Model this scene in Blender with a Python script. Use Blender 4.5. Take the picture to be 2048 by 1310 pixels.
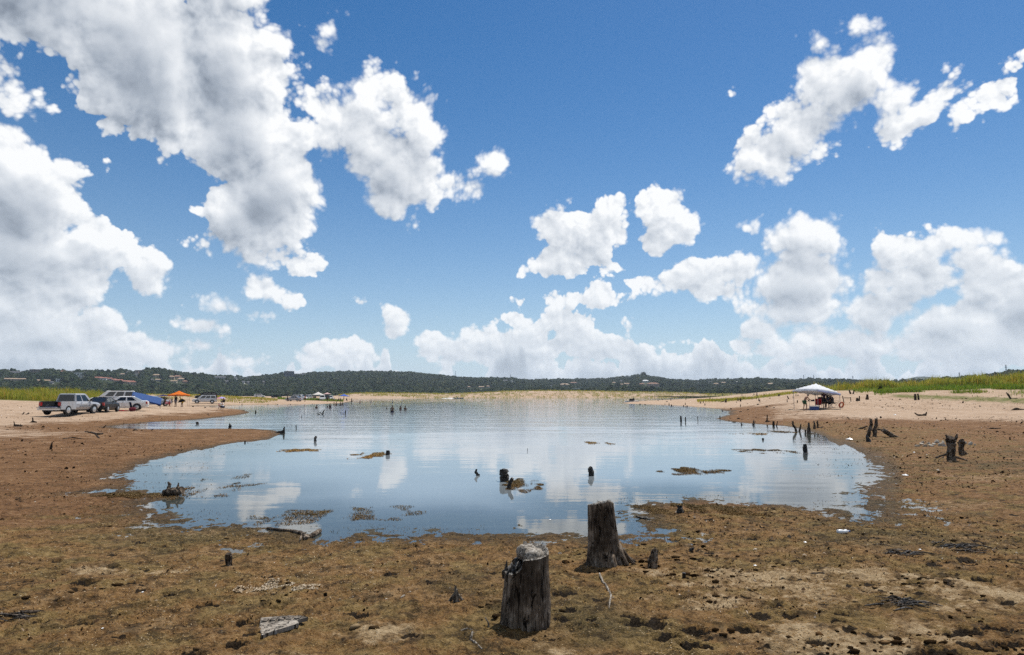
import bpy, bmesh, math, random
import numpy as np
from mathutils import Vector, Matrix, Euler

scene = bpy.context.scene
for _o in list(bpy.data.objects):
    bpy.data.objects.remove(_o)
C = scene.collection
PI = math.pi

# ------------------------------------------------------------------ camera, sky, sun, exposure
EYE = 2.2
FPX = 24.0 / 36.0 * 2048.0
TILT = math.atan((790.0 - 655.0) / FPX)
cam_data = bpy.data.cameras.new('camera')
cam_data.lens = 24.0
cam_data.sensor_width = 36.0
cam_data.clip_start = 0.05
cam_data.clip_end = 20000.0
cam = bpy.data.objects.new('camera', cam_data)
C.objects.link(cam)
cam.location = (0, 0, EYE)
cam.rotation_euler = (PI / 2 + TILT, 0, 0)
scene.camera = cam

SUN_EL, SUN_AZ = math.radians(61.0), math.radians(32.0)
sun_vec = Vector((math.sin(SUN_AZ) * math.cos(SUN_EL), math.cos(SUN_AZ) * math.cos(SUN_EL), math.sin(SUN_EL)))
sl = bpy.data.lights.new('sun', 'SUN')
sl.energy = 5.0
sl.angle = math.radians(0.53)
sl.color = (1.0, 0.955, 0.89)
sun = bpy.data.objects.new('sun', sl)
C.objects.link(sun)
sun.rotation_euler = sun_vec.to_track_quat('Z', 'Y').to_euler()
sun.location = (0, 0, 60)

scene.view_settings.view_transform = 'Standard'
scene.view_settings.look = 'None'
scene.view_settings.exposure = 0.12
scene.view_settings.gamma = 1.0
scene.view_settings.use_curve_mapping = False
scene.render.engine = 'CYCLES'
scene.cycles.max_bounces = 6
scene.cycles.diffuse_bounces = 2
scene.cycles.glossy_bounces = 3
scene.cycles.transparent_max_bounces = 12
scene.cycles.volume_bounces = 0
scene.cycles.caustics_reflective = False
scene.cycles.caustics_refractive = False
try:
    scene.cycles.use_denoising = False
    scene.cycles.denoiser = 'OPENIMAGEDENOISE'
    scene.cycles.denoising_input_passes = 'RGB_ALBEDO_NORMAL'
    scene.cycles.denoising_prefilter = 'ACCURATE'
except Exception:
    pass


def pix_dir(px, py):
    cx, cy = (px - 1024.0) / FPX, (655.0 - py) / FPX
    ct, st = math.cos(TILT), math.sin(TILT)
    return Vector((cx, ct - cy * st, st + cy * ct))


class NT:
    """a little node-graph builder"""
    def __init__(self, tree):
        self.t = tree
        tree.nodes.clear()

    def n(self, kind, **props):
        nd = self.t.nodes.new(kind)
        for k, v in props.items():
            setattr(nd, k, v)
        return nd

    def put(self, sock, v):
        if v is None:
            return
        if isinstance(v, bpy.types.NodeSocket):
            self.t.links.new(v, sock)
        else:
            if hasattr(sock.default_value, '__len__'):
                v = tuple(v)
                if len(sock.default_value) == 4 and len(v) == 3:
                    v = (*v, 1.0)
            sock.default_value = v

    def m(self, op, a, b=None, c=None, clamp=False):
        nd = self.n('ShaderNodeMath', operation=op, use_clamp=clamp)
        for i, v in enumerate((a, b, c)):
            self.put(nd.inputs[i], v)
        return nd.outputs[0]

    def v(self, op, a, b=None, s=None):
        nd = self.n('ShaderNodeVectorMath', operation=op)
        self.put(nd.inputs[0], a)
        if b is not None:
            self.put(nd.inputs[1], b)
        if s is not None:
            self.put(nd.inputs['Scale'], s)
        return nd.outputs['Value'] if op in ('LENGTH', 'DOT_PRODUCT', 'DISTANCE') else nd.outputs[0]

    def xyz(self, a=0.0, b=0.0, c=0.0):
        nd = self.n('ShaderNodeCombineXYZ')
        for i, v in enumerate((a, b, c)):
            self.put(nd.inputs[i], v)
        return nd.outputs[0]

    def sep(self, v):
        nd = self.n('ShaderNodeSeparateXYZ')
        self.put(nd.inputs[0], v)
        return nd.outputs

    def noise(self, vec, scale, detail=4.0, rough=0.55, dist=0.0, dims='3D', color=False):
        nd = self.n('ShaderNodeTexNoise', noise_dimensions=dims)
        if vec is not None:
            self.put(nd.inputs['Vector'], vec)
        nd.inputs['Scale'].default_value = scale
        nd.inputs['Detail'].default_value = detail
        nd.inputs['Roughness'].default_value = rough
        nd.inputs['Distortion'].default_value = dist
        return nd.outputs['Color' if color else 'Fac']

    def voronoi(self, vec, scale, detail=0.0, rough=0.5, feature='F1', smooth=0.3, dims='3D', out='Distance'):
        nd = self.n('ShaderNodeTexVoronoi', voronoi_dimensions=dims, feature=feature)
        if vec is not None:
            self.put(nd.inputs['Vector'], vec)
        nd.inputs['Scale'].default_value = scale
        if 'Detail' in nd.inputs:
            nd.inputs['Detail'].default_value = detail
            nd.inputs['Roughness'].default_value = rough
        if feature == 'SMOOTH_F1':
            nd.inputs['Smoothness'].default_value = smooth
        return nd.outputs[out]

    def ss(self, x, lo, hi, a=0.0, b=1.0, kind='SMOOTHSTEP'):
        nd = self.n('ShaderNodeMapRange', interpolation_type=kind)
        self.put(nd.inputs['Value'], x)
        self.put(nd.inputs['From Min'], lo)
        self.put(nd.inputs['From Max'], hi)
        self.put(nd.inputs['To Min'], a)
        self.put(nd.inputs['To Max'], b)
        return nd.outputs[0]

    def mix(self, f, a, b, blend='MIX'):
        nd = self.n('ShaderNodeMix', data_type='RGBA', blend_type=blend)
        self.put(nd.inputs[0], f)
        self.put(nd.inputs[6], a)
        self.put(nd.inputs[7], b)
        return nd.outputs[2]

    def ramp(self, f, stops, mode='LINEAR'):
        nd = self.n('ShaderNodeValToRGB')
        cr = nd.color_ramp
        cr.interpolation = mode
        while len(cr.elements) < len(stops):
            cr.elements.new(0.5)
        for e, (p, col) in zip(cr.elements, stops):
            e.position = p
            e.color = (*col, 1.0) if len(col) == 3 else col
        self.put(nd.inputs[0], f)
        return nd.outputs[0]


# --- the sky: clear air from the Sky Texture, whitening towards the horizon
world = bpy.data.worlds.new('World')
scene.world = world
world.use_nodes = True
W = NT(world.node_tree)
SKY_STRENGTH = 0.1
direction = W.n('ShaderNodeTexCoord').outputs['Generated']
dz = W.sep(direction)[2]
sky = W.n('ShaderNodeTexSky', sky_type='NISHITA')
sky.sun_disc = False
sky.sun_elevation = SUN_EL
sky.sun_rotation = SUN_AZ
sky.altitude = 200.0
sky.air_density = 1.0
sky.dust_density = 0.3
sky.ozone_density = 3.0
hsv = W.n('ShaderNodeHueSaturation')
hsv.inputs['Saturation'].default_value = 1.36
hsv.inputs['Value'].default_value = 0.84
W.put(hsv.inputs['Color'], sky.outputs[0])
haze_f = W.m('POWER', 2.718, W.m('MULTIPLY', W.m('MAXIMUM', dz, 0.0), -7.5))
full = W.mix(W.m('MULTIPLY', haze_f, 0.92), hsv.outputs[0], (5.2, 6.6, 8.2))
bg = W.n('ShaderNodeBackground')
W.put(bg.inputs['Color'], full)
bg.inputs['Strength'].default_value = SKY_STRENGTH
wo = W.n('ShaderNodeOutputWorld')
world.node_tree.links.new(bg.outputs[0], wo.inputs['Surface'])


# ------------------------------------------------------------------ helpers
def put_mesh(name, verts, faces, mat=None, parent=None, smooth=False):
    me = bpy.data.meshes.new(name)
    me.from_pydata([tuple(v) for v in verts], [], [tuple(f) for f in faces])
    me.update()
    if mat is not None:
        me.materials.append(mat)
    if smooth:
        me.polygons.foreach_set('use_smooth', np.ones(len(me.polygons), bool))
    o = bpy.data.objects.new(name, me)
    C.objects.link(o)
    if parent is not None:
        o.parent = parent
    return o


def grid_mesh(name, P, mat, wrap=False, flip=False):
    """P: (rows, cols, 3) array -> one quad sheet"""
    R, K = P.shape[:2]
    me = bpy.data.meshes.new(name)
    idx = np.arange(R * K).reshape(R, K)
    if wrap:
        idx = np.concatenate([idx, idx[:, :1]], 1)
    q = np.stack([idx[:-1, :-1], idx[:-1, 1:], idx[1:, 1:], idx[1:, :-1]], -1).reshape(-1, 4)
    if flip:
        q = q[:, ::-1]
    nf = len(q)
    me.vertices.add(R * K)
    me.vertices.foreach_set('co', np.ascontiguousarray(P.reshape(-1, 3), dtype=np.float32).ravel())
    me.loops.add(nf * 4)
    me.loops.foreach_set('vertex_index', np.ascontiguousarray(q, dtype=np.int32).ravel())
    me.polygons.add(nf)
    me.polygons.foreach_set('loop_start', np.arange(nf, dtype=np.int32) * 4)
    me.polygons.foreach_set('loop_total', np.full(nf, 4, np.int32))
    me.polygons.foreach_set('use_smooth', np.ones(nf, bool))
    me.update(calc_edges=True)
    me.validate()
    me.materials.append(mat)
    o = bpy.data.objects.new(name, me)
    C.objects.link(o)
    return o


def attr(o, name, arr):
    a = o.data.attributes.new(name, 'FLOAT', 'POINT')
    a.data.foreach_set('value', np.ascontiguousarray(arr, dtype=np.float32).ravel())


def new_mat(name):
    mt = bpy.data.materials.new(name)
    mt.use_nodes = True
    return mt, NT(mt.node_tree)


def A(nt, name):
    return nt.n('ShaderNodeAttribute', attribute_name=name).outputs['Fac']


def _hash(ix, iy, seed):
    h = (ix.astype(np.int64) * 374761393 + iy.astype(np.int64) * 668265263 + seed * 974634777) & 0x7fffffff
    h = ((h ^ (h >> 13)) * 1274126177) & 0x7fffffff
    return ((h ^ (h >> 16)) & 0xffffff) / float(0xffffff)


def vnoise(x, y, seed=0):
    ix, iy = np.floor(x).astype(np.int64), np.floor(y).astype(np.int64)
    fx, fy = x - ix, y - iy
    fx = fx * fx * fx * (fx * (fx * 6 - 15) + 10)
    fy = fy * fy * fy * (fy * (fy * 6 - 15) + 10)
    a, b = _hash(ix, iy, seed), _hash(ix + 1, iy, seed)
    c, d = _hash(ix, iy + 1, seed), _hash(ix + 1, iy + 1, seed)
    return (a + (b - a) * fx) * (1 - fy) + (c + (d - c) * fx) * fy


def fbm(x, y, octaves=4, seed=0, gain=0.5):
    s, amp, tot = 0.0, 1.0, 0.0
    for k in range(octaves):
        s = s + amp * vnoise(x * 2 ** k + 17.3 * k, y * 2 ** k - 9.1 * k, seed + k)
        tot += amp
        amp *= gain
    return s / tot                                                          # 0..1


def sstep(x, a, b):
    t = np.clip((x - a) / (b - a), 0, 1)
    return t * t * (3 - 2 * t)


# ------------------------------------------------------------------ clouds: a thin shell of cumulus 9 km out
def skypos(px, py):
    d = pix_dir(px, py).normalized()
    return math.degrees(math.atan2(d.x, d.y)), math.degrees(math.asin(d.z))


CLOUD = [
    # big grey bank reaching overhead
    (60, -60, 330, 190, 8), (300, 90, 260, 170, 22), (455, 130, 125, 190, 0), (300, 190, 190, 110, 22), (480, 260, 120, 130, 0), (545, 380, 115, 115, 10),
    (500, 430, 105, 95, 0), (520, 512, 118, 30, 3), (620, 520, 35, 22, 0), (-120, 110, 240, 110, 12), (440, -40, 120, 130, 0),
    # bank down the side
    (-60, 330, 150, 120, 30), (60, 400, 125, 120, 32), (40, 500, 190, 95, 12), (210, 480, 95, 55, 30), (290, 545, 50, 56, 0), (120, 555, 130, 40, 5),
    (20, 600, 190, 50, 4), (80, 660, 190, 50, 0), (200, 640, 40, 38, 20), (240, 690, 50, 35, 0), (-40, 700, 280, 55, 0),
    # middle cumulus
    (740, 180, 55, 52, 0), (800, 210, 75, 62, 30), (700, 255, 95, 75, 0), (640, 215, 40, 50, -20), (790, 330, 115, 82, 12), (860, 280, 50, 45, 0), (900, 365, 62, 40, 10),
    (995, 325, 38, 42, 10), (955, 375, 36, 22, 10), (1000, 300, 20, 26, 0), (765, 400, 70, 28, 28),
    # diagonal cumulus high up
    (1535, 300, 62, 52, -25), (1610, 250, 85, 62, -32), (1680, 180, 85, 75, -40), (1745, 110, 58, 80, 12), (1785, 45, 30, 60, 12), (1620, 135, 40, 30, -30),
    (1840, 225, 95, 44, -22), (1940, 190, 72, 34, -14), (1700, 260, 50, 26, -40),
    # group above the far shore
    (1105, 455, 60, 48, 0), (1190, 455, 72, 52, 0), (1220, 415, 32, 30, 0), (1115, 520, 80, 42, 0), (1225, 533, 42, 18, 5),
    (1320, 420, 50, 45, 0), (1360, 455, 48, 45, 0), (1315, 490, 34, 28, 0), (1295, 565, 36, 22, 0), (1400, 545, 66, 40, 0), (1480, 535, 62, 38, -8), (1540, 545, 38, 26, 0), (1440, 585, 70, 18, 0),
    (1495, 455, 22, 18, 0), (1600, 480, 78, 58, 0), (1655, 480, 50, 52, 0), (1600, 560, 110, 60, 0), (1590, 612, 105, 34, -2),
    (1785, 505, 55, 48, 0), (1858, 455, 26, 34, 0), (1870, 490, 75, 40, 0), (1965, 480, 62, 30, 6), (1840, 560, 100, 50, 0), (1980, 560, 85, 52, 0), (1760, 620, 85, 52, 0), (1900, 640, 130, 50, 0), (2060, 600, 90, 90, 0),
    # small scattered ones
    (530, 580, 46, 25, 0), (575, 603, 28, 8, 0), (445, 615, 52, 24, 0), (400, 650, 80, 24, 0), (400, 690, 62, 24, 0), (510, 630, 50, 14, 0),
    (812, 563, 16, 12, 30), (824, 577, 16, 7, 45), (863, 630, 12, 9, 0), (725, 605, 42, 12, 8), (775, 625, 22, 28, -10), (780, 665, 36, 26, 0), (720, 690, 40, 22, 0),
    (1043, 604, 20, 14, 0), (1170, 598, 66, 15, 0), (1190, 580, 24, 16, 0), (1350, 682, 34, 12, 0), (1255, 660, 18, 24, 0), (630, 100, 26, 9, -55), (655, 90, 14, 6, -40), (240, 345, 20, 9, 10), (575, 42, 12, 20, -30), (1475, 188, 16, 8, 10),
    (900, 690, 80, 22, 0), (985, 682, 66, 28, 0), (1065, 655, 52, 26, 0), (1135, 655, 48, 32, 0), (1200, 690, 80, 26, 0), (620, 700, 36, 16, 0), (660, 722, 60, 18, 0), (1480, 690, 24, 14, 0), (1640, 675, 60, 22, 0),
    (800, 640, 26, 30, -20), (860, 680, 40, 26, 0), (930, 670, 36, 24, 0), (1030, 640, 30, 22, 0), (1120, 630, 36, 22, 0), (1080, 690, 120, 26, 0), (960, 710, 160, 20, 0), (700, 715, 110, 18, 0), (1240, 700, 60, 24, 0),
    (1520, 660, 40, 26, 0), (1560, 700, 120, 20, 0), (1700, 690, 120, 34, 0), (1860, 690, 160, 36, 0), (2000, 680, 120, 50, 0), (1400, 715, 100, 14, 0), (1350, 560, 60, 24, 0), (1180, 500, 50, 40, 0),
    (430, 720, 120, 18, 0), (330, 700, 60, 20, 0), (260, 700, 80, 30, 0), (120, 710, 220, 40, 0), (1760, 560, 46, 50, 0), (1940, 520, 80, 40, 0), (1700, 560, 30, 60, 0), (1790, 200, 60, 50, -20), (1700, 200, 90, 50, -40),
]




def cloud_mass(az, el, blobs):
    """how deep inside a cloud a direction is, in degrees"""
    acc = np.full(az.shape, -30.0)
    for a, e, rx, ry, rot in blobs:
        x, y = az - a, el - e
        c, s_ = math.cos(rot), math.sin(rot)
        u, w = (x * c + y * s_) / rx, (-x * s_ + y * c) / ry
        s = (1.0 - np.sqrt(u * u + w * w)) * min(rx, ry)
        h = np.clip(0.5 + 0.5 * (s - acc) / 0.5, 0, 1)
        acc = acc + (s - acc) * h + 0.5 * h * (1 - h)
    return acc


def build_clouds():
    blobs = []
    for px, py, rx, ry, rot in CLOUD:
        a, e = skypos(px, py)
        a1, _ = skypos(px + 10, py)
        _, e1 = skypos(px, py - 10)
        gr = 1.0 + 0.08 * float(sstep(np.array(float(py)), 480, 600)) + (0.38 if px > 1400 and py < 350 else (0.12 if py < 440 and px > 560 else 0.0))
        blobs.append((a, e, gr * rx * (a1 - a) / 10, gr * ry * (e1 - e) / 10, -math.radians(rot)))
    azs = np.unique(np.concatenate([np.linspace(-180, -48, 90), np.linspace(-48, 48, 700), np.linspace(48, 180, 90)]))[:-1]
    els = np.unique(np.concatenate([np.linspace(0.05, 36, 300), np.linspace(36, 89.5, 70)]))
    AZ, EL = np.meshgrid(azs, els)
    ar, er = np.radians(AZ), np.radians(EL)
    R = 9000.0
    P = np.stack([np.sin(ar) * np.cos(er), np.cos(ar) * np.cos(er), np.sin(er)], -1)
    size = (np.maximum(P[..., 2], 0) + 0.2) / 0.7
    # elsewhere in the sky: broken cumulus of the same kind, open round the sun
    qx, qy = P[..., 0] / (P[..., 2] + 0.2), P[..., 1] / (P[..., 2] + 0.2)
    wild = (fbm(qx * 1.3 + 5.2, qy * 1.3 + 1.7, 4, 11) - 0.56) * size * 45
    outside = np.maximum(sstep(np.abs(AZ), 42, 56), sstep(EL, 33, 46))
    sunny = np.degrees(np.arccos(np.clip(P @ np.array(sun_vec), -1, 1)))
    wild = wild - (1 - outside) * 60 - (1 - sstep(sunny, 16, 28)) * 60
    # the hazy far bank along the horizon
    bank = (fbm(AZ * 0.3 + 40, EL * 0.12, 5, 5, 0.6) * 10.5 - 2.2 - EL) * 0.8

    def mass(a, e):
        m = cloud_mass(a, e, blobs)
        return np.maximum(np.maximum(m, wild), bank)
    M0 = mass(AZ, EL)
    M2 = mass(AZ + 0.42 * 3.2 * size, EL + 0.9 * 3.2 * size)
    o = grid_mesh('clouds', P * R, cloud_mat(), wrap=True)
    o['kind'] = 'stuff'
    attr(o, 'mass', M0)
    attr(o, 'mass_sunward', M2)
    return o


def cloud_mat():
    mt, n = new_mat('cumulus')
    geo = n.n('ShaderNodeTexCoord').outputs['Object']
    d = n.v('NORMALIZE', geo)
    sx, sy, sz = n.sep(d)
    size = n.m('DIVIDE', n.m('ADD', n.m('MAXIMUM', sz, 0.0), 0.2), 0.7)

    def frame(dd, zz):
        return n.v('SCALE', dd, s=1.7)
    Q0 = frame(d, sz)
    hx = n.v('NORMALIZE', n.v('CROSS_PRODUCT', d, (0, 0, 1)))              # sideways and up, in the sky
    up = n.v('CROSS_PRODUCT', hx, d)
    step = n.v('ADD', n.v('SCALE', hx, s=0.42), n.v('SCALE', up, s=0.90))
    d1 = n.v('ADD', d, n.v('SCALE', step, s=n.m('MULTIPLY', size, 0.018)))
    Q1 = frame(d1, n.sep(d1)[2])

    def warped(Q):
        warp = n.noise(Q, 4.5, 2.0, 0.5, color=True)
        return n.v('ADD', Q, n.v('SCALE', n.v('SUBTRACT', warp, (0.5, 0.5, 0.5)), s=0.06))

    def billow(q, Q):                                                      # the big rounded heads
        v1 = n.voronoi(q, 5.2, 2.0, 0.6, 'SMOOTH_F1', 0.25)
        n0 = n.noise(Q, 3.2, 2.0, 0.5)
        return n.m('ADD', n.m('MULTIPLY', n.m('SUBTRACT', 0.52, v1), 3.0), n.m('MULTIPLY', n.m('SUBTRACT', n0, 0.5), 3.6))

    def curl(q):                                                           # the crisp small curls on them
        v2 = n.voronoi(q, 12.0, 3.0, 0.62)
        n1 = n.noise(q, 10.0, 6.0, 0.66)
        return n.m('ADD', n.m('MULTIPLY', n.m('SUBTRACT', 0.5, v2), 2.5), n.m('MULTIPLY', n.m('SUBTRACT', n1, 0.5), 1.7))
    d2 = n.v('ADD', d, n.v('SCALE', step, s=n.m('MULTIPLY', size, 0.045)))
    Q2 = frame(d2, n.sep(d2)[2])
    M0, M2 = A(n, 'mass'), A(n, 'mass_sunward')
    q0, q1, q2 = warped(Q0), warped(Q1), warped(Q2)
    B0, B2 = billow(q0, Q0), billow(q2, Q2)
    F0, F1 = curl(q0), curl(q1)
    D0 = n.m('MULTIPLY_ADD', n.m('ADD', n.m('MULTIPLY_ADD', B0, 0.36, F0), 1.9), size, M0)
    soft = n.m('MULTIPLY', size, n.ss(n.noise(Q0, 2.3, 2.0), 0.38, 0.66, 0.35, 1.5))
    cover = n.ss(D0, n.m('MULTIPLY', size, -0.1), soft)
    inner = n.ss(n.m('DIVIDE', D0, size), 0.5, 5.0)
    fine = n.m('MULTIPLY', n.m('SUBTRACT', F0, F1), n.m('MULTIPLY_ADD', inner, -0.13, 0.19))
    deep = n.ss(n.m('DIVIDE', n.m('MULTIPLY_ADD', n.m('MULTIPLY_ADD', B2, 0.35, 0.9), size, M2), size), -0.8, 6.5)
    broad = n.m('MULTIPLY', n.m('SUBTRACT', B0, B2), n.m('MULTIPLY_ADD', deep, -0.03, 0.12))
    lit = n.m('ADD', n.m('ADD', fine, broad), n.m('MULTIPLY_ADD', n.ss(n.m('DIVIDE', M2, size), 3.5, 9.5), -0.34, n.m('MULTIPLY_ADD', deep, -0.58, 0.96)), clamp=True)
    col = n.ramp(lit, [(0.0, (0.20, 0.235, 0.29)), (0.3, (0.36, 0.405, 0.47)), (0.55, (0.55, 0.59, 0.645)), (0.85, (0.78, 0.805, 0.835)), (1.0, (0.95, 0.955, 0.955))])
    hz = n.m('POWER', 2.718, n.m('MULTIPLY', n.m('MAXIMUM', sz, 0.0), -10.0))
    col = n.mix(n.m('MULTIPLY', hz, 0.72), col, (0.66, 0.74, 0.83))
    em = n.n('ShaderNodeEmission')
    n.put(em.inputs['Color'], col)
    tr = n.n('ShaderNodeBsdfTransparent')
    mx = n.n('ShaderNodeMixShader')
    n.put(mx.inputs[0], n.m('MULTIPLY', cover, 0.97))
    n.put(mx.inputs[1], tr.outputs[0])
    n.put(mx.inputs[2], em.outputs[0])
    out = n.n('ShaderNodeOutputMaterial')
    n.put(out.inputs['Surface'], mx.outputs[0])
    mt.cycles.emission_sampling = 'NONE'
    return mt


build_clouds()


# ------------------------------------------------------------------ the lake bed: water outline, ground heights
def on_plane(px, py, z=0.0):
    d = pix_dir(px, py)
    t = (z - EYE) / d.z
    return d.x * t, d.y * t


# the waterline, as surveyed from the photograph (pixels on the water plane)
SHORE = [(212, 853.5), (260, 848), (300, 844.5), (350, 841.5), (400, 838.5), (440, 834), (470, 830.5), (492, 827), (497, 825), (488, 820), (450, 816), (410, 814), (378, 812.6),
         (400, 811.2), (450, 810.4), (500, 809.8), (566, 809), (648, 808), (682, 806.5), (700, 803.5), (708, 800.8), (700, 798.6), (690, 797.4), (760, 796.9),
         (830, 796.6), (900, 796.2), (1000, 796.0), (1100, 795.9), (1243, 795.9), (1400, 795.5), (1520, 795.1), (1500, 796.3), (1420, 797.4), (1340, 799.2), (1290, 801.5),
         (1252, 804.5), (1243, 806.5), (1262, 808), (1290, 808.6), (1340, 810.4), (1400, 814.6), (1440, 818.2), (1462, 823.5), (1458, 830), (1434, 837.5), (1450, 842), (1480, 845.5),
         (1520, 849), (1560, 852), (1600, 857), (1636, 866), (1664, 878), (1692, 892), (1722, 912), (1738, 935), (1736, 960), (1726, 985), (1738, 1010), (1752, 1032), (1720, 1042),
         (1690, 1036), (1650, 1023), (1600, 1014), (1540, 1010), (1480, 1006), (1400, 1002), (1320, 1006), (1285, 1016), (1278, 1035), (1290, 1052), (1255, 1066), (1190, 1074), (1120, 1070), (1060, 1074),
         (1000, 1068), (940, 1070), (880, 1064), (800, 1070), (720, 1066), (650, 1078), (600, 1074), (560, 1060), (520, 1054), (470, 1046), (400, 1050), (350, 1036), (320, 1024),
         (296, 1010), (322, 998), (352, 991), (300, 984), (240, 983), (190, 984), (240, 976), (290, 962), (236, 957), (232, 948), (270, 938), (300, 926), (340, 916), (390, 903),
         (430, 892), (480, 884), (530, 878), (566, 867), (552, 861), (500, 857.5), (440, 857), (380, 858), (300, 858.5), (240, 857)]
SHORE_XY = np.array([on_plane(*p) for p in SHORE])


def shore_distance(x, y):
    """metres to the waterline, negative over the water"""
    x, y = np.asarray(x, float), np.asarray(y, float)
    d2 = np.full(x.shape, 1e18)
    inside = np.zeros(x.shape, bool)
    n = len(SHORE_XY)
    for i in range(n):
        ax, ay = SHORE_XY[i]
        bx, by = SHORE_XY[(i + 1) % n]
        ex, ey = bx - ax, by - ay
        t = np.clip(((x - ax) * ex + (y - ay) * ey) / (ex * ex + ey * ey), 0, 1)
        d2 = np.minimum(d2, (x - ax - t * ex) ** 2 + (y - ay - t * ey) ** 2)
        cr = (ay > y) != (by > y)
        with np.errstate(divide='ignore', invalid='ignore'):
            inside ^= cr & (x < ex * (y - ay) / (ey if ey != 0 else 1e-9) + ax)
    d = np.sqrt(d2)
    return np.where(inside, -d, d)


def col_of(x, y):
    """which photo column a bearing falls on (used to lay out the far banks by bearing)"""
    return 1024 + FPX * x / np.maximum(y, 0.05) * math.cos(TILT)


def bank_z(dist, py):
    return EYE + (790 - py) * dist / FPX


rng = np.random.default_rng(7)
# footprints and scuffs pressed into the soft flat: where, heading, depth
PITS = []
_named = [(410, 1174, .17), (265, 1133, .13), (170, 1133, .19), (150, 1145, .1), (337, 1151, .12), (282, 1143, .09), (115, 1166, .13), (425, 1215, .13), (545, 1181, .14), (490, 1210, .12),
          (470, 1255, .13), (215, 1111, .1), (130, 1112, .09), (290, 1103, .1), (60, 1130, .1), (1388, 1228, .2), (1335, 1243, .17), (1310, 1215, .14), (1270, 1212, .13),
          (1120, 1158, .12), (1135, 1189, .12), (1125, 1206, .12), (1180, 1208, .1), (1290, 1156, .11), (1255, 1200, .11), (1320, 1203, .13), (1545, 1178, .15), (1580, 1200, .12),
          (1430, 1143, .12), (1510, 1145, .12), (1590, 1165, .1), (1675, 1197, .14), (1680, 1212, .12), (1630, 1253, .15), (1700, 1230, .1), (1745, 1244, .12), (1850, 1290, .22), (1880, 1280, .2),
          (1935, 1235, .18), (1905, 1240, .12), (1995, 1230, .2), (2010, 1180, .15), (1960, 1130, .16), (1925, 1090, .16), (1995, 1085, .12), (1890, 1145, .12), (1830, 1160, .14), (1790, 1170, .13),
          (1770, 1155, .12), (1730, 1150, .13), (1700, 1175, .12), (1650, 1290, .18), (1720, 1300, .2), (1390, 1260, .18), (1490, 1225, .16), (1540, 1268, .17), (1960, 1270, .18), (2020, 1265, .16), (1050, 1300, .18), (700, 1190, .1),
          (860, 1130, .1), (790, 1105, .09), (980, 1107, .09), (380, 1280, .16), (140, 1290, .16), (90, 1210, .14), (170, 1215, .13), (30, 1180, .14), (250, 1240, .14), (600, 1290, .16), (640, 1150, .08), (930, 1290, .14), (820, 1240, .11)]
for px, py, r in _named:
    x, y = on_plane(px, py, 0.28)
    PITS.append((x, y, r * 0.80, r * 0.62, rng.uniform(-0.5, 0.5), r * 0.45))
for k in range(1500):                                                      # the lesser ones, thicker to the east
    x = rng.uniform(-14, 15)
    y = rng.uniform(3.6, 26)
    if rng.random() > 0.35 + 0.65 * float(sstep(np.array(x / y), 0.1, 0.45)):
        continue
    r = rng.uniform(0.05, 0.13)
    PITS.append((x, y, r, r * rng.uniform(0.35, 0.8), rng.uniform(-0.7, 0.7), r * rng.uniform(0.2, 0.5)))


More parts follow.
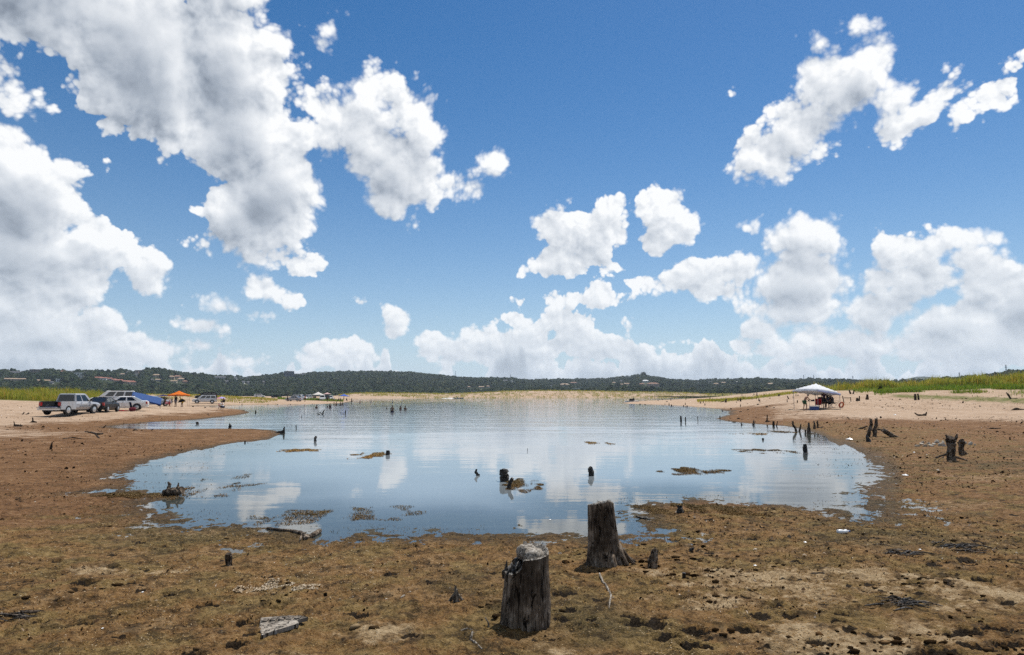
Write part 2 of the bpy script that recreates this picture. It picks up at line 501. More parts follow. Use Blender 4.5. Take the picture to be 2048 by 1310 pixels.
def ground_shape(x, y, fine=True, MUD_SHADE=None):
    """height, distance to water"""
    sd0 = shore_distance(x, y)
    dist = np.hypot(x, y)
    scale = np.clip(dist / 22.0, 0.25, 3.0)
    wob = (fbm(x / scale / 0.55, y / scale / 0.35, 4, 21) - 0.5) * 1.1 * scale * sstep(60.0 - dist, 0, 30) + (fbm(x / 6, y / 6, 3, 8) - 0.5) * 1.0
    sd = sd0 + wob * 0.75
    px = col_of(x, y)
    land = np.maximum(sd, 0)
    z = 0.012 * (1 - np.exp(-land / 0.6)) + 0.017 * np.minimum(land, 2) + 0.036 * np.clip(land - 2, 0, 11) + 0.012 * np.clip(land - 13, 0, 15)
    z = np.where(sd < 0, np.maximum(sd * 0.03 * (1 + np.minimum(-sd, 3) * 0.35), -0.9), z)
    # --- far banks
    west = sstep(700 - px, 0, 300) * sstep(y, 60, 62)
    zb = 0.5 + sstep(dist, 66, 125) * 1.55 * sstep(420 - px, 0, 260)
    top = np.interp(px, [-400, 0, 60, 110, 180, 235, 330, 420, 520, 700], [783, 783, 782, 781, 784, 788, 789, 790, 791, 791])
    bank = bank_z(150.0, top)
    zb = zb + (bank - zb) * sstep(dist, 118, 150)
    zb = zb + sstep(dist, 190, 330) * (1.0 - zb) * sstep(px, 380, 500)
    zb = np.minimum(zb, 0.02 + 0.05 * np.maximum(sd, 0))
    z = np.where((sd > 0) & (west > 0), z + (np.maximum(zb, z) - z) * west, z)
    east = sstep(px, 1420, 1640) * sstep(dist, 62, 70)
    ze = 0.55 + sstep(dist, 66, 118) * np.interp(px, [1500, 1640, 1760, 2048, 2600], [1.6, 2.0, 2.3, 2.7, 2.7])
    tope = np.interp(px, [1400, 1560, 1640, 1760, 1900, 2048, 2500], [790, 786, 783, 778, 774, 770, 768])
    banke = bank_z(150.0, tope)
    ze = ze + (banke - ze) * sstep(dist, 116, 150)
    z = np.where((sd > 0) & (east > 0), z + (np.maximum(ze, z) - z) * east, z)
    far = sstep(px, 1180, 1330) * sstep(1700 - px, 0, 80) * sstep(dist, 150, 330) * sstep(sd0, 1, 60)
    topf = np.interp(px, [1250, 1330, 1400, 1550, 1650, 1750], [790, 789.5, 787, 780.5, 779, 778])
    z = np.where((sd > 0) & (far > 0), z + (np.maximum(bank_z(330.0, topf), z) - z) * far, z)
    fshore = sstep(sd0, 1, 80) * sstep(dist, 340, 380) * sstep(px, 640, 720) * sstep(1420 - px, 0, 60)
    tops = np.interp(px, [640, 760, 900, 960, 1030, 1100, 1200, 1300, 1450], [789, 787, 788, 786, 782.5, 782, 783, 784.5, 785.5])
    z = np.where((sd > 0) & (fshore > 0), z + (bank_z(620.0, tops) - z) * fshore, z)
    if fine:
        near = sstep(34.0 - dist, 0, 22)
        lump = (fbm(x * 2.1, y * 2.1, 3, 31) - 0.5) * 0.06 + (fbm(x * 7, y * 7, 3, 33, 0.6) - 0.5) * 0.06 + (fbm(x * 24, y * 24, 2, 35) - 0.5) * 0.03
        rough = sstep(fbm(x * 0.5 + 3, y * 0.5, 3, 41), 0.42, 0.62) * (0.35 + 0.65 * sstep(x / np.maximum(y, 1), 0.05, 0.4))
        lump = lump + np.abs(fbm(x * 3.4, y * 3.8, 3, 37, 0.6) - 0.5) * rough * -0.30 * sstep(sd, 0.2, 1.5)
        shore_f = 0.9 + 0.1 * sstep(sd, 0.0, 1.2)
        z = z + near * lump * shore_f
        z = z + (1 - near) * (fbm(x * 0.35, y * 0.35, 4, 51) - 0.5) * 0.10 * sstep(sd, 0.3, 3) * sstep(160 - dist, 0, 90)
        z = np.where(sd > 1.3, np.maximum(z, 0.012 + 0.02 * np.minimum(sd - 1.3, 4)), z)
        for (cx, cy, ra, rb, rot, dep) in PITS:
            R = max(ra, rb) * 2.4
            rows = np.nonzero((np.abs(x - cx) < R) & (np.abs(y - cy) < R) & (sd > 0.25))
            if len(rows[0]) == 0:
                continue
            u, w = x[rows] - cx, y[rows] - cy
            c, s_ = math.cos(rot), math.sin(rot)
            q = np.sqrt(((u * c + w * s_) / ra) ** 2 + ((-u * s_ + w * c) / rb) ** 2)
            q = q * (0.75 + 0.5 * vnoise(u * 16 + cx, w * 16 + cy, 3))
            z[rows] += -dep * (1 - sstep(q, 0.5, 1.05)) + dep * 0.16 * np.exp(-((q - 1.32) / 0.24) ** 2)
            MUD_SHADE[rows] = np.maximum(MUD_SHADE[rows], 1 - sstep(q, 0.82, 1.0)) if MUD_SHADE is not None else 0  # mask for wet mud and the shade painted into each pit
    return z, sd


_q = np.linspace(-47, 47, 920)
_az = np.radians(np.concatenate([np.linspace(-180, -50, 50, endpoint=False), _q, np.linspace(50, 180, 50, endpoint=False)[1:]]))
_r = np.concatenate([np.linspace(0.02, 3.2, 16, endpoint=False), np.geomspace(3.2, 70, 520, endpoint=False), np.geomspace(70, 700, 150, endpoint=False), np.geomspace(700, 3300, 12)])
_AZ, _R = np.meshgrid(_az, _r)
GX, GY = np.sin(_AZ) * _R, np.cos(_AZ) * _R
GMUD_SHADE = np.zeros_like(GX)
GZ, GSD = ground_shape(GX, GY, True, GMUD_SHADE)
GPX = col_of(GX, GY)
GPX = np.where(GY < 0.2 * np.abs(GX), np.where(GX < 0, -2500.0, 4500.0), GPX)


def ground_heights(x, y, G=None):
    """heights (or another field) of the built sheet at many spots"""
    G = GZ if G is None else G
    x, y = np.asarray(x, float), np.asarray(y, float)
    fa = np.interp(np.arctan2(x, y), _az, np.arange(len(_az)))
    fr = np.interp(np.hypot(x, y), _r, np.arange(len(_r)))
    ia, ir = np.clip(fa.astype(int), 0, len(_az) - 2), np.clip(fr.astype(int), 0, len(_r) - 2)
    ta, tr_ = fa - ia, fr - ir
    return (G[ir, ia] * (1 - ta) + G[ir, ia + 1] * ta) * (1 - tr_) + (G[ir + 1, ia] * (1 - ta) + G[ir + 1, ia + 1] * ta) * tr_


def ground_z(x, y):
    return float(ground_heights(x, y))


_MARCH = np.geomspace(3.0, 720.0, 6000)


def on_ground(px, py):
    """the first spot on the ground that the photo shows at a pixel"""
    d = pix_dir(px, py)
    x, y, z = d.x * _MARCH, d.y * _MARCH, EYE + d.z * _MARCH
    hit = np.nonzero(z <= ground_heights(x, y))[0]
    i = int(hit[0]) if len(hit) else len(_MARCH) - 1
    return float(x[i]), float(y[i]), ground_z(x[i], y[i])


def at_range(px, dist):
    """the spot on the ground at a bearing and a distance along the view"""
    x = (px - 1024) / FPX * dist / math.cos(TILT)
    return x, dist, ground_z(x, dist)


def principled(n, color, rough=0.9, spec=0.2, normal=None, **kw):
    b = n.n('ShaderNodeBsdfPrincipled')
    n.put(b.inputs['Base Color'], color)
    n.put(b.inputs['Roughness'], rough)
    n.put(b.inputs['Specular IOR Level'], spec)
    if normal is not None:
        n.put(b.inputs['Normal'], normal)
    for k, v in kw.items():
        n.put(b.inputs[k], v)
    o = n.n('ShaderNodeOutputMaterial')
    n.put(o.inputs['Surface'], b.outputs[0])
    return b


def bump(n, h, strength=0.5, dist=0.02):
    b = n.n('ShaderNodeBump')
    b.inputs['Strength'].default_value = strength
    b.inputs['Distance'].default_value = dist
    n.put(b.inputs['Height'], h)
    return b.outputs[0]


def mat_ground():
    mt, n = new_mat('lake_bed_soil')
    pos = n.n('ShaderNodeTexCoord').outputs['Object']
    sd, dry, grass, pale = A(n, 'shore'), A(n, 'dry'), A(n, 'grass'), A(n, 'pale')
    n_big = n.noise(pos, 0.22, 4.0, 0.6)
    n_mid = n.noise(pos, 1.3, 5.0, 0.62)
    n_small = n.noise(pos, 9.0, 6.0, 0.7)
    n_tiny = n.noise(pos, 60.0, 4.0, 0.7)
    # the mat of dead water weed: olive, rust and straw browns
    mat_a = n.ramp(n_small, [(0.30, (0.016, 0.011, 0.005)), (0.43, (0.112, 0.071, 0.022)), (0.55, (0.210, 0.136, 0.046)), (0.68, (0.34, 0.235, 0.100))])
    mat_b = n.ramp(n_small, [(0.32, (0.018, 0.009, 0.004)), (0.44, (0.128, 0.064, 0.020)), (0.56, (0.235, 0.124, 0.041)), (0.70, (0.30, 0.175, 0.075))])
    mat_c = n.ramp(n_small, [(0.32, (0.012, 0.010, 0.004)), (0.48, (0.070, 0.052, 0.017)), (0.68, (0.165, 0.120, 0.047))])
    weed = n.mix(n.ss(n_mid, 0.40, 0.54), mat_a, mat_b)
    weed = n.mix(n.ss(n_big, 0.50, 0.64), weed, mat_c)
    weed = n.mix(n.ss(n_tiny, 0.42, 0.72, 0.0, 0.55), weed, (0.30, 0.215, 0.115))
    weed = n.mix(n.ss(n_tiny, 0.50, 0.30, 0.0, 0.6), weed, (0.020, 0.013, 0.007))
    weed = n.mix(n.ss(n.noise(n.v('ADD', pos, (31, 7, 0)), 3.2, 5.0, 0.72), 0.50, 0.64, 0.0, 0.75), weed, (0.022, 0.014, 0.006))
    # bare silt showing through it
    silt = n.ramp(n_small, [(0.3, (0.20, 0.138, 0.075)), (0.5, (0.37, 0.265, 0.145)), (0.72, (0.50, 0.385, 0.24))])
    bare = n.m('MULTIPLY', n.ss(n.m('ADD', n.m('ADD', n.m('MULTIPLY', n_mid, 0.75), n.m('MULTIPLY', n_small, 0.35)), n.m('MULTIPLY', pale, 0.075)), 0.57, 0.72), n.ss(pale, 0.0, 0.8, 0.25, 1.0))
    near = n.mix(bare, weed, silt)
    # further up the beach: drying brown sand, then pale sand
    brown = n.ramp(n.m('ADD', n.m('MULTIPLY', n_small, 0.6), n.m('MULTIPLY', n_mid, 0.4)), [(0.37, (0.030, 0.016, 0.008)), (0.46, (0.138, 0.070, 0.030)), (0.57, (0.215, 0.117, 0.054)), (0.68, (0.34, 0.235, 0.135))])
    sand = n.ramp(n.m('ADD', n.m('MULTIPLY', n_mid, 0.6), n.m('MULTIPLY', n_big, 0.4)), [(0.34, (0.27, 0.180, 0.112)), (0.5, (0.385, 0.276, 0.188)), (0.66, (0.455, 0.345, 0.25))])
    sand = n.mix(n.ss(n_small, 0.56, 0.72, 0.0, 0.6), sand, (0.30, 0.20, 0.12))
    edge = n.m('MULTIPLY', n.m('SUBTRACT', n_mid, 0.5), 0.9)
    drier = n.m('ADD', dry, edge)
    c = n.mix(n.ss(drier, 0.12, 0.5), near, brown)
    c = n.mix(n.ss(drier, 0.62, 1.05), c, sand)
    green = n.mix(n.ss(n_small, 0.4, 0.6), (0.055, 0.075, 0.014), (0.155, 0.150, 0.030))
    c = n.mix(n.m('MULTIPLY', n.ss(n.m('ADD', grass, n.m('MULTIPLY', n.m('SUBTRACT', n_mid, 0.5), 1.1)), 0.4, 0.62), 0.9), c, green)
    # footprint pits: wet mud, with the shade under their rims painted in near-black
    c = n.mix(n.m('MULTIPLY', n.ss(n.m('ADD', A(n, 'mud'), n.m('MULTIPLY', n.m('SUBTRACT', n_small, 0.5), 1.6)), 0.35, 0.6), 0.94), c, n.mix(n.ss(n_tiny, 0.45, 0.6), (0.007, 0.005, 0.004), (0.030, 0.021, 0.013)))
    # wet margin and the bottom under water
    sdn = n.m('MULTIPLY_ADD', n.m('SUBTRACT', n_mid, 0.5), 0.7, sd)
    wet = n.ss(sdn, 1.1, 0.0)
    wetc = n.mix(n.ss(n_small, 0.4, 0.62), (0.026, 0.018, 0.007), (0.085, 0.052, 0.018))
    c = n.mix(n.m('MULTIPLY', wet, 0.8), c, wetc)
    bottom = n.mix(n.ss(n_small, 0.35, 0.65), (0.050, 0.040, 0.022), (0.11, 0.090, 0.055))
    c = n.mix(n.ss(sd, 0.02, -0.25), c, bottom)
    rough = n.ss(wet, 0.0, 1.0, 0.95, 0.72)
    h = n.m('ADD', n.m('MULTIPLY', n_small, 0.7), n.m('MULTIPLY', n_tiny, 0.35))
    principled(n, c, rough, 0.12, bump(n, h, 1.0, 0.09))
    return mt


ground = grid_mesh('ground', np.stack([GX, GY, GZ], -1), mat_ground(), wrap=True)
ground['kind'] = 'structure'
_dist = np.hypot(GX, GY)
_low = GSD + (fbm(GX / 4.0, GY / 4.0, 3, 77) - 0.5) * 6
_dry = sstep(_dist, 10.5, 17.0) * 0.52 + np.clip(_low - 4.0, 0, 9) / 9 * sstep(_dist, 24, 48) * 0.6 + sstep(_dist, 44, 66) * 0.25 * sstep(_low, 1.5, 6.0) + sstep(_dist, 90, 130) * 0.5
_dry = np.where((GPX > 1560) & (GY > 0), _dry * (0.55 + 0.45 * sstep(_dist, 52, 72)), _dry)
attr(ground, 'shore', GSD)
attr(ground, 'dry', _dry)
attr(ground, 'mud', GMUD_SHADE)  # wet mud together with the painted pit shade
_gw = sstep(360 - GPX, 0, 160) * sstep(_dist, 112, 122) * sstep(250 - _dist, 0, 40)
_gw = np.maximum(_gw, 0.95 * sstep(GPX, 1610, 1700) * sstep(_dist, np.interp(GPX, [1600, 1700, 2048], [150, 126, 96]), np.interp(GPX, [1600, 1700, 2048], [158, 136, 112])))
_gw = np.maximum(_gw, 0.62 * sstep(GPX, 1720, 1800) * np.exp(-((_dist - np.interp(GPX, [1720, 1900, 2100], [100, 93, 86])) / 6.5) ** 2))
_gw = np.maximum(_gw, 0.62 * sstep(GPX, 1380, 1430) * sstep(1590 - GPX, 0, 40) * np.exp(-((_dist - 190) / 22) ** 2))
_gw = np.maximum(_gw, 0.55 * sstep(GPX, 1330, 1430) * sstep(1720 - GPX, 0, 60) * sstep(_dist, 285, 310))
_gw = np.maximum(_gw, 0.55 * sstep(GPX, 560, 620) * sstep(700 - GPX, 0, 40) * np.exp(-((_dist - 235) / 16) ** 2))
_gw = np.maximum(_gw, 0.46 * sstep(_dist, 560, 590) * (GPX > 640) * (GPX < 1450))
attr(ground, 'grass', _gw * (GSD > 1))
_pale = np.zeros_like(GX)
for px, py, rx, ry in [(1560, 1125, 2.6, 0.9), (1740, 1150, 2.2, 1.1), (1690, 1250, 1.2, 1.0), (1830, 1240, .6, .6), (1950, 1180, .7, .6), (1420, 1180, .6, .4), (1620, 1180, 1.0, .4), (250, 1110, 1.0, .4), (780, 1240, .6, .4), (100, 960, 1.8, .9), (1900, 985, 1.6, .8), (1980, 940, 2.5, 1.2), (1620, 1240, 0.5, 0.4), (1100, 1290, 0.45, 0.35), (1760, 1290, 0.45, 0.4), (1490, 1105, 1.0, 0.4), (540, 1148, 0.4, 0.2), (1480, 1160, 0.8, 0.3), (1890, 1195, 0.6, 0.3), (600, 1300, 0.7, 0.3), (1330, 1170, 0.5, 0.25)]:
    x, y = on_plane(px, py, 0.25)
    _pale = np.maximum(_pale, 1 - sstep(np.hypot((GX - x) / rx, (GY - y) / ry), 0.3, 1.1))
attr(ground, 'pale', _pale)


# ------------------------------------------------------------------ water
def mat_water():
    mt, n = new_mat('lake_water')
    pos = n.n('ShaderNodeTexCoord').outputs['Object']
    x, y, z = n.sep(pos)
    yy = n.m('SQRT', n.m('MAXIMUM', y, 0.1))
    far = n.ss(y, 14.0, 60.0)
    # long low ripples running across the bay, finer chop beyond
    r1 = n.noise(n.xyz(n.m('MULTIPLY', x, 0.32), n.m('MULTIPLY', y, 1.5), 0.0), 1.0, 2.0, 0.5, 0.4)
    r2 = n.noise(n.xyz(n.m('MULTIPLY', x, 1.1), n.m('MULTIPLY', y, 4.2), 3.0), 1.0, 3.0, 0.55, 0.6)
    r3 = n.noise(n.xyz(n.m('MULTIPLY', x, 0.10), n.m('MULTIPLY', y, 0.34), 7.0), 1.0, 2.0, 0.5)
    gust = n.ss(r3, 0.36, 0.62, 0.35, 1.0)
    h = n.m('ADD', n.m('MULTIPLY', r1, n.m('MULTIPLY_ADD', far, 0.017, 0.0040)), n.m('MULTIPLY', r2, n.m('MULTIPLY_ADD', far, 0.0095, 0.0010)))
    h = n.m('MULTIPLY', h, gust)
    nb = n.n('ShaderNodeBump')
    nb.inputs['Strength'].default_value = 1.0
    nb.inputs['Distance'].default_value = 1.0
    n.put(nb.inputs['Height'], h)
    fr = n.n('ShaderNodeFresnel')
    fr.inputs['IOR'].default_value = 1.333
    n.put(fr.inputs['Normal'], nb.outputs[0])
    gl = n.n('ShaderNodeBsdfGlossy')
    gl.inputs['Roughness'].default_value = 0.025
    gl.inputs['Color'].default_value = (1.0, 1.0, 1.0, 1)
    n.put(gl.inputs['Normal'], nb.outputs[0])
    tr = n.n('ShaderNodeBsdfTransparent')
    tr.inputs['Color'].default_value = (0.62, 0.72, 0.70, 1)
    murk = n.n('ShaderNodeBsdfDiffuse')
    murk.inputs['Color'].default_value = (0.22, 0.25, 0.265, 1)
    sd = A(n, 'depth')
    body = n.n('ShaderNodeMixShader')
    n.put(body.inputs[0], n.ss(sd, 0.02, 0.32, 0.12, 0.92))
    n.put(body.inputs[1], tr.outputs[0])
    n.put(body.inputs[2], murk.outputs[0])
    mx = n.n('ShaderNodeMixShader')
    n.put(mx.inputs[0], fr.outputs[0])
    n.put(mx.inputs[1], body.outputs[0])
    n.put(mx.inputs[2], gl.outputs[0])
    out = n.n('ShaderNodeOutputMaterial')
    n.put(out.inputs['Surface'], mx.outputs[0])
    return mt


_wa = np.radians(np.linspace(-44, 44, 240))
_wr = np.geomspace(6.0, 900.0, 220)
_WA, _WR = np.meshgrid(_wa, _wr)
WX, WY = np.sin(_WA) * _WR, np.cos(_WA) * _WR
_wz, _ = ground_shape(WX, WY, fine=False)
water = grid_mesh('water', np.stack([WX, WY, np.zeros_like(WX)], -1), mat_water())
water['kind'] = 'structure'
attr(water, 'depth', np.maximum(-_wz, 0))


# ------------------------------------------------------------------ naming
def tag(o, label=None, cat=None, group=None, kind=None):
    for k, v in (('label', label), ('category', cat), ('group', group), ('kind', kind)):
        if v:
            o[k] = v
    return o


def thing(name, label, cat, loc=(0, 0, 0), rz=0.0, group=None):
    o = bpy.data.objects.new(name, None)
    C.objects.link(o)
    o.location = loc
    o.rotation_euler = (0, 0, rz)
    o.empty_display_size = 0.2
    return tag(o, label, cat, group)


def copy_tree(o, parent=None):
    c = o.copy()
    C.objects.link(c)
    c.parent = parent
    for ch in list(o.children):
        copy_tree(ch, c)
    return c


class MB:
    """collects shapes into one mesh"""
    def __init__(self):
        self.v, self.f = [], []

    def add(self, verts, faces):
        k = len(self.v)
        self.v += [tuple(p) for p in verts]
        self.f += [tuple(i + k for i in q) for q in faces]
        return self

    def box(self, x0, x1, y0, y1, z0, z1):
        p = [(x0, y0, z0), (x1, y0, z0), (x1, y1, z0), (x0, y1, z0), (x0, y0, z1), (x1, y0, z1), (x1, y1, z1), (x0, y1, z1)]
        return self.add(p, [(3, 2, 1, 0), (4, 5, 6, 7), (0, 1, 5, 4), (1, 2, 6, 5), (2, 3, 7, 6), (3, 0, 4, 7)])

    def tube(self, pts, radii, seg=8, wob=0.0, seed=0, cap=True):
        pts = [Vector(p) for p in pts]
        if not hasattr(radii, '__len__'):
            radii = [radii] * len(pts)
        rr = random.Random(seed)
        rings, n = [], len(pts)
        side = None
        for i, p in enumerate(pts):
            t = (pts[min(i + 1, n - 1)] - pts[max(i - 1, 0)])
            t = t.normalized() if t.length > 1e-9 else Vector((0, 0, 1))
            if side is None:
                side = t.orthogonal().normalized()
            side = (side - t * side.dot(t))
            side = side.normalized() if side.length > 1e-6 else t.orthogonal().normalized()
            up = t.cross(side)
            ring = []
            for k in range(seg):
                a = 2 * PI * k / seg
                r = radii[i] * (1 + wob * (rr.random() - 0.5) * 2)
                ring.append(p + side * math.cos(a) * r + up * math.sin(a) * r)
            rings.append(ring)
        verts = [q for ring in rings for q in ring]
        faces = []
        for i in range(n - 1):
            for k in range(seg):
                a, b = i * seg + k, i * seg + (k + 1) % seg
                faces.append((a, b, b + seg, a + seg))
        if cap:
            faces.append(tuple(reversed(range(seg))))
            faces.append(tuple((n - 1) * seg + k for k in range(seg)))
        return self.add(verts, faces)

    def prism(self, poly, y0, y1):
        """outline in x-z pushed along y"""
        n = len(poly)
        v = [(x, y0, z) for x, z in poly] + [(x, y1, z) for x, z in poly]
        f = [tuple(range(n)), tuple(reversed(range(n, 2 * n)))]
        f += [(i, i + n, (i + 1) % n + n, (i + 1) % n) for i in range(n)]
        return self.add(v, f)

    def build(self, name, mat, parent=None, smooth=False):
        return put_mesh(name, self.v, self.f, mat, parent, smooth)


_MATS = {}


def paint(name, col, rough=0.6, spec=0.4, vary=0.12, metallic=0.0, scale=6.0):
    """plain paint, cloth or plaster with a little grime in it"""
    if name in _MATS:
        return _MATS[name]
    mt, n = new_mat(name)
    pos = n.n('ShaderNodeTexCoord').outputs['Object']
    g = n.noise(pos, scale, 4.0, 0.6)
    c = n.mix(n.ss(g, 0.35, 0.7), tuple(x * (1 - vary) for x in col), tuple(min(1, x * (1 + vary * 0.6)) for x in col))
    principled(n, c, rough, spec, Metallic=metallic)
    _MATS[name] = mt
    return mt


# ------------------------------------------------------------------ the hills round the lake
RIDGE_TOP = np.array([(-1200, 748), (-500, 745), (-200, 741), (0, 742), (60, 744), (100, 741), (150, 742), (200, 743), (260, 742), (300, 741), (350, 744), (400, 752), (470, 756), (520, 755), (560, 750), (580, 747),
                      (620, 747), (700, 745), (760, 744), (820, 746), (870, 751), (910, 755), (960, 757), (1020, 760), (1060, 762), (1110, 760), (1170, 759), (1210, 758), (1250, 753),
                      (1285, 750), (1310, 755), (1345, 761), (1380, 764), (1420, 761), (1500, 760), (1560, 761), (1620, 760), (1700, 762), (1770, 765), (1800, 766), (1870, 761),
                      (1900, 757), (1960, 753), (2048, 751), (2300, 748), (3200, 752)], float)
RIDGE_DIST = np.array([(-1200, 1500), (0, 1350), (300, 1300), (480, 1450), (700, 1600), (900, 1850), (1150, 2000), (1300, 1900), (1500, 1750), (1700, 1500), (1900, 1100), (2048, 950), (3200, 950)], float)


def hill_z(x, y):
    d = np.hypot(x, y)
    px = np.where(y > 0.25 * np.abs(x), col_of(x, y), np.where(x < 0, -3000.0, 5000.0))
    rd = np.interp(px, RIDGE_DIST[:, 0], RIDGE_DIST[:, 1])
    cosaz = y / np.maximum(d, 1)
    rz = EYE + (790 - np.interp(px, RIDGE_TOP[:, 0], RIDGE_TOP[:, 1])) * rd * np.maximum(cosaz, 0.5) / FPX - 5.0
    d0 = np.interp(px, [0, 700, 1000, 1500, 1700, 2048], [700, 800, 740, 680, 600, 520])
    t = np.clip((d - d0) / (rd - d0), 0, 1.6)
    prof = np.where(t < 1, 0.25 * t + 0.75 * t * t * (3 - 2 * t), 1 - 0.5 * (t - 1))
    fold = (fbm(px * 0.012, d * 0.0022, 3, 91) - 0.5) * 26 * np.sin(np.clip(t, 0, 1) * PI)
    foot = np.interp(px, [700, 900, 1030, 1450, 1700, 2048], [2.4, 2.6, 5.0, 4.0, 3.0, 5.0])
    return foot - 3.0 + (rz - foot + 3.0) * prof + fold * 0.6


_ha = np.radians(np.linspace(-62, 62, 420))
_hr = np.geomspace(560, 2700, 110)
_HA, _HR = np.meshgrid(_ha, _hr)
HX, HY = np.sin(_HA) * _HR, np.cos(_HA) * _HR
mt, n = new_mat('hill_scrub')
pos = n.n('ShaderNodeTexCoord').outputs['Object']
principled(n, n.mix(n.ss(n.noise(pos, 0.03, 4.0, 0.6), 0.42, 0.62), (0.022, 0.034, 0.016), (0.07, 0.075, 0.04)), 0.95, 0.05)
hills = grid_mesh('hills', np.stack([HX, HY, hill_z(HX, HY)], -1), mt)
hills['kind'] = 'structure'
# a farther, bluer hill showing in a gap
_ba = np.linspace(1700, 2000, 60)
_bt = np.interp(_ba, [1700, 1770, 1800, 1832, 1850, 1880, 1940, 2000], [778, 768, 759, 751, 751, 755, 760, 775])
_bd = np.linspace(2500, 3200, 10)
_BX = np.outer(np.ones(10), (_ba - 1024) / FPX) * _bd[:, None]
_BY = np.outer(_bd, np.ones(60))
_BZ = (EYE + (790 - _bt[None, :]) * 2850 / FPX) * np.clip(1 - np.abs(_bd[:, None] - 2850) / 420, 0.05, 1) + fbm(_BX / 50, _BY / 50, 3, 4) * 5
far_hill = grid_mesh('far_hill', np.stack([_BX, _BY, _BZ], -1), mt)
far_hill['kind'] = 'structure'


def on_hill(px, py):
    d = pix_dir(px, py)
    h = math.hypot(d.x, d.y)
    ts = np.arange(600, 3000, 4.0)
    x, y, z = d.x / h * ts, d.y / h * ts, EYE + d.z / h * ts
    hz = hill_z(x, y) + 1.0
    hit = np.nonzero(z <= hz)[0]
    if len(hit):
        i = hit[0]
    else:
        i = int(np.argmin(np.where(ts < np.interp(px, RIDGE_DIST[:, 0], RIDGE_DIST[:, 1]) + 40, z - hz, 1e9)))
    return float(x[i]), float(y[i]), float(hill_z(x[i:i + 1], y[i:i + 1])[0])


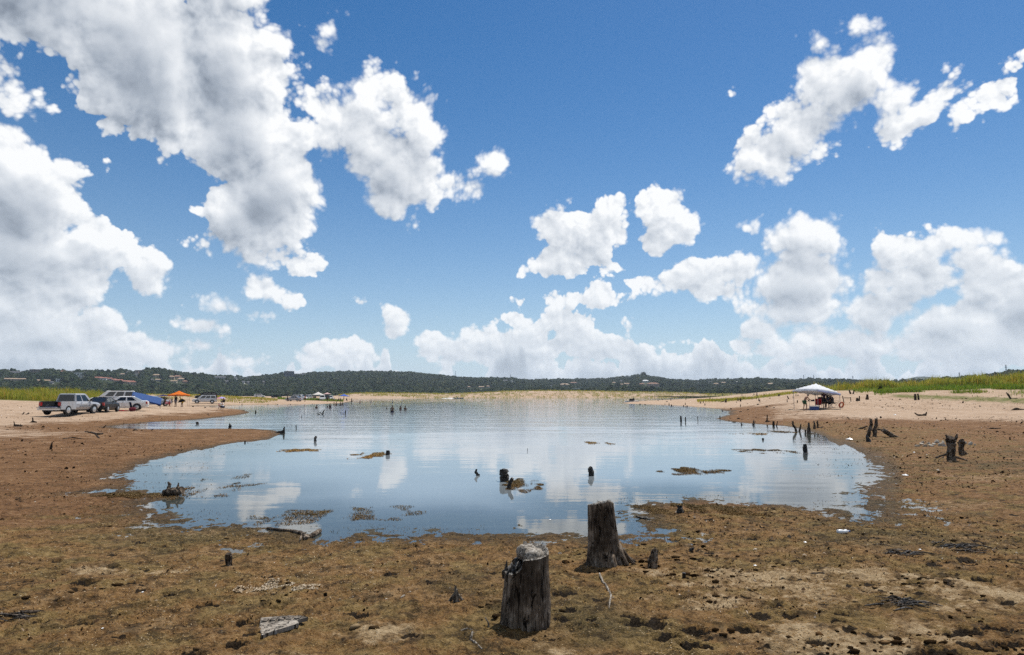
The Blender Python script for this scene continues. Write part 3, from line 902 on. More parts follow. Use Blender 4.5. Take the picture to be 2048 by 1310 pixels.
HOUSES = []          # (x, y, clear radius) - trees keep off these
HOUSE_SPEC = [
    # photo column, row of the base, width in px, height in px, wall, roof, roof kind, label
    (32, 745, 17, 5, 'pale', 'slate', 'gable', 'long pale house with dark roof at the far end of the west ridge'),
    (71, 743, 15, 8, 'brown', 'slate', 'flat', 'blocky dark brown house standing highest on the west ridge'),
    (121, 741, 12, 5, 'tan', 'red', 'gable', 'ridge house with a dull red roof east of the blocky brown one'),
    (139, 744, 9, 5, 'pale', 'slate', 'hip', 'small grey house just under the ridge beside the red roof'),
    (157, 750, 13, 5, 'white', 'whiteroof', 'flat', 'white flat-roofed house brightest on the west hillside'),
    (163, 755, 8, 4, 'white', 'whiteroof', 'flat', 'small white annex below the bright flat-roofed house'),
    (182, 744, 20, 4, 'pale', 'slate', 'gable', 'very long pale house along the ridge above the red roofs'),
    (199, 748, 9, 4, 'pale', 'tanroof', 'hip', 'squat pale house under the very long ridge house'),
    (217, 747, 11, 4, 'tan', 'slate', 'hip', 'tan hip-roofed house east of the very long ridge house'),
    (10, 760, 6, 4, 'tan', 'tanroof', 'hip', 'lone tan cottage low on the western slope above the grass bank'),
    (30, 760, 28, 4, 'tan', 'tanroof', 'gable', 'low strip of tan terrace houses halfway down the western slope'),
    (87, 763, 18, 4, 'tan', 'tanroof', 'gable', 'tan strip house half sunk in trees above the grass bank'),
    (116, 762, 5, 5, 'white', 'whiteroof', 'flat', 'tiny white cube house alone in the dark trees'),
    (103, 766, 5, 3, 'pale', 'slate', 'hip', 'tiny grey cabin below the white cube house'),
    (197, 757, 10, 4, 'pink', 'red', 'gable', 'topmost house of the red-roofed terrace running down the slope'),
    (207, 758, 10, 4, 'white', 'red', 'gable', 'second house down the red-roofed terrace, white walled'),
    (217, 759, 10, 4, 'pale', 'red', 'gable', 'third house down the red-roofed terrace'),
    (227, 761, 11, 4, 'pink', 'red', 'gable', 'fourth house down the red-roofed terrace, pinkish'),
    (238, 763, 12, 5, 'pink', 'red', 'gable', 'fifth house down the red-roofed terrace, widest roof'),
    (250, 765, 12, 5, 'tan', 'red', 'gable', 'sixth house down the red-roofed terrace'),
    (263, 768, 14, 7, 'tan', 'red', 'hip', 'tall block of flats closing the lower end of the red-roofed terrace'),
    (277, 742, 10, 6, 'pink', 'slate', 'flat', 'pinkish square house perched on the ridge over the terrace'),
    (255, 743, 11, 4, 'pale', 'slate', 'hip', 'grey house on the ridge behind an oak, west of the pinkish square one'),
    (245, 750, 9, 4, 'pale', 'tanroof', 'hip', 'pale hip-roofed house in the woods over the red terrace'),
    (274, 751, 5, 4, 'white', 'whiteroof', 'flat', 'bright little white house under the pinkish ridge house'),
    (313, 753, 13, 5, 'tan', 'tanroof', 'hip', 'broad sandy house in woods west of the villa cluster'),
    (304, 761, 7, 3, 'tan', 'slate', 'hip', 'low tan bungalow beneath the broad sandy house'),
    (315, 761, 7, 3, 'pale', 'tanroof', 'gable', 'low pale bungalow beneath the broad sandy house'),
    (343, 757, 10, 6, 'tan', 'tanroof', 'hip', 'villa at the western end of the sandy cluster'),
    (355, 756, 12, 6, 'tan', 'brownroof', 'hip', 'highest villa of the sandy cluster'),
    (362, 761, 12, 6, 'cream', 'tanroof', 'hip', 'cream villa in the middle of the sandy cluster'),
    (348, 764, 10, 4, 'cream', 'tanroof', 'gable', 'cream villa at the foot of the sandy cluster'),
    (370, 765, 9, 5, 'pink', 'brownroof', 'hip', 'pinkish villa at the eastern foot of the sandy cluster'),
    (440, 757, 18, 5, 'pale', 'slate', 'gable', 'long grey house with slate roof on the saddle of the ridge'),
    (453, 765, 6, 5, 'pale', 'slate', 'gable', 'small pale house in trees below the saddle'),
    (471, 757, 5, 5, 'white', 'slate', 'gable', 'narrow white house on the saddle of the ridge'),
    (488, 757, 18, 4, 'pale', 'whiteroof', 'flat', 'long low house with pale flat roof on the saddle'),
    (487, 766, 4, 5, 'white', 'slate', 'gable', 'narrow white house deep in the woods under the flat roof'),
    (496, 767, 4, 5, 'pale', 'slate', 'gable', 'narrow grey house deep in the woods beside a white one'),
    (528, 767, 4, 6, 'cream', 'slate', 'gable', 'lone narrow cream house in the wooded slope west of the dark hall'),
    (578, 752, 17, 10, 'dark', 'slate', 'flat', 'big dark box-shaped hall on the brow of the wooded hill'),
    (600, 750, 22, 4, 'dark', 'slate', 'gable', 'low dark wing stretching from the big hall'),
    (951, 786, 15, 5, 'dark', 'whiteroof', 'flat', 'open boat shed with shining white roof above the far beach'),
    (938, 775, 6, 3, 'tan', 'tanroof', 'hip', 'tan house in woods above the boat shed, west one'),
    (963, 775, 10, 3, 'tan', 'tanroof', 'gable', 'wide tan house in woods straight over the boat shed'),
    (976, 774, 8, 4, 'pale', 'tanroof', 'hip', 'pale house in woods east of the wide tan one'),
    (1007, 762, 16, 3, 'pale', 'slate', 'gable', 'long faint house on the skyline behind the far beach'),
    (1023, 764, 4, 5, 'white', 'whiteroof', 'flat', 'little white house just under the skyline of the far shore'),
    (892, 789, 10, 3, 'pale', 'slate', 'gable', 'low lakeside cabin behind the far beach near the motorboat'),
    (924, 789, 9, 3, 'pale', 'slate', 'gable', 'second lakeside cabin between the motorboat and the boat shed'),
    (1089, 778, 4, 4, 'white', 'whiteroof', 'flat', 'tiny bright white hut above the sandy far shore'),
    (1100, 774, 9, 4, 'white', 'slate', 'hip', 'white hip-roofed house above the sandy far shore'),
    (1129, 772, 19, 6, 'pink', 'tanroof', 'hip', 'wide pinkish mansion overlooking the sandy far shore'),
    (1147, 768, 14, 5, 'brown', 'brownroof', 'hip', 'brown mansion on the rise over the wide pinkish one'),
    (1155, 779, 22, 3, 'white', 'whiteroof', 'flat', 'long white low building by the sandy far shore'),
    (1256, 756, 13, 4, 'white', 'whiteroof', 'flat', 'white flat house near the top of the peaked hill'),
    (1291, 764, 11, 5, 'white', 'whiteroof', 'hip', 'white villa below the summit of the peaked hill'),
    (1228, 767, 8, 4, 'pale', 'tanroof', 'hip', 'pale house at the western foot of the peaked hill'),
    (1242, 764, 6, 4, 'pale', 'slate', 'hip', 'grey house halfway up the west side of the peaked hill'),
    (1255, 769, 12, 4, 'pink', 'tanroof', 'gable', 'pinkish house low in the middle of the peaked hill'),
    (1242, 770, 7, 3, 'tan', 'tanroof', 'gable', 'low tan house beside the pinkish one on the peaked hill'),
    (1284, 771, 10, 6, 'tan', 'brownroof', 'hip', 'tan manor wing below the white villa of the peaked hill'),
    (1306, 771, 22, 7, 'pink', 'brownroof', 'hip', 'largest brown-roofed manor on the peaked hill'),
    (1328, 761, 7, 3, 'pale', 'slate', 'hip', 'small house on the eastern shoulder of the peaked hill'),
    (1393, 769, 12, 6, 'pale', 'slate', 'hip', 'grey mansion in the dip east of the peaked hill'),
    (1421, 766, 10, 4, 'pale', 'slate', 'hip', 'grey house on the wooded plateau next to the dip'),
    (1432, 769, 10, 4, 'tan', 'tanroof', 'hip', 'tan house lower on the wooded plateau'),
    (1447, 767, 9, 4, 'pale', 'tanroof', 'hip', 'pale house mid-plateau under the trees'),
    (1478, 766, 13, 4, 'white', 'whiteroof', 'hip', 'white-roofed house on the wooded plateau'),
    (1541, 770, 8, 5, 'cream', 'tanroof', 'gable', 'cream house on the plateau west of the white canopy'),
    (1574, 767, 8, 4, 'pale', 'slate', 'hip', 'grey house on the plateau just over the white canopy'),
    (1597, 771, 6, 4, 'cream', 'whiteroof', 'flat', 'small cream house peeping out beside the white canopy'),
    (1628, 766, 6, 4, 'white', 'slate', 'gable', 'small white house between the two pylons'),
    (1971, 757, 11, 4, 'white', 'whiteroof', 'flat', 'largest white shed behind the tall grass bank'),
    (1984, 758, 8, 3, 'white', 'whiteroof', 'flat', 'eastern white shed behind the tall grass bank'),
    (1965, 760, 8, 3, 'white', 'whiteroof', 'flat', 'lowest white shed half hidden by the tall grass bank'),
    (1786, 768, 8, 3, 'white', 'whiteroof', 'flat', 'solitary white shed where grass bank meets the blue hill'),
    (1957, 752, 7, 4, 'pink', 'red', 'gable', 'reddish house on the skyline above the white sheds'),
]
for s in HOUSE_SPEC:
    x, y, z = on_hill(s[0], s[1])
    HOUSES.append((x, y, z, s))

# ------------------------------------------------------------------ woods: far crowns nobody could count, as one mass
def scatter(name, P, scale, mat, shape='crown', squash=0.85, kind='stuff', seed=0):
    """one object: instances of small foliage shapes on given points"""
    me = bpy.data.meshes.new(name)
    me.vertices.add(len(P))
    me.vertices.foreach_set('co', np.ascontiguousarray(P, np.float32).ravel())
    me.update()
    a = me.attributes.new('grow', 'FLOAT', 'POINT')
    a.data.foreach_set('value', np.ascontiguousarray(scale, np.float32))
    me.materials.append(mat)
    o = bpy.data.objects.new(name, me)
    C.objects.link(o)
    o['kind'] = kind
    g = bpy.data.node_groups.new(name, 'GeometryNodeTree')
    g.interface.new_socket('Geometry', in_out='INPUT', socket_type='NodeSocketGeometry')
    g.interface.new_socket('Geometry', in_out='OUTPUT', socket_type='NodeSocketGeometry')
    N, L = g.nodes, g.links
    gi, go = N.new('NodeGroupInput'), N.new('NodeGroupOutput')
    pts = N.new('GeometryNodeMeshToPoints')
    L.new(gi.outputs[0], pts.inputs['Mesh'])
    g2i = N.new('GeometryNodeGeometryToInstance')
    for k in range(4 if shape == 'crown' else 6):
        if shape == 'crown':
            ico = N.new('GeometryNodeMeshIcoSphere')
            ico.inputs['Subdivisions'].default_value = 3
            ico.inputs['Radius'].default_value = 1.0
            ns = N.new('ShaderNodeTexNoise')
            ns.inputs['Scale'].default_value = 1.9
            ns.inputs['Detail'].default_value = 3.0
            ps = N.new('GeometryNodeInputPosition')
            off = N.new('ShaderNodeVectorMath'); off.operation = 'ADD'; off.inputs[1].default_value = (k * 7.3, k * 3.1, 5)
            L.new(ps.outputs[0], off.inputs[0]); L.new(off.outputs[0], ns.inputs['Vector'])
            sb = N.new('ShaderNodeMath'); sb.operation = 'MULTIPLY_ADD'; sb.inputs[1].default_value = 1.9; sb.inputs[2].default_value = 0.05
            L.new(ns.outputs['Fac'], sb.inputs[0])
            mu = N.new('ShaderNodeVectorMath'); mu.operation = 'SCALE'
            L.new(ps.outputs[0], mu.inputs[0]); L.new(sb.outputs[0], mu.inputs['Scale'])
            sp = N.new('GeometryNodeSetPosition')
            L.new(ico.outputs['Mesh'], sp.inputs['Geometry']); L.new(mu.outputs[0], sp.inputs['Position'])
            sm = N.new('GeometryNodeSetMaterial'); sm.inputs['Material'].default_value = mat
            L.new(sp.outputs[0], sm.inputs['Geometry']); L.new(sm.outputs[0], g2i.inputs[0])
        else:
            src = N.new('GeometryNodeObjectInfo')
    iop = N.new('GeometryNodeInstanceOnPoints')
    iop.inputs['Pick Instance'].default_value = True
    L.new(pts.outputs[0], iop.inputs['Points']); L.new(g2i.outputs[0], iop.inputs['Instance'])
    na = N.new('GeometryNodeInputNamedAttribute'); na.data_type = 'FLOAT'; na.inputs['Name'].default_value = 'grow'
    rnd = N.new('FunctionNodeRandomValue'); rnd.data_type = 'FLOAT_VECTOR'
    rnd.inputs[0].default_value = (0.8, 0.8, 0.75 * squash); rnd.inputs[1].default_value = (1.2, 1.2, 1.15 * squash)
    vs = N.new('ShaderNodeVectorMath'); vs.operation = 'SCALE'
    L.new(rnd.outputs[0], vs.inputs[0]); L.new(na.outputs[0], vs.inputs['Scale']); L.new(vs.outputs[0], iop.inputs['Scale'])
    rr = N.new('FunctionNodeRandomValue'); rr.data_type = 'FLOAT_VECTOR'
    rr.inputs[0].default_value = (-0.2, -0.2, 0); rr.inputs[1].default_value = (0.2, 0.2, 6.28)
    L.new(rr.outputs[0], iop.inputs['Rotation'])
    L.new(iop.outputs[0], go.inputs[0])
    md = o.modifiers.new('scatter', 'NODES')
    md.node_group = g
    return o


mt, n = new_mat('far_foliage')
pos = n.n('ShaderNodeTexCoord').outputs['Object']
rnd = n.n('ShaderNodeObjectInfo').outputs['Random']
base = n.ramp(rnd, [(0.0, (0.014, 0.028, 0.012)), (0.4, (0.026, 0.044, 0.017)), (0.75, (0.042, 0.060, 0.022)), (1.0, (0.080, 0.084, 0.036))])
base = n.mix(n.ss(n.noise(pos, 2.6, 3.0, 0.7), 0.42, 0.62), n.v('MULTIPLY', base, (0.55, 0.6, 0.6)), base)
principled(n, base, 0.9, 0.08, bump(n, n.noise(pos, 5.0, 4.0, 0.7), 1.0, 0.5))
FAR_FOLIAGE = mt

r2 = np.random.default_rng(3)
N_TREES = 60000
_px = r2.uniform(-420, 2480, N_TREES)
_rd = np.interp(_px, RIDGE_DIST[:, 0], RIDGE_DIST[:, 1])
_d0 = np.interp(_px, [0, 700, 1000, 1500, 1700, 2048], [700, 800, 740, 680, 600, 520])
_u = r2.random(N_TREES)
_td = np.sqrt(_d0 ** 2 + ((_rd + 50) ** 2 - _d0 ** 2) * _u)
_taz = np.arctan((_px - 1024) / FPX)
TX, TY = np.sin(_taz) * _td, np.cos(_taz) * _td
_keep = np.ones(N_TREES, bool)
_bald = fbm(_px * 0.02, _td * 0.006, 3, 19)
_keep &= ~((_bald > 0.64) & (_px > 950) & (r2.random(N_TREES) < 0.75))
for hx, hy, hz, s in HOUSES:
    hd = math.hypot(hx, hy)
    w = s[2] * hd / FPX
    ux, uy = hx / hd, hy / hd
    al = (TX - hx) * ux + (TY - hy) * uy
    ac = np.abs(-(TX - hx) * uy + (TY - hy) * ux)
    _keep &= ~((ac < w * 0.5 + 3.5) & (al > -140) & (al < 16) & ((hill_z(TX, TY) + 7.5) > (EYE + (hz + 0.6 - EYE) * _td / hd)))
TX, TY, _pxk = TX[_keep], TY[_keep], _px[_keep]
TS = r2.uniform(2.8, 4.6, len(TX)) * np.where(r2.random(len(TX)) < 0.06, 1.35, 1.0)
TZ = hill_z(TX, TY) + TS * 0.45
woods = scatter('hillside_woods', np.stack([TX, TY, TZ], -1), TS, FAR_FOLIAGE, squash=0.95)

# ------------------------------------------------------------------ houses on the hills
WALLC = {'white': (0.78, 0.76, 0.72), 'pale': (0.46, 0.44, 0.41), 'tan': (0.46, 0.36, 0.25), 'cream': (0.62, 0.53, 0.39), 'pink': (0.52, 0.36, 0.29), 'brown': (0.22, 0.16, 0.12), 'dark': (0.055, 0.06, 0.085)}
ROOFC = {'slate': (0.11, 0.11, 0.12), 'red': (0.29, 0.125, 0.09), 'whiteroof': (0.80, 0.80, 0.78), 'tanroof': (0.34, 0.25, 0.17), 'brownroof': (0.24, 0.13, 0.085)}
glass_dark = paint('house_glass', (0.03, 0.04, 0.05), 0.15, 0.6, 0.0)


def house(x, y, z, s):
    px, py, wpx, hpx, wall, roof, kind, label = s
    d = math.hypot(x, y)
    w, h = wpx * d / FPX, max(hpx * d / FPX, 3.2)
    dep = max(min(w * 0.6, 12.0), 6.0)
    rh = h * 0.36 if kind != 'flat' else 0.35
    hw = h - rh
    t = thing('house', label, 'house', (x, y, z - 0.4), -math.atan2(x, y) + r2.uniform(-0.25, 0.25), 'houses on the hills round the lake')
    MB().box(-w / 2, w / 2, -dep / 2, dep / 2, -2.5, hw + 0.4).build('wall', paint('plaster_' + wall, WALLC[wall], 0.85, 0.2, 0.15, scale=0.5), t)
    o, zb, zt = 0.5, hw + 0.4, h + 0.4
    m = MB()
    if kind == 'flat':
        m.box(-w / 2 - o, w / 2 + o, -dep / 2 - o, dep / 2 + o, zb, zt)
    else:
        k = w * 0.5 + o if kind == 'gable' else max(w * 0.5 - dep * 0.4, w * 0.08)
        a, b = w / 2 + o, dep / 2 + o
        m.add([(-a, -b, zb), (a, -b, zb), (a, b, zb), (-a, b, zb), (-k, 0, zt), (k, 0, zt)], [(0, 1, 5, 4), (2, 3, 4, 5), (1, 2, 5), (3, 0, 4), (3, 2, 1, 0)])
    m.build('roof', paint('roof_' + roof, ROOFC[roof], 0.8, 0.2, 0.2, scale=0.6), t)
    nw = max(2, min(7, int(w / 3.2)))
    rows = 2 if hw > 5.5 else 1
    wd = None
    for r_ in range(rows):
        for k in range(nw):
            cx = -w / 2 + w * (k + 0.5) / nw
            ww, wh = w / nw * 0.26, hw / rows * 0.26
            cz = hw * (r_ + 0.55) / rows
            if wd is None:
                wd = MB().box(-ww, ww, -0.06, 0.06, -wh, wh).build('window', glass_dark, t)
            else:
                c2 = wd.copy()
                C.objects.link(c2)
                wd2 = c2
                wd2.parent = t
            (wd if (r_ == 0 and k == 0) else c2).location = (cx, -dep / 2 - 0.04, cz)
    return t


for hx, hy, hz, s in HOUSES:
    house(hx, hy, hz, s)


def lattice_tower(px, ptop, pbase, dist, label, arms=True):
    x = (px - 1024) / FPX * dist
    zt = EYE + (790 - ptop) * dist / FPX
    zb = EYE + (790 - pbase) * dist / FPX - 3
    h, t = zt - zb, thing('pylon', label, 'pylon', (x, dist, zb), 0.3, 'pylons and masts on the skyline')
    steel = paint('galvanised_steel', (0.30, 0.31, 0.33), 0.5, 0.4, 0.1)
    w, r = h * 0.07, max(0.16, h * 0.007)
    m = MB()
    for sx in (-1, 1):
        for sy in (-1, 1):
            m.tube([(sx * w, sy * w, 0), (sx * w * 0.2, sy * w * 0.2, h)], r, 4)
    m.build('legs_frame', steel, t)
    m = MB()
    for k in range(7):
        a, b = k / 7, (k + 1) / 7
        wa, wb = w * (1 - 0.8 * a), w * (1 - 0.8 * b)
        for s1 in (-1, 1):
            m.tube([(-wa, s1 * wa, a * h), (wb, s1 * wb, b * h)], r * 0.7, 4)
            m.tube([(s1 * wa, -wa, a * h), (s1 * wb, wb, b * h)], r * 0.7, 4)
    m.build('bracing', steel, t)
    if arms:
        for f in (0.78, 0.9):
            MB().box(-h * 0.13, h * 0.13, -r, r, h * f - r, h * f + r).build('cross_arm', steel, t)
    else:
        MB().tube([(0, 0, h * 0.97), (0, 0, h * 1.03)], h * 0.06, 10).build('tank', steel, t)


# ------------------------------------------------------------------ the summer air between here and the hills
mt, n = new_mat('hazy_air')
pv = n.n('ShaderNodeVolumePrincipled')
pv.inputs['Color'].default_value = (0.74, 0.86, 1.0, 1)
pv.inputs['Density'].default_value = 0.0001
pv.inputs['Anisotropy'].default_value = 0.2
n.put(n.n('ShaderNodeOutputMaterial').inputs['Volume'], pv.outputs[0])
haze = MB().box(-3400, 3400, -3400, 3400, -2.0, 105).build('haze', mt)
haze['kind'] = 'stuff'

lattice_tower(911, 743, 753, 1850, 'thin mast with a small round tank on the wooded ridge over the motorboat', False)
lattice_tower(1606, 750, 760, 1700, 'western of two pylons on the skyline over the white canopy')
lattice_tower(1626, 750, 760, 1700, 'eastern of two pylons on the skyline over the white canopy')
lattice_tower(1704, 752, 763, 1550, 'pylon on the skyline where the wooded plateau ends')
lattice_tower(1917, 745, 756, 1100, 'pylon on the skyline above the blue hill side of the grass bank')
lattice_tower(2011, 730, 752, 1000, 'tallest lattice mast rising above the tall grass bank')
lattice_tower(1021, 749, 761, 1950, 'faint pylon on the skyline of the far shore')


# ------------------------------------------------------------------ wood
def mat_wood(name, dark, mid, light, streak=1.0, wet=False, z_scale=1.0):
    mt, n = new_mat(name)
    pos = n.n('ShaderNodeTexCoord').outputs['Object']
    x, y, z = n.sep(pos)
    st = n.xyz(n.m('MULTIPLY', x, 24.0 * streak), n.m('MULTIPLY', y, 24.0 * streak), n.m('MULTIPLY', z, 3.4 * streak * z_scale))
    g1 = n.noise(st, 1.0, 6.0, 0.68, 1.4)
    g2 = n.noise(pos, 9.0 * streak, 5.0, 0.65)
    g3 = n.noise(pos, 2.2 * streak, 3.0, 0.6)
    c = n.ramp(g1, [(0.30, dark), (0.50, mid), (0.68, light)])
    c = n.mix(n.ss(g2, 0.48, 0.74, 0.0, 0.7), c, light)
    c = n.mix(n.ss(g3, 0.54, 0.36, 0.0, 0.8), c, dark)
    cr = n.noise(n.v('MULTIPLY', st, (0.55, 0.55, 0.35)), 1.0, 2.0, 0.5, 1.2)
    crack = n.ss(n.m('ABSOLUTE', n.m('SUBTRACT', cr, 0.5)), 0.0, 0.035)
    c = n.mix(crack, tuple(q * 0.25 for q in dark), c)
    h = n.m('ADD', n.m('MULTIPLY', g1, 0.6), n.m('ADD', n.m('MULTIPLY', crack, 0.5), n.m('MULTIPLY', g2, 0.3)))
    principled(n, c, 0.5 if wet else 0.88, 0.3 if wet else 0.12, bump(n, h, 1.0, 0.02 / streak))
    return mt


WOOD = mat_wood('weathered_stump_wood', (0.022, 0.015, 0.010), (0.135, 0.100, 0.070), (0.33, 0.27, 0.21))
WOOD_GREY = mat_wood('bleached_wood', (0.08, 0.065, 0.05), (0.26, 0.225, 0.18), (0.46, 0.42, 0.36))
WOOD_DARK = mat_wood('waterlogged_wood', (0.007, 0.006, 0.005), (0.022, 0.018, 0.014), (0.06, 0.048, 0.036), wet=True)
WOOD_FAR = mat_wood('old_snag_wood', (0.018, 0.012, 0.008), (0.062, 0.043, 0.029), (0.16, 0.12, 0.088), streak=0.5)


def mat_endgrain():
    mt, n = new_mat('cracked_end_grain')
    pos = n.n('ShaderNodeTexCoord').outputs['Object']
    cell = n.voronoi(n.v('ADD', pos, n.v('SCALE', n.noise(pos, 12.0, 3.0, color=True), s=0.08)), 15.0, feature='DISTANCE_TO_EDGE')
    crack = n.ss(cell, 0.004, 0.035)
    g = n.noise(pos, 40.0, 5.0, 0.65)
    c = n.ramp(g, [(0.3, (0.12, 0.10, 0.08)), (0.5, (0.27, 0.24, 0.20)), (0.7, (0.48, 0.45, 0.40))])
    c = n.mix(n.m('MULTIPLY_ADD', crack, 0.75, 0.25), (0.06, 0.048, 0.036), c)
    principled(n, c, 0.9, 0.1, bump(n, n.m('ADD', crack, n.m('MULTIPLY', g, 0.5)), 1.0, 0.015))
    return mt


ENDGRAIN = mat_endgrain()


def fn1(a, k, seed):
    """smooth periodic wobble of an angle, about -1..1"""
    rr = random.Random(seed)
    s = 0.0
    for i in range(1, k + 1):
        s += math.sin(i * a + rr.uniform(0, 6.28)) * rr.uniform(0.4, 1.0) / (i ** 0.6)
    return s * 0.6


def stump_mesh(prof, top, ridge, seg, rows, seed, lean=(0, 0), sink=0.12, hollow=0.14, rim=0.66, flare=None, mats=(None, None), parent=None, crag=0.0):
    """a broken trunk: prof(t) radius, top(a) height, ridge(a, t) relief; builds the parts trunk and broken_top"""
    rr = random.Random(seed)
    V = []
    ph = [rr.uniform(0, 6.28) for _ in range(8)]
    for i in range(rows + 1):
        t = i / rows
        for k in range(seg):
            a = 2 * PI * k / seg
            ht = top(a)
            z = -sink + (ht + sink) * t
            r = prof(t) * (1 + ridge(a, t))
            if flare:
                r += flare(a) * math.exp(-max(z, 0) / (0.16 * ht + 0.001))
            r *= 1 + crag * (rr.random() - 0.5)
            V.append((r * math.cos(a) + lean[0] * t, r * math.sin(a) + lean[1] * t, z + crag * 0.06 * (rr.random() - 0.5) * (t > 0.5)))
    F = [(i * seg + k, i * seg + (k + 1) % seg, (i + 1) * seg + (k + 1) % seg, (i + 1) * seg + k) for i in range(rows) for k in range(seg)]
    trunk = put_mesh('trunk', V, F, mats[0], parent, True)
    base = rows * seg
    V2, F2 = [], []
    for j, (f, dz) in enumerate([(1.0, -0.001), (0.93, 0.012), (rim, -0.02), (rim * 0.55, -hollow * 0.6), (0.12, -hollow)]):
        for k in range(seg):
            x, y, z = V[base + k]
            cx, cy = lean
            zz = z + dz + (0.02 * (rr.random() - 0.5) if 0 < j < 4 else 0)
            if j >= 3:
                zz = min(zz, sum(V[base + q][2] for q in range(seg)) / seg + dz + 0.02 * (rr.random() - 0.5))
            V2.append((cx + (x - cx) * f, cy + (y - cy) * f, zz))
    for j in range(4):
        F2 += [(j * seg + k, j * seg + (k + 1) % seg, (j + 1) * seg + (k + 1) % seg, (j + 1) * seg + k) for k in range(seg)]
    F2.append(tuple(4 * seg + k for k in range(seg)))
    put_mesh('broken_top', V2, F2, mats[1], parent, False)
    return trunk


def root_part(parent, pts, radii, mat, seed=0, name='root', seg=8):
    return MB().tube(pts, radii, seg, 0.14, seed).build(name, mat, parent, True)


# --- the tall hollow stump nearest the camera
sx, sy, sz = on_ground(1050, 1243)
S1 = thing('tree_stump', 'tall split stump with cracked whitish cap and broken dark shoulder, nearest to the camera', 'stump', (sx, sy, sz - 0.02), 0.0, 'sawn and broken tree stumps')
u = sy / FPX


def s1_top(a):
    c, s_ = math.cos(a), math.sin(a)
    hi = 136 * u
    lo = 101 * u
    w = sstep(np.array(c), -0.42, -0.12)
    h = lo + (hi - lo) * float(w)
    return h + 9 * u * s_ * (1 if c > -0.2 else 0.3) + 2.6 * u * fn1(a, 7, 4) + (0 if c > -0.3 else 6 * u * fn1(a * 3, 4, 8))


stump_mesh(lambda t: 44 * u * (1.04 - 0.08 * t + 0.05 * math.sin(t * 5)), s1_top,
           lambda a, t: 0.035 * fn1(a, 9, 3) + 0.022 * fn1(a * 2, 9, 5) + 0.09 * (math.cos(2 * a + 0.4)) * (0.3 + 0.7 * t) - (0.16 * math.exp(-((a - 4.35) / 0.22) ** 2) * (1 - t) ** 1.2), 84, 26, 11,
           lean=(3 * u, 0), hollow=0.04, rim=0.74, flare=lambda a: 3 * u * max(0, fn1(a, 4, 6)), mats=(WOOD, ENDGRAIN), parent=S1, crag=0.03)
cap = MB()
for k, (ox, oy, oz, r) in enumerate([(2, 10, 134, 15), (14, 0, 132, 18), (24, 8, 130, 15), (-4, 4, 138, 11), (10, 18, 135, 14)]):
    ring = []
    pts = [(ox * u, oy * u, (oz - 14) * u), (ox * u, oy * u, (oz - 3) * u), (ox * u, oy * u, (oz + 4) * u), (ox * u + u, oy * u, (oz + 9) * u)]
    cap.tube(pts, [r * u, r * 1.12 * u, r * 0.95 * u, r * 0.45 * u], 12, 0.16, 40 + k)
cap.build('cap_lump', ENDGRAIN, S1, True)
rot = MB()  # dark lumps filling the broken notch, in place of a deep shaded hollow
for k, (ox, oy, oz, r) in enumerate([(-26, -6, 98, 13), (-30, 8, 99, 13), (-18, 4, 104, 13), (-20, -16, 100, 11), (-12, -10, 112, 9), (-14, 12, 116, 11)]):
    rot.tube([(ox * u, oy * u, (oz - 16) * u), (ox * u, oy * u, (oz - 2) * u), (ox * u - u, oy * u, (oz + 5) * u)], [r * u, r * u, r * 0.5 * u], 10, 0.3, 140 + k)
rot.build('hollow_shade', WOOD_DARK, S1, False)
for k, (a, r0, r1, h0) in enumerate([(3.6, 26, 40, 98), (2.9, 36, 42, 101), (4.1, 22, 40, 105)]):
    MB().tube([(r0 * u * math.cos(a), r0 * u * math.sin(a), (h0 - 25) * u), (r1 * u * math.cos(a) * 0.9, r1 * u * math.sin(a) * 0.9, h0 * u), (r0 * u * math.cos(a), r0 * u * math.sin(a), (h0 + 16) * u)], [4 * u, 3.4 * u, 0.8 * u], 6, 0.3, 60 + k).build('splinter', WOOD_DARK, S1, True)

# --- the flared stump behind it
sx, sy, sz = on_ground(1208, 1128)
S2 = thing('tree_stump', 'tall tapering stump with flared roots and pale ragged rim, at the muddy water edge', 'stump', (sx, sy, sz - 0.02), 0.0, 'sawn and broken tree stumps')
u = sy / FPX
stump_mesh(lambda t: u * (35 - 9.5 * t ** 0.8), lambda a: u * (118 + 5 * math.cos(a + 0.5) + 3.5 * fn1(a, 8, 5)),
           lambda a, t: 0.05 * fn1(a, 8, 13) + 0.025 * fn1(a * 2, 8, 14) + 0.07 * (1 - t) * math.cos(5 * a + 1.0), 72, 26, 21, lean=(-6 * u, 0), hollow=0.1, rim=0.6,
           flare=lambda a: u * (3 + 11 * max(0, math.cos((a - 5.55) * 1.5)) ** 3 * (abs(a - 5.55) < 1.05) + 8 * max(0, math.cos((a - 0.1) * 2)) ** 2 * (a < 0.8 or a > 5.6) + 4 * fn1(a, 5, 2)), mats=(WOOD, ENDGRAIN), parent=S2, crag=0.025)
root_part(S2, [(24 * u, -12 * u, 42 * u), (36 * u, -18 * u, 14 * u), (47 * u, -26 * u, -3 * u)], [7 * u, 6 * u, 3 * u], WOOD, 1)
root_part(S2, [(26 * u, 2 * u, 40 * u), (44 * u, 0, 16 * u), (62 * u, -2 * u, 0)], [6 * u, 5.5 * u, 2.5 * u], WOOD, 2)
root_part(S2, [(24 * u, 10 * u, 30 * u), (52 * u, 16 * u, 10 * u), (70 * u, 22 * u, -2 * u)], [5 * u, 4 * u, 2 * u], WOOD, 3)
root_part(S2, [(10 * u, -26 * u, 24 * u), (16 * u, -34 * u, 6 * u), (20 * u, -40 * u, -4 * u)], [8 * u, 6 * u, 3 * u], WOOD, 4)
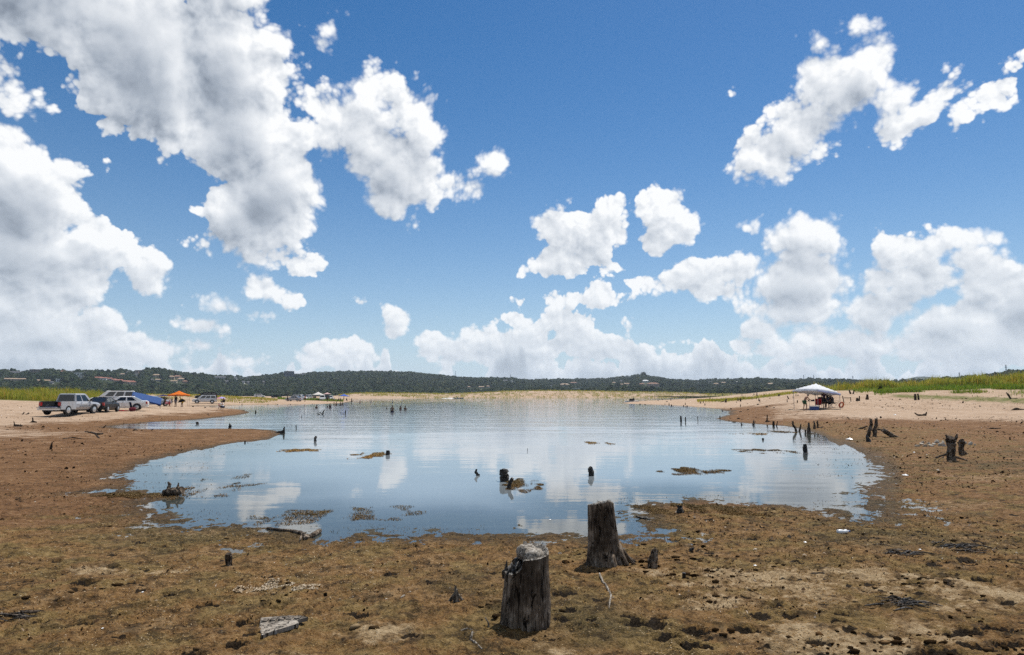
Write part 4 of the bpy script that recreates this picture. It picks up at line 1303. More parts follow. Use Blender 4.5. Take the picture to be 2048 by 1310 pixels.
root_part(S2, [(29 * u, 2 * u, 98 * u), (33 * u, 0, 101 * u), (36 * u, -2 * u, 99 * u)], [1.2 * u, 1 * u, 0.6 * u], WOOD_DARK, 5, 'twig', 5)


# --- snags: each limb drawn as a tapering stroke (pixel column, row, half-width) at the thing's own distance
def snag(name, label, cat, base, strokes, mat=None, group=None, water_base=False, names=None, seed=0, flat=False, depth=0.0, seg=7):
    px0, py0 = base
    if water_base:
        x0, y0 = on_plane(px0, py0, 0.0)
        z0 = 0.0
    else:
        x0, y0, z0 = on_ground(px0, py0)
    k = y0 / FPX / math.cos(TILT)
    t = thing(name, label, cat, (x0, y0, z0), 0.0, group)
    rr = random.Random(seed * 31 + int(px0) * 7 + int(py0))
    for i, st in enumerate(strokes):
        pts, rad = [], []
        dy = 0.0
        for j, (px, py, r) in enumerate(st):
            lx = (px - px0) * k
            if flat:                                                        # lies along the ground
                gx, gy = on_plane(px, py, z0)
                lx, ly = gx - x0, gy - y0
                lz = max(ground_z(gx, gy), 0.0) - z0 + r * k * 0.6
            else:
                lz = (py0 - py) * k
                ly = dy * k * 6
                dy += rr.uniform(-0.6, 0.6)
            if j == 0 and not flat and py >= py0 - 3:
                lz -= (0.25 if water_base else 0.06) + r * k * 0.4
            pts.append((lx, ly, lz))
            rad.append(max(r * k, 0.006))
        nm = (names[i] if names else ('trunk' if i == 0 else 'limb'))
        # subdivide so that the wobble reads as wood
        P2, R2 = [], []
        for j in range(len(pts) - 1):
            for f in (0, 0.34, 0.67):
                P2.append(Vector(pts[j]).lerp(Vector(pts[j + 1]), f) + Vector((rr.uniform(-1, 1), rr.uniform(-1, 1), 0)) * rad[j] * (0.14 if f else 0))
                R2.append((rad[j] * (1 - f) + rad[j + 1] * f) * rr.uniform(0.88, 1.12))
        P2.append(Vector(pts[-1])); R2.append(rad[-1])
        MB().tube(P2, R2, seg, 0.22, rr.randint(0, 9999)).build(nm, mat or WOOD_FAR, t, False)
    return t


GS = 'dead stumps and snags standing in the lake bed'
snag('driftwood_lump', 'dark knobbly driftwood lump on brown sand below the pickup, west one', 'driftwood', (37, 853), [[(28, 850, 2), (32, 852, 3), (40, 852, 3.5), (46, 851, 1.2)], [(30, 851, 1.5), (28, 843, .8)]], WOOD_FAR, GS)
snag('driftwood_lump', 'dark driftwood with one upright prong on sand below the pickup', 'driftwood', (66, 845), [[(59, 844, 1.2), (66, 843, 2), (72, 845, 1.3)], [(66, 843, 1.5), (63, 835.5, 1)]], WOOD_FAR, GS)
snag('driftwood_lump', 'pair of small pale stubs on sand west of the pickup', 'driftwood', (49, 829), [[(44, 828, 1), (48, 825, 1.2)], [(51, 828, 1), (56, 826, 1.4)]], WOOD_FAR, GS)
snag('dead_stub', 'thin leaning stub alone on the brown western flat', 'stump', (102, 899), [[(100, 900, 2.2), (103, 893, 2), (106.5, 884, 1)], [(101, 899, 1.5), (95, 900, .8)]], WOOD_FAR, GS)
snag('driftwood_log', 'long twisted driftwood log on the brown western flat', 'driftwood', (188, 868), [[(170, 864, 1.2), (182, 866, 1.7), (195, 869, 2.6), (205, 868, 2)], [(192, 869, 1.2), (199, 873, 1)]], WOOD_FAR, GS, flat=True)
snag('driftwood_log', 'thin driftwood stick at the closed end of the western inlet', 'driftwood', (207, 856), [[(199, 855, 1), (208, 856, 1.3), (213, 850, .7)]], WOOD_FAR, GS)
snag('driftwood_log', 'small dark driftwood chunk beside the western inlet', 'driftwood', (272, 861), [[(266, 859, 1.2), (272, 860, 2), (278, 861, 1.6)]], WOOD_FAR, GS)
snag('driftwood_log', 'flat dark sticks lying in line on the western flat', 'driftwood', (145, 877), [[(126, 878, .9), (145, 876, 1.2), (162, 877, .9)]], WOOD_FAR, GS, flat=True)
snag('dead_stub', 'squat stub with pale top on the near spit at the inlet', 'stump', (397, 857), [[(396, 858, 3.6), (396, 851, 3), (395, 844, 2.7)], [(397, 857, 2.5), (403, 858, 1.5)]], WOOD_FAR, GS)
snag('dead_stub', 'dark pointed stub on the near spit, east of the squat one', 'stump', (459, 857), [[(459, 858, 4), (459, 853, 3), (458.5, 847.5, .8)], [(459, 857, 2), (466, 858, 1.5)]], WOOD_DARK, GS)
snag('driftwood_snag', 'dark fin-shaped driftwood at the tip of the near spit', 'driftwood', (562, 866), [[(549, 865, 1.5), (558, 865, 3), (569, 864, 3.6)], [(566, 863, 3), (569, 857, 1.7), (570, 853.5, .6)]], WOOD_DARK, GS)
snag('dead_stub', 'small post in the water off the near spit', 'stump', (593, 857), [[(593, 858, 1.2), (593, 850, 1)]], WOOD_DARK, GS, True)
snag('dead_stub', 'stout dark post in open water, southeast of the near spit', 'stump', (630.5, 882), [[(630.5, 883, 3), (630.5, 878, 2.8), (631, 873, 2.2)]], WOOD_DARK, GS, True)
snag('dead_stub', 'small stub off the tip of the far western spit', 'stump', (512, 826), [[(512, 827, 1.3), (512, 821, .9)]], WOOD_DARK, GS, True)
snag('dead_stub', 'tiny stick in the water, south of the first branching snag', 'stump', (603.5, 835), [[(603.5, 835, .8), (603.5, 830.5, .6)]], WOOD_DARK, GS, True)
snag('dead_stub', 'short stub on the thin mud tongue of the near spit', 'stump', (490, 886), [[(490, 887, 2.2), (490, 882, 1.4)], [(484, 886, 1), (497, 886, 1)]], WOOD_DARK, GS)
snag('branching_snag', 'black branching snag in the water, the western of two', 'snag', (643, 829), [[(643, 830, 1.4), (646, 824, 1.3), (649, 819.5, .8)], [(643, 828.5, 1.2), (639, 828.5, 1), (634, 827, .6)], [(646, 826, .8), (642, 825.5, .7), (635, 824, .4)]], WOOD_DARK, GS, True)
snag('branching_snag', 'black V-shaped snag in the water, the eastern of two', 'snag', (690, 828), [[(690, 829, 1.5), (691, 824, 1.1), (693, 819.5, .7)], [(690, 827, 1), (686, 826.5, .8), (680, 825.5, .4)]], WOOD_DARK, GS, True)
snag('dead_stub', 'twig tip poking from the middle of the bay', 'stump', (1055, 902), [[(1055, 903, .8), (1055, 897, .5)]], WOOD_DARK, GS, True)
snag('dead_stub', 'curved duck-like stub in the middle of the bay', 'stump', (954, 951), [[(955, 953, 4.4), (955, 948, 3.2), (951, 944, 2.4), (953.5, 938.5, 1.4)], [(955, 949, 2.5), (958, 948, 1.8)]], WOOD_DARK, GS, True)
snag('tree_stump', 'square jagged stump block standing in the round weed mat', 'stump', (1009, 962), [[(1009, 963, 9.5), (1009, 955, 9), (1008, 947, 8), (1006, 942, 7)], [(1003, 950, 4), (1002, 940, 2)], [(1002, 962, 3), (992, 962, 1.2)]], WOOD_DARK, GS, True, seg=9)
snag('leaning_snag', 'leaning snag in front of the square jagged stump block', 'snag', (1015, 977), [[(1013, 978, 4.5), (1019, 968, 4.2), (1025, 957, 3.2)]], WOOD_DARK, GS, True)
snag('tree_stump', 'smooth dark stump with slanted top alone in the bay', 'stump', (1182, 951), [[(1182, 953, 6.5), (1182, 945, 6.3), (1181, 938, 5.4), (1179.5, 934, 2.5)]], WOOD_DARK, GS, True, seg=9)
snag('tree_stump', 'low dark stump at the edge of a thin weed mat', 'stump', (776, 910), [[(776, 911, 5), (776, 905, 4.2), (775, 901, 3)], [(770, 909, 2), (764, 911, 1)]], WOOD_DARK, GS, True)
snag('tree_stump', 'straight dark post stump in the eastern shallows', 'stump', (1612, 905), [[(1612, 906, 4.8), (1612, 898, 4.6), (1611.5, 889, 3.6)]], WOOD_DARK, GS, True, seg=9)
snag('dead_stub', 'small lump breaking the surface in the eastern shallows', 'stump', (1527, 880), [[(1526, 881, 3), (1527, 876.5, 2)]], WOOD_DARK, GS, True)
snag('dead_stub', 'tiny dark lump in a thin weed line of the eastern shallows', 'stump', (1524, 868.5), [[(1524, 869, 1.6), (1524, 866, 1)]], WOOD_DARK, GS, True)
snag('forked_snag', 'tall forked snag at the eastern waterline with two prongs', 'snag', (1596, 863), [[(1596, 864, 3.2), (1592, 857, 2.3), (1587, 849, 2), (1587, 842.5, 1.3)], [(1598, 864, 2.6), (1601, 856, 1.7), (1602, 847.5, .9)]], WOOD, GS, True)
snag('tree_stump', 'pointed grey stump rising from a dark root tangle at the waterline', 'stump', (1618, 867), [[(1618, 868, 4), (1618, 858, 3.3), (1618, 845.5, 1.5)], [(1607, 866, 1.6), (1618, 868, 3), (1630, 868, 2.2)], [(1611, 867, 2), (1612, 860, 1)], [(1622, 868, 2.2), (1632, 873, 2.5)]], WOOD, GS, True, ['trunk', 'root', 'root', 'root'])
snag('dead_stub', 'upright stub, western of a close pair on the eastern shore', 'stump', (1628, 858), [[(1628, 859, 2.6), (1629, 850, 1.9), (1629, 842.5, 1.2)]], WOOD, GS)
snag('dead_stub', 'upright stub with a foot, eastern of a close pair on the shore', 'stump', (1635, 856), [[(1635, 857, 2.4), (1635, 849, 1.7), (1634, 841.5, 1.2)], [(1636, 855, 1.6), (1646, 853.5, .9)]], WOOD, GS, names=['trunk', 'root'])
snag('forked_snag', 'thick and thin prong together at the waterline', 'snag', (1549, 852), [[(1547, 853, 2.6), (1547, 842.5, 2)], [(1551, 852, 1.4), (1555, 842.5, .8)]], WOOD_FAR, GS, True)
snag('dead_stub', 'thin upright stub with a wide foot behind the thick and thin prongs', 'stump', (1533, 844), [[(1534, 845, 1.8), (1535, 830, .9)], [(1529, 844, 1.6), (1534, 842.5, 1.8), (1541, 844, 1.2)]], WOOD_FAR, GS, names=['trunk', 'root'])
snag('branching_snag', 'Y-shaped snag at the waterline with a low side limb', 'snag', (1506, 850), [[(1505, 851, 1.6), (1507, 846, 1.3), (1508, 840.5, .8)], [(1507, 847, 1), (1510.5, 842, .6)], [(1505, 850, .8), (1494, 850.5, .5)]], WOOD_DARK, GS, True)
snag('dead_stub', 'stub like a bird at the waterline west of the Y-shaped snag', 'stump', (1483, 850), [[(1483, 851, 1.8), (1482.5, 845.5, .9)], [(1483, 849, 1.2), (1487, 849, .8)]], WOOD_DARK, GS, True)
for px, py, lb in [(1363, 843.5, 'thickest of three posts in the water off the eastern spit'), (1371, 843.5, 'middle post of three in the water off the eastern spit'), (1396, 841, 'thinnest of three posts in the water off the eastern spit')]:
    r = {1363: 2.0, 1371: 1.3, 1396: .7}[px]
    snag('water_post', lb, 'post', (px, py), [[(px, py + 1, r), (px - .4, py - 11 + (2 - r) * 2, r * .8)]], WOOD_DARK, GS, True)
snag('forked_snag', 'twin-trunk dead tree with an arched root on the eastern beach', 'snag', (1747, 873), [[(1735, 873, 4.2), (1738, 862, 4), (1744, 850, 3.5), (1742, 838.5, 2)], [(1748, 874, 5.5), (1751, 862, 4.2), (1753, 850, 3.4), (1753, 838, 2)], [(1755, 852, 2), (1757.5, 836.5, 1.2)], [(1756, 859, 2), (1764, 860, 1.6), (1771, 863, 1.8)]], WOOD, GS, names=['trunk', 'trunk', 'limb', 'root'])
snag('driftwood_log', 'fallen log slanting down beside the twin-trunk dead tree', 'driftwood', (1779, 874), [[(1766, 860, 3.6), (1772, 864, 5), (1780, 870, 5), (1791, 875, 3.2)], [(1788, 873, 2), (1806, 874, .7)]], WOOD, GS, names=['trunk', 'root'])
snag('dead_stub', 'cone-shaped black stub in front of the twin-trunk dead tree', 'stump', (1738, 884), [[(1739, 885, 5.4), (1737, 877, 3.2), (1734.5, 870.5, .9)]], WOOD_DARK, GS)
snag('driftwood_log', 'knobbly log on the sand west of the twin-trunk dead tree', 'driftwood', (1722, 858), [[(1709, 860, 2), (1722, 857, 2.2), (1735, 852, 1)]], WOOD_FAR, GS)
snag('driftwood_log', 'boat-shaped curved log on the pale eastern beach', 'driftwood', (1843, 832), [[(1830, 826, .9), (1837, 830, 1.7), (1848, 831, 2), (1854, 830, 2.6)], [(1850, 829, 2.4), (1852, 824, .9)]], WOOD_FAR, GS)
snag('tree_stump', 'big waisted stump with spreading roots on the eastern beach', 'stump', (1906, 921), [[(1904, 924, 9), (1904, 912, 7.5), (1907, 896, 7.6), (1908, 884, 8.6), (1906, 877, 8.2)], [(1899, 878, 3), (1897, 871, 1.6)], [(1915, 878, 3), (1918, 870, 1.6)], [(1897, 908, 2.4), (1884, 912, 1.8), (1874, 916, 2.2)], [(1900, 918, 3.4), (1892, 924, 1.8)], [(1912, 914, 2.6), (1926, 919, 1.6), (1940, 922, .9)], [(1912, 918, 2), (1930, 926, 1)]], WOOD, GS, names=['trunk', 'limb', 'limb', 'root', 'root', 'root', 'root'], seg=11)
snag('tree_stump', 'slim dark stump close behind the big waisted one', 'stump', (1925, 909), [[(1926, 911, 6.5), (1921, 898, 5), (1922, 884, 5.6), (1921, 881, 5)], [(1929, 904, 3), (1938, 911, 1.4)]], WOOD, GS, names=['trunk', 'root'])
snag('driftwood_log', 'short straight log on the sand at the eastern edge', 'driftwood', (1984, 858), [[(1973, 857, 2), (1985, 857, 2.2), (1997, 857, 1.8)]], WOOD_FAR, GS)
snag('driftwood_log', 'dark log with a tapering tail on pale sand at the eastern edge', 'driftwood', (2037, 820), [[(2022, 819, .8), (2033, 818, 2.6), (2042, 819, 1.6), (2056, 819, .8)]], WOOD_FAR, GS)
snag('leaning_snag', 'leaning snag with a low foot before the tall grass bank', 'snag', (2022, 798), [[(2023, 799, 2.2), (2019, 791, 1.8), (2015.5, 785, 1.1)], [(2020, 797, 2), (2034, 797, 1)]], WOOD_FAR, GS)
snag('dead_stub', 'western of twin posts in front of the green sedge strip', 'stump', (1831, 800), [[(1831, 801, 2.6), (1831.5, 788, 1.7)]], WOOD_FAR, GS)
snag('dead_stub', 'eastern of twin posts in front of the green sedge strip', 'stump', (1837.5, 799.5), [[(1837.5, 800.5, 2), (1837, 787.5, 1.6)]], WOOD_FAR, GS)
snag('dead_stub', 'broad shaggy stump on pink sand between canopy and sedge strip', 'stump', (1735, 799), [[(1735, 800, 3.6), (1734.5, 789, 1.8)], [(1736, 799, 1.6), (1741, 799.5, 1)]], WOOD_FAR, GS)
snag('forked_snag', 'low stump with one thin prong east of the white canopy', 'snag', (1716, 802), [[(1715, 803, 3), (1714.5, 796, 2.2)], [(1719, 802, 1.5), (1721, 792, .9)]], WOOD_FAR, GS)
snag('trestle_frame', 'spindly bar across two posts just east of the white canopy', 'frame', (1695, 804), [[(1688, 804, .9), (1687.5, 792, .7)], [(1702, 804, .8), (1702, 794.5, .7)], [(1688, 796, .6), (1702.5, 796, .6)]], WOOD_FAR, GS, names=['post', 'post', 'crossbar'])
snag('forked_snag', 'U-shaped pair of stubs far behind the white canopy', 'snag', (1704, 788), [[(1702, 788.5, 2), (1700.5, 780, 1)], [(1705.5, 788.5, 2), (1707, 780, 1)]], WOOD_FAR, GS)
snag('branching_snag', 'bushy dark snag with side twigs on the stump flat', 'snag', (1481, 803), [[(1481, 804, 1.6), (1481.5, 796, .9)], [(1481, 801, .8), (1477.5, 797, .5)], [(1481, 801, .8), (1485, 796.5, .5)]], WOOD_FAR, GS)
snag('dead_stub', 'thickest dark stump at the west of the stump flat', 'stump', (1451, 805), [[(1451, 805.5, 1.9), (1451.3, 798.3, 1.6)]], WOOD_FAR, GS)
snag('driftwood_log', 'small log lying against the thickest stump of the flat', 'driftwood', (1443, 804.5), [[(1437, 805, .7), (1443, 804, 1), (1449, 802, .7)]], WOOD_FAR, GS)
snag('leaning_snag', 'leaning stub on the stump flat nearest the white canopy', 'snag', (1577, 798), [[(1578, 798.5, 1.2), (1575, 791.5, .8)]], WOOD_FAR, GS)
snag('flat_board', 'flat pale board with a dark edge near the bending man', 'board', (1579, 820), [[(1574, 820, 1.2), (1579, 819.6, 1.6), (1585, 819.4, 1.1)]], WOOD_GREY, GS)

# the many small ones, told apart only by the stretch of sand they stand on
SMALL = {
    'on the sandy tip of the eastern spit': [(1298, 799, 3.5, 1), (1306.5, 799.3, 2.2, 1.2), (1342, 801, 4, 1.1), (1361, 798, 4.5, .8), (1372, 800, 3.6, .8), (1350, 795.8, 3, .7), (1377, 795.5, 3, .7), (1325, 800, 1.6, 1.3), (1316, 801.5, 1.5, 1.2), (1334, 803.5, 1.3, 2), (1290, 802, 1.2, 1.1)],
    'in the shallows along the eastern spit': [(1280, 810, 3, 1.3), (1290, 811, 2.6, 1.4), (1326, 814.4, 3.4, 1.3), (1338.5, 810.6, 4.2, 1), (1343, 813.6, 4.6, 1.5), (1346.5, 814, 3.4, .7), (1367, 813, 3, 1.1), (1370.6, 810, 5, .8), (1374.5, 815, 4, 1.5), (1315, 813.5, 1.3, .7), (1330, 809, 1.7, .8), (1306, 830.5, 1.4, 1.5), (1424, 823.4, 1.6, 1.5), (1445, 823, 2.6, 1.4)],
    'on the waterside sand of the eastern bay': [(1401, 807, 4, 1), (1407, 806, 4, .9), (1410, 811, 4, 1.1), (1462, 818.4, 2.5, 1.5), (1473, 805, 1.8, .9), (1481, 813.6, 5, 1), (1516, 809.6, 2, 2.6), (1534, 814, 2.2, 2.8), (1548, 815.8, 1.4, 2), (1496, 819.6, 1.3, 2.4), (1481.5, 824, 1.7, 2.8), (1477, 838, 2.4, 3), (1468, 844.5, 1.3, 4), (1440, 837.6, 6, 1), (1458, 842, 1.2, 2)],
    'on the pale stump flat': [(1420, 798, 5.2, .8), (1425, 797.8, 1.4, .8), (1431, 791.6, 4, .7), (1445, 791.6, 5, 1), (1474, 788.4, 4, 1), (1484, 792, 6.4, .6), (1508, 790.4, 4, .8), (1514, 792.2, 6.8, 1.2), (1528, 792.2, 5, .8), (1558, 792.6, 4.8, 1.7), (1476, 802, 5.4, 1.5), (1488, 798.6, 3.4, 1.2), (1496, 798.2, 3, .5), (1504, 799.6, 5, .6), (1513, 798.8, 4.6, .6), (1518, 802.2, 5.6, 1.4), (1520, 805.2, 6, .7), (1574.5, 804.2, 5.2, 1.1), (1595, 805.2, 4.6, 1.3), (1592, 792.2, 4, .7), (1596, 792.2, 3, .8), (1586, 796, 3.2, .6), (1460, 790, 2.4, .7), (1540, 797, 1.2, 1.6), (1500, 787, 2, .8), (1495, 808, 1.2, 1.4)],
    'at the foot of the eastern grass bank': [(1762, 780, 4.6, 1.6), (1750, 780.5, 2, 2), (1775, 780.3, 1.6, 1.6), (1795, 780.5, 2.8, 1.8), (1813, 777, 4, 1.1), (1825, 784, 6, .6), (1829, 784.5, 7, .6), (1834, 785, 6, .5), (1838, 785, 6, .6), (1876, 774, 3.6, 1), (1927, 776, 2.6, 3), (1778, 783, 1.2, 1.2), (1760, 801, 1.3, 1.8), (1785, 799.6, 1.3, 1.5), (1800, 799, 1.4, 2.2), (1805, 816, 1, 2.4), (1932, 798, 1.4, 2.2)],
    'on the sand of the western peninsula': [(386, 814, 2.6, 1.6), (410, 816, 2, 1.5), (479, 806.4, 2, 1), (484, 809, 1.8, 1.1), (501.5, 797.6, 2.6, .8), (522, 800, 2.8, .9), (536, 809, 1.6, .8), (555, 809.6, 1.8, .8), (581, 809.4, 1.3, 1), (625, 808.8, 1.2, 1.2), (428, 802.8, 1.3, .8), (462, 800.5, 1.4, .8)],
}
ORDINAL = ('first second third fourth fifth sixth seventh eighth ninth tenth eleventh twelfth thirteenth fourteenth fifteenth sixteenth seventeenth eighteenth nineteenth twentieth '
           'twenty-first twenty-second twenty-third twenty-fourth twenty-fifth twenty-sixth twenty-seventh twenty-eighth').split()
proto = {}
for lb, spots in SMALL.items():
    for j, (px, py, h, r) in enumerate(sorted(spots)):
        x, y, z = on_ground(px, py)
        k = y / FPX
        key = j % 5
        if key not in proto:
            rr = random.Random(key)
            m = MB().tube([(0, 0, -0.25), (0.05, 0, 0.0), (rr.uniform(-.1, .1), 0, .55), (rr.uniform(-.25, .25), 0, 1.0)], [1.25, 1.0, .85, .45], 7, 0.25, key)
            proto[key] = m.build('dead_stub', WOOD_FAR)
            o = proto[key]
        else:
            o = proto[key].copy()
            C.objects.link(o)
        o.location = (x, y, z)
        o.scale = (r * k, r * k, h * k)
        o.rotation_euler = (0, 0, (j * 2.4) % 6.28 if h < 3 else rr.uniform(-.3, .3))
        look = 'slender upright' if h > 3.4 * r else ('upright' if h > 2.2 * r else ('squat' if h > 1.2 * r else 'low broad'))
        tag(o, look + ' dark stub, ' + ORDINAL[j] + ' from the west ' + lb, 'stump', 'dark stubs ' + lb)

# ------------------------------------------------------------------ driftwood near the camera
GF = 'driftwood on the near mud'
snag('dead_stub', 'short leaning pale stub on the mud beside the flared stump', 'stump', (1303, 1134), [[(1300, 1136, 10), (1304, 1124, 8), (1309, 1112, 7), (1314, 1101, 5)]], WOOD, GF, seg=10)
snag('dead_stub', 'small upright peg of wood on the mud, west of the bay', 'stump', (456, 1132), [[(457, 1134, 8), (456, 1122, 6.4), (455, 1109, 5.6)]], WOOD, GF, seg=9)
snag('root_crown', 'pale spidery root crown half buried in the mud', 'roots', (912, 1204), [[(912, 1206, 6), (912, 1190, 5), (911, 1174, 2.2)], [(914, 1190, 3), (925, 1203, 2.4), (935, 1208, 1.2)], [(910, 1188, 3), (902, 1200, 3), (893, 1207, 1.4)], [(913, 1198, 3.4), (918, 1212, 2.4), (927, 1222, 1.2)], [(910, 1200, 3), (904, 1214, 2.2), (899, 1222, 1.2)]], WOOD_GREY, GF, names=['trunk', 'root', 'root', 'root', 'root'])
snag('driftwood_stick', 'long thin pale stick trailing from the flared stump', 'stick', (1216, 1190), [[(1199, 1138, 2), (1206, 1152, 2), (1211, 1160, 2.2), (1218, 1172, 2.2), (1222, 1190, 1.9), (1220, 1206, 1.5), (1218, 1222, 1.1)]], WOOD_GREY, GF, flat=True)
snag('driftwood_stick', 'short upright pale sliver beside the split stump', 'stick', (977, 1254), [[(980, 1255, 1.6), (976, 1246, 1.5), (971, 1237, .8)]], WOOD_GREY, GF)
snag('driftwood_stick', 'pale twig lying flat west of the split stump', 'stick', (933, 1258), [[(921, 1260, 1.4), (933, 1258, 1.6), (945, 1256, 1.1)]], WOOD_GREY, GF, flat=True)
snag('driftwood_stick', 'knobbly grey stick pointing at the camera, west of the split stump', 'stick', (951, 1284), [[(945, 1268, 2.6), (941, 1275, 3), (950, 1285, 2.2), (964, 1297, 1.2)]], WOOD_GREY, GF, flat=True)
snag('driftwood_branch', 'crooked bare brown branch lying across the near waterline', 'branch', (596, 1075), [[(534, 1056, 2.2), (560, 1060, 3.2), (588, 1064, 3.8), (604, 1069, 4.4), (612, 1079, 4)], [(608, 1077, 4.2), (622, 1073, 4.4), (632, 1068, 5.2), (639, 1063, 5.4)], [(604, 1071, 2.6), (600, 1082, 2)]], WOOD, GF, flat=True)
snag('tree_stump', 'low broken log stump with knobs on the brown weed tongue', 'stump', (348, 990), [[(328, 986, 5), (338, 983, 7.5), (350, 982, 8), (360, 981, 8), (365, 980, 6.5)], [(337, 978, 3.4), (338, 970, 3), (336, 965, 1.8)], [(354, 976, 2.6), (354.5, 967, 1.2)], [(331, 986, 2), (327, 996, 1.4)]], WOOD, GF, seg=10)
snag('tree_stump', 'small black stub in the weedy eastern margin', 'stump', (1362, 1026), [[(1362, 1028, 6.5), (1361.5, 1020, 6), (1361, 1013, 5)]], WOOD_DARK, GF, seg=9)
snag('driftwood_log', 'black log lying in the weedy margin beside puddles', 'driftwood', (1292, 1038), [[(1272, 1033, 1.6), (1284, 1036, 3), (1296, 1038, 3.6), (1308, 1038, 3)]], WOOD_DARK, GF)
snag('dead_stub', 'black thumb-sized stub on the mud east of the leaning pale stub', 'stump', (1369, 1157), [[(1369, 1158, 5), (1368, 1146, 3.6)]], WOOD_DARK, GF)
snag('dead_stub', 'dark knot of wood on mud north of the thumb-sized stub', 'stump', (1381, 1102), [[(1378, 1103, 4), (1383, 1099, 3.4), (1386, 1096, 1.6)]], WOOD_DARK, GF)

# the split grey plank
x0, y0, z0 = on_ground(562, 1246)
outline = [(522, 1229), (540, 1226), (580, 1227), (607, 1229), (616, 1230), (594, 1237), (598, 1243), (575, 1251), (545, 1258), (524, 1264), (519, 1247)]
P = [on_plane(px, py, z0 + 0.05) for px, py in outline]
t = thing('weathered_board', 'flat broken slab of grey weathered wood lying on the mud', 'board', (x0, y0, z0), 0)
m = MB()
nv = len(P)
top = [(x - x0, y - y0, 0.028 + 0.012 * math.sin(3 * (x - x0) * 4)) for x, y in P]
bot = [(x * 1.0, y, z - 0.035) for x, y, z in top]
m.add(top + bot, [tuple(reversed(range(nv)))] + [tuple(range(nv, 2 * nv))] + [(i, i + nv, (i + 1) % nv + nv, (i + 1) % nv) for i in range(nv)])
plank = mat_wood('grey_plank_wood', (0.09, 0.075, 0.06), (0.27, 0.23, 0.185), (0.42, 0.38, 0.32), 0.6)
m.build('slab', plank, t)
m = MB()
for k in range(5):
    a, b = -0.16 + 0.07 * k, 0.02 * (k % 2)
    m.box(a, a + 0.05, -0.06 + 0.012 * k, 0.01 + 0.012 * k, 0.03, 0.040 + 0.002 * k)
m.build('split_layer', plank, t)


def tangle(label, px, py, wpx, hpx, count, seed):
    x0, y0, z0 = on_ground(px, py)
    t = thing('brush_tangle', label, 'debris', (x0, y0, z0), 0, 'black brush tangles on the mud')
    rr = random.Random(seed)
    k = y0 / FPX
    for i in range(count):
        cx, cy = rr.gauss(0, 0.28) * wpx * k, rr.gauss(0, 0.28) * hpx * k * y0 / 1.9
        a, L = rr.uniform(-0.7, 0.7) + (PI if rr.random() < .5 else 0), rr.uniform(0.10, 0.34)
        gz = ground_z(x0 + cx, y0 + cy) - z0
        r = rr.uniform(0.004, 0.013)
        p = [(cx - math.cos(a) * L / 2, cy - math.sin(a) * L / 2, gz + r), (cx, cy, gz + rr.uniform(0.01, 0.04)), (cx + math.cos(a) * L / 2, cy + math.sin(a) * L / 2, gz + rr.uniform(0, 0.03))]
        MB().tube(p, [r * 0.6, r, r * 0.4], 6, 0.25, i).build('stick', WOOD_DARK if i % 3 else WOOD, t)


tangle('black tangle of charred brush on the eastern mud, the upper one', 1915, 1094, 82, 16, 46, 1)
tangle('black tangle of brush in the middle of the trampled eastern mud', 1806, 1206, 50, 22, 34, 2)
tangle('dark splintered brush at the western edge of the near mud', 38, 1232, 40, 16, 22, 3)
tangle('thin black brush between the two eastern tangles', 1800, 1110, 70, 14, 22, 4)

# ------------------------------------------------------------------ rocks and litter
STONE = paint('pale_limestone', (0.42, 0.37, 0.30), 0.9, 0.15, 0.3, scale=9.0)


def rock_mesh(seed, s=(1, 0.8, 0.6)):
    bm = bmesh.new()
    bmesh.ops.create_icosphere(bm, subdivisions=2, radius=1.0)
    rr = random.Random(seed)
    pl = [(Vector((rr.gauss(0, 1), rr.gauss(0, 1), rr.gauss(0, 1))).normalized(), rr.uniform(0.55, 0.9)) for _ in range(9)]
    for v in bm.verts:
        for nrm, d in pl:
            q = v.co.dot(nrm)
            if q > d:
                v.co -= nrm * (q - d)
        v.co = Vector((v.co.x * s[0], v.co.y * s[1], v.co.z * s[2]))
    me = bpy.data.meshes.new('rock')
    bm.to_mesh(me)
    bm.free()
    return me


_rocks = []
for i in range(4):
    me = rock_mesh(i + 3)
    me.materials.append(STONE)
    _rocks.append(me)
for i, (px, py, w) in enumerate([(1835, 893, 9), (1843, 889, 9), (1850, 893, 10), (1857, 888, 8), (1862, 893, 9), (1868, 890, 8), (1874, 886, 12), (1880, 892, 11), (1886, 887, 9), (1889, 893, 8), (1846, 886, 7), (1931, 888, 8), (1941, 890, 10), (1950, 891, 5)]):
    x, y, z = on_ground(px, py)
    o = bpy.data.objects.new('rock', _rocks[i % 4])
    C.objects.link(o)
    k = w * 0.62 * y / FPX
    o.location, o.scale, o.rotation_euler = (x, y, z + k * 0.18), (k, k, k * 0.9), (0.2 * i, 0.1 * i, 1.3 * i)
    lb = 'pale angular stone, ' + ORDINAL[sorted([1835, 1843, 1850, 1857, 1862, 1868, 1874, 1880, 1886, 1889, 1846]).index(px)] + ' from the west in the pile behind the waisted stump' if i < 11 else ['smaller pale stone just east of the big waisted stump', 'largest loose pale stone east of the big waisted stump', 'thin outlying chip of pale stone east of the big waisted stump'][i - 11]
    tag(o, lb, 'rock', 'stones in the low pile' if i < 11 else 'loose stones east of the stump')

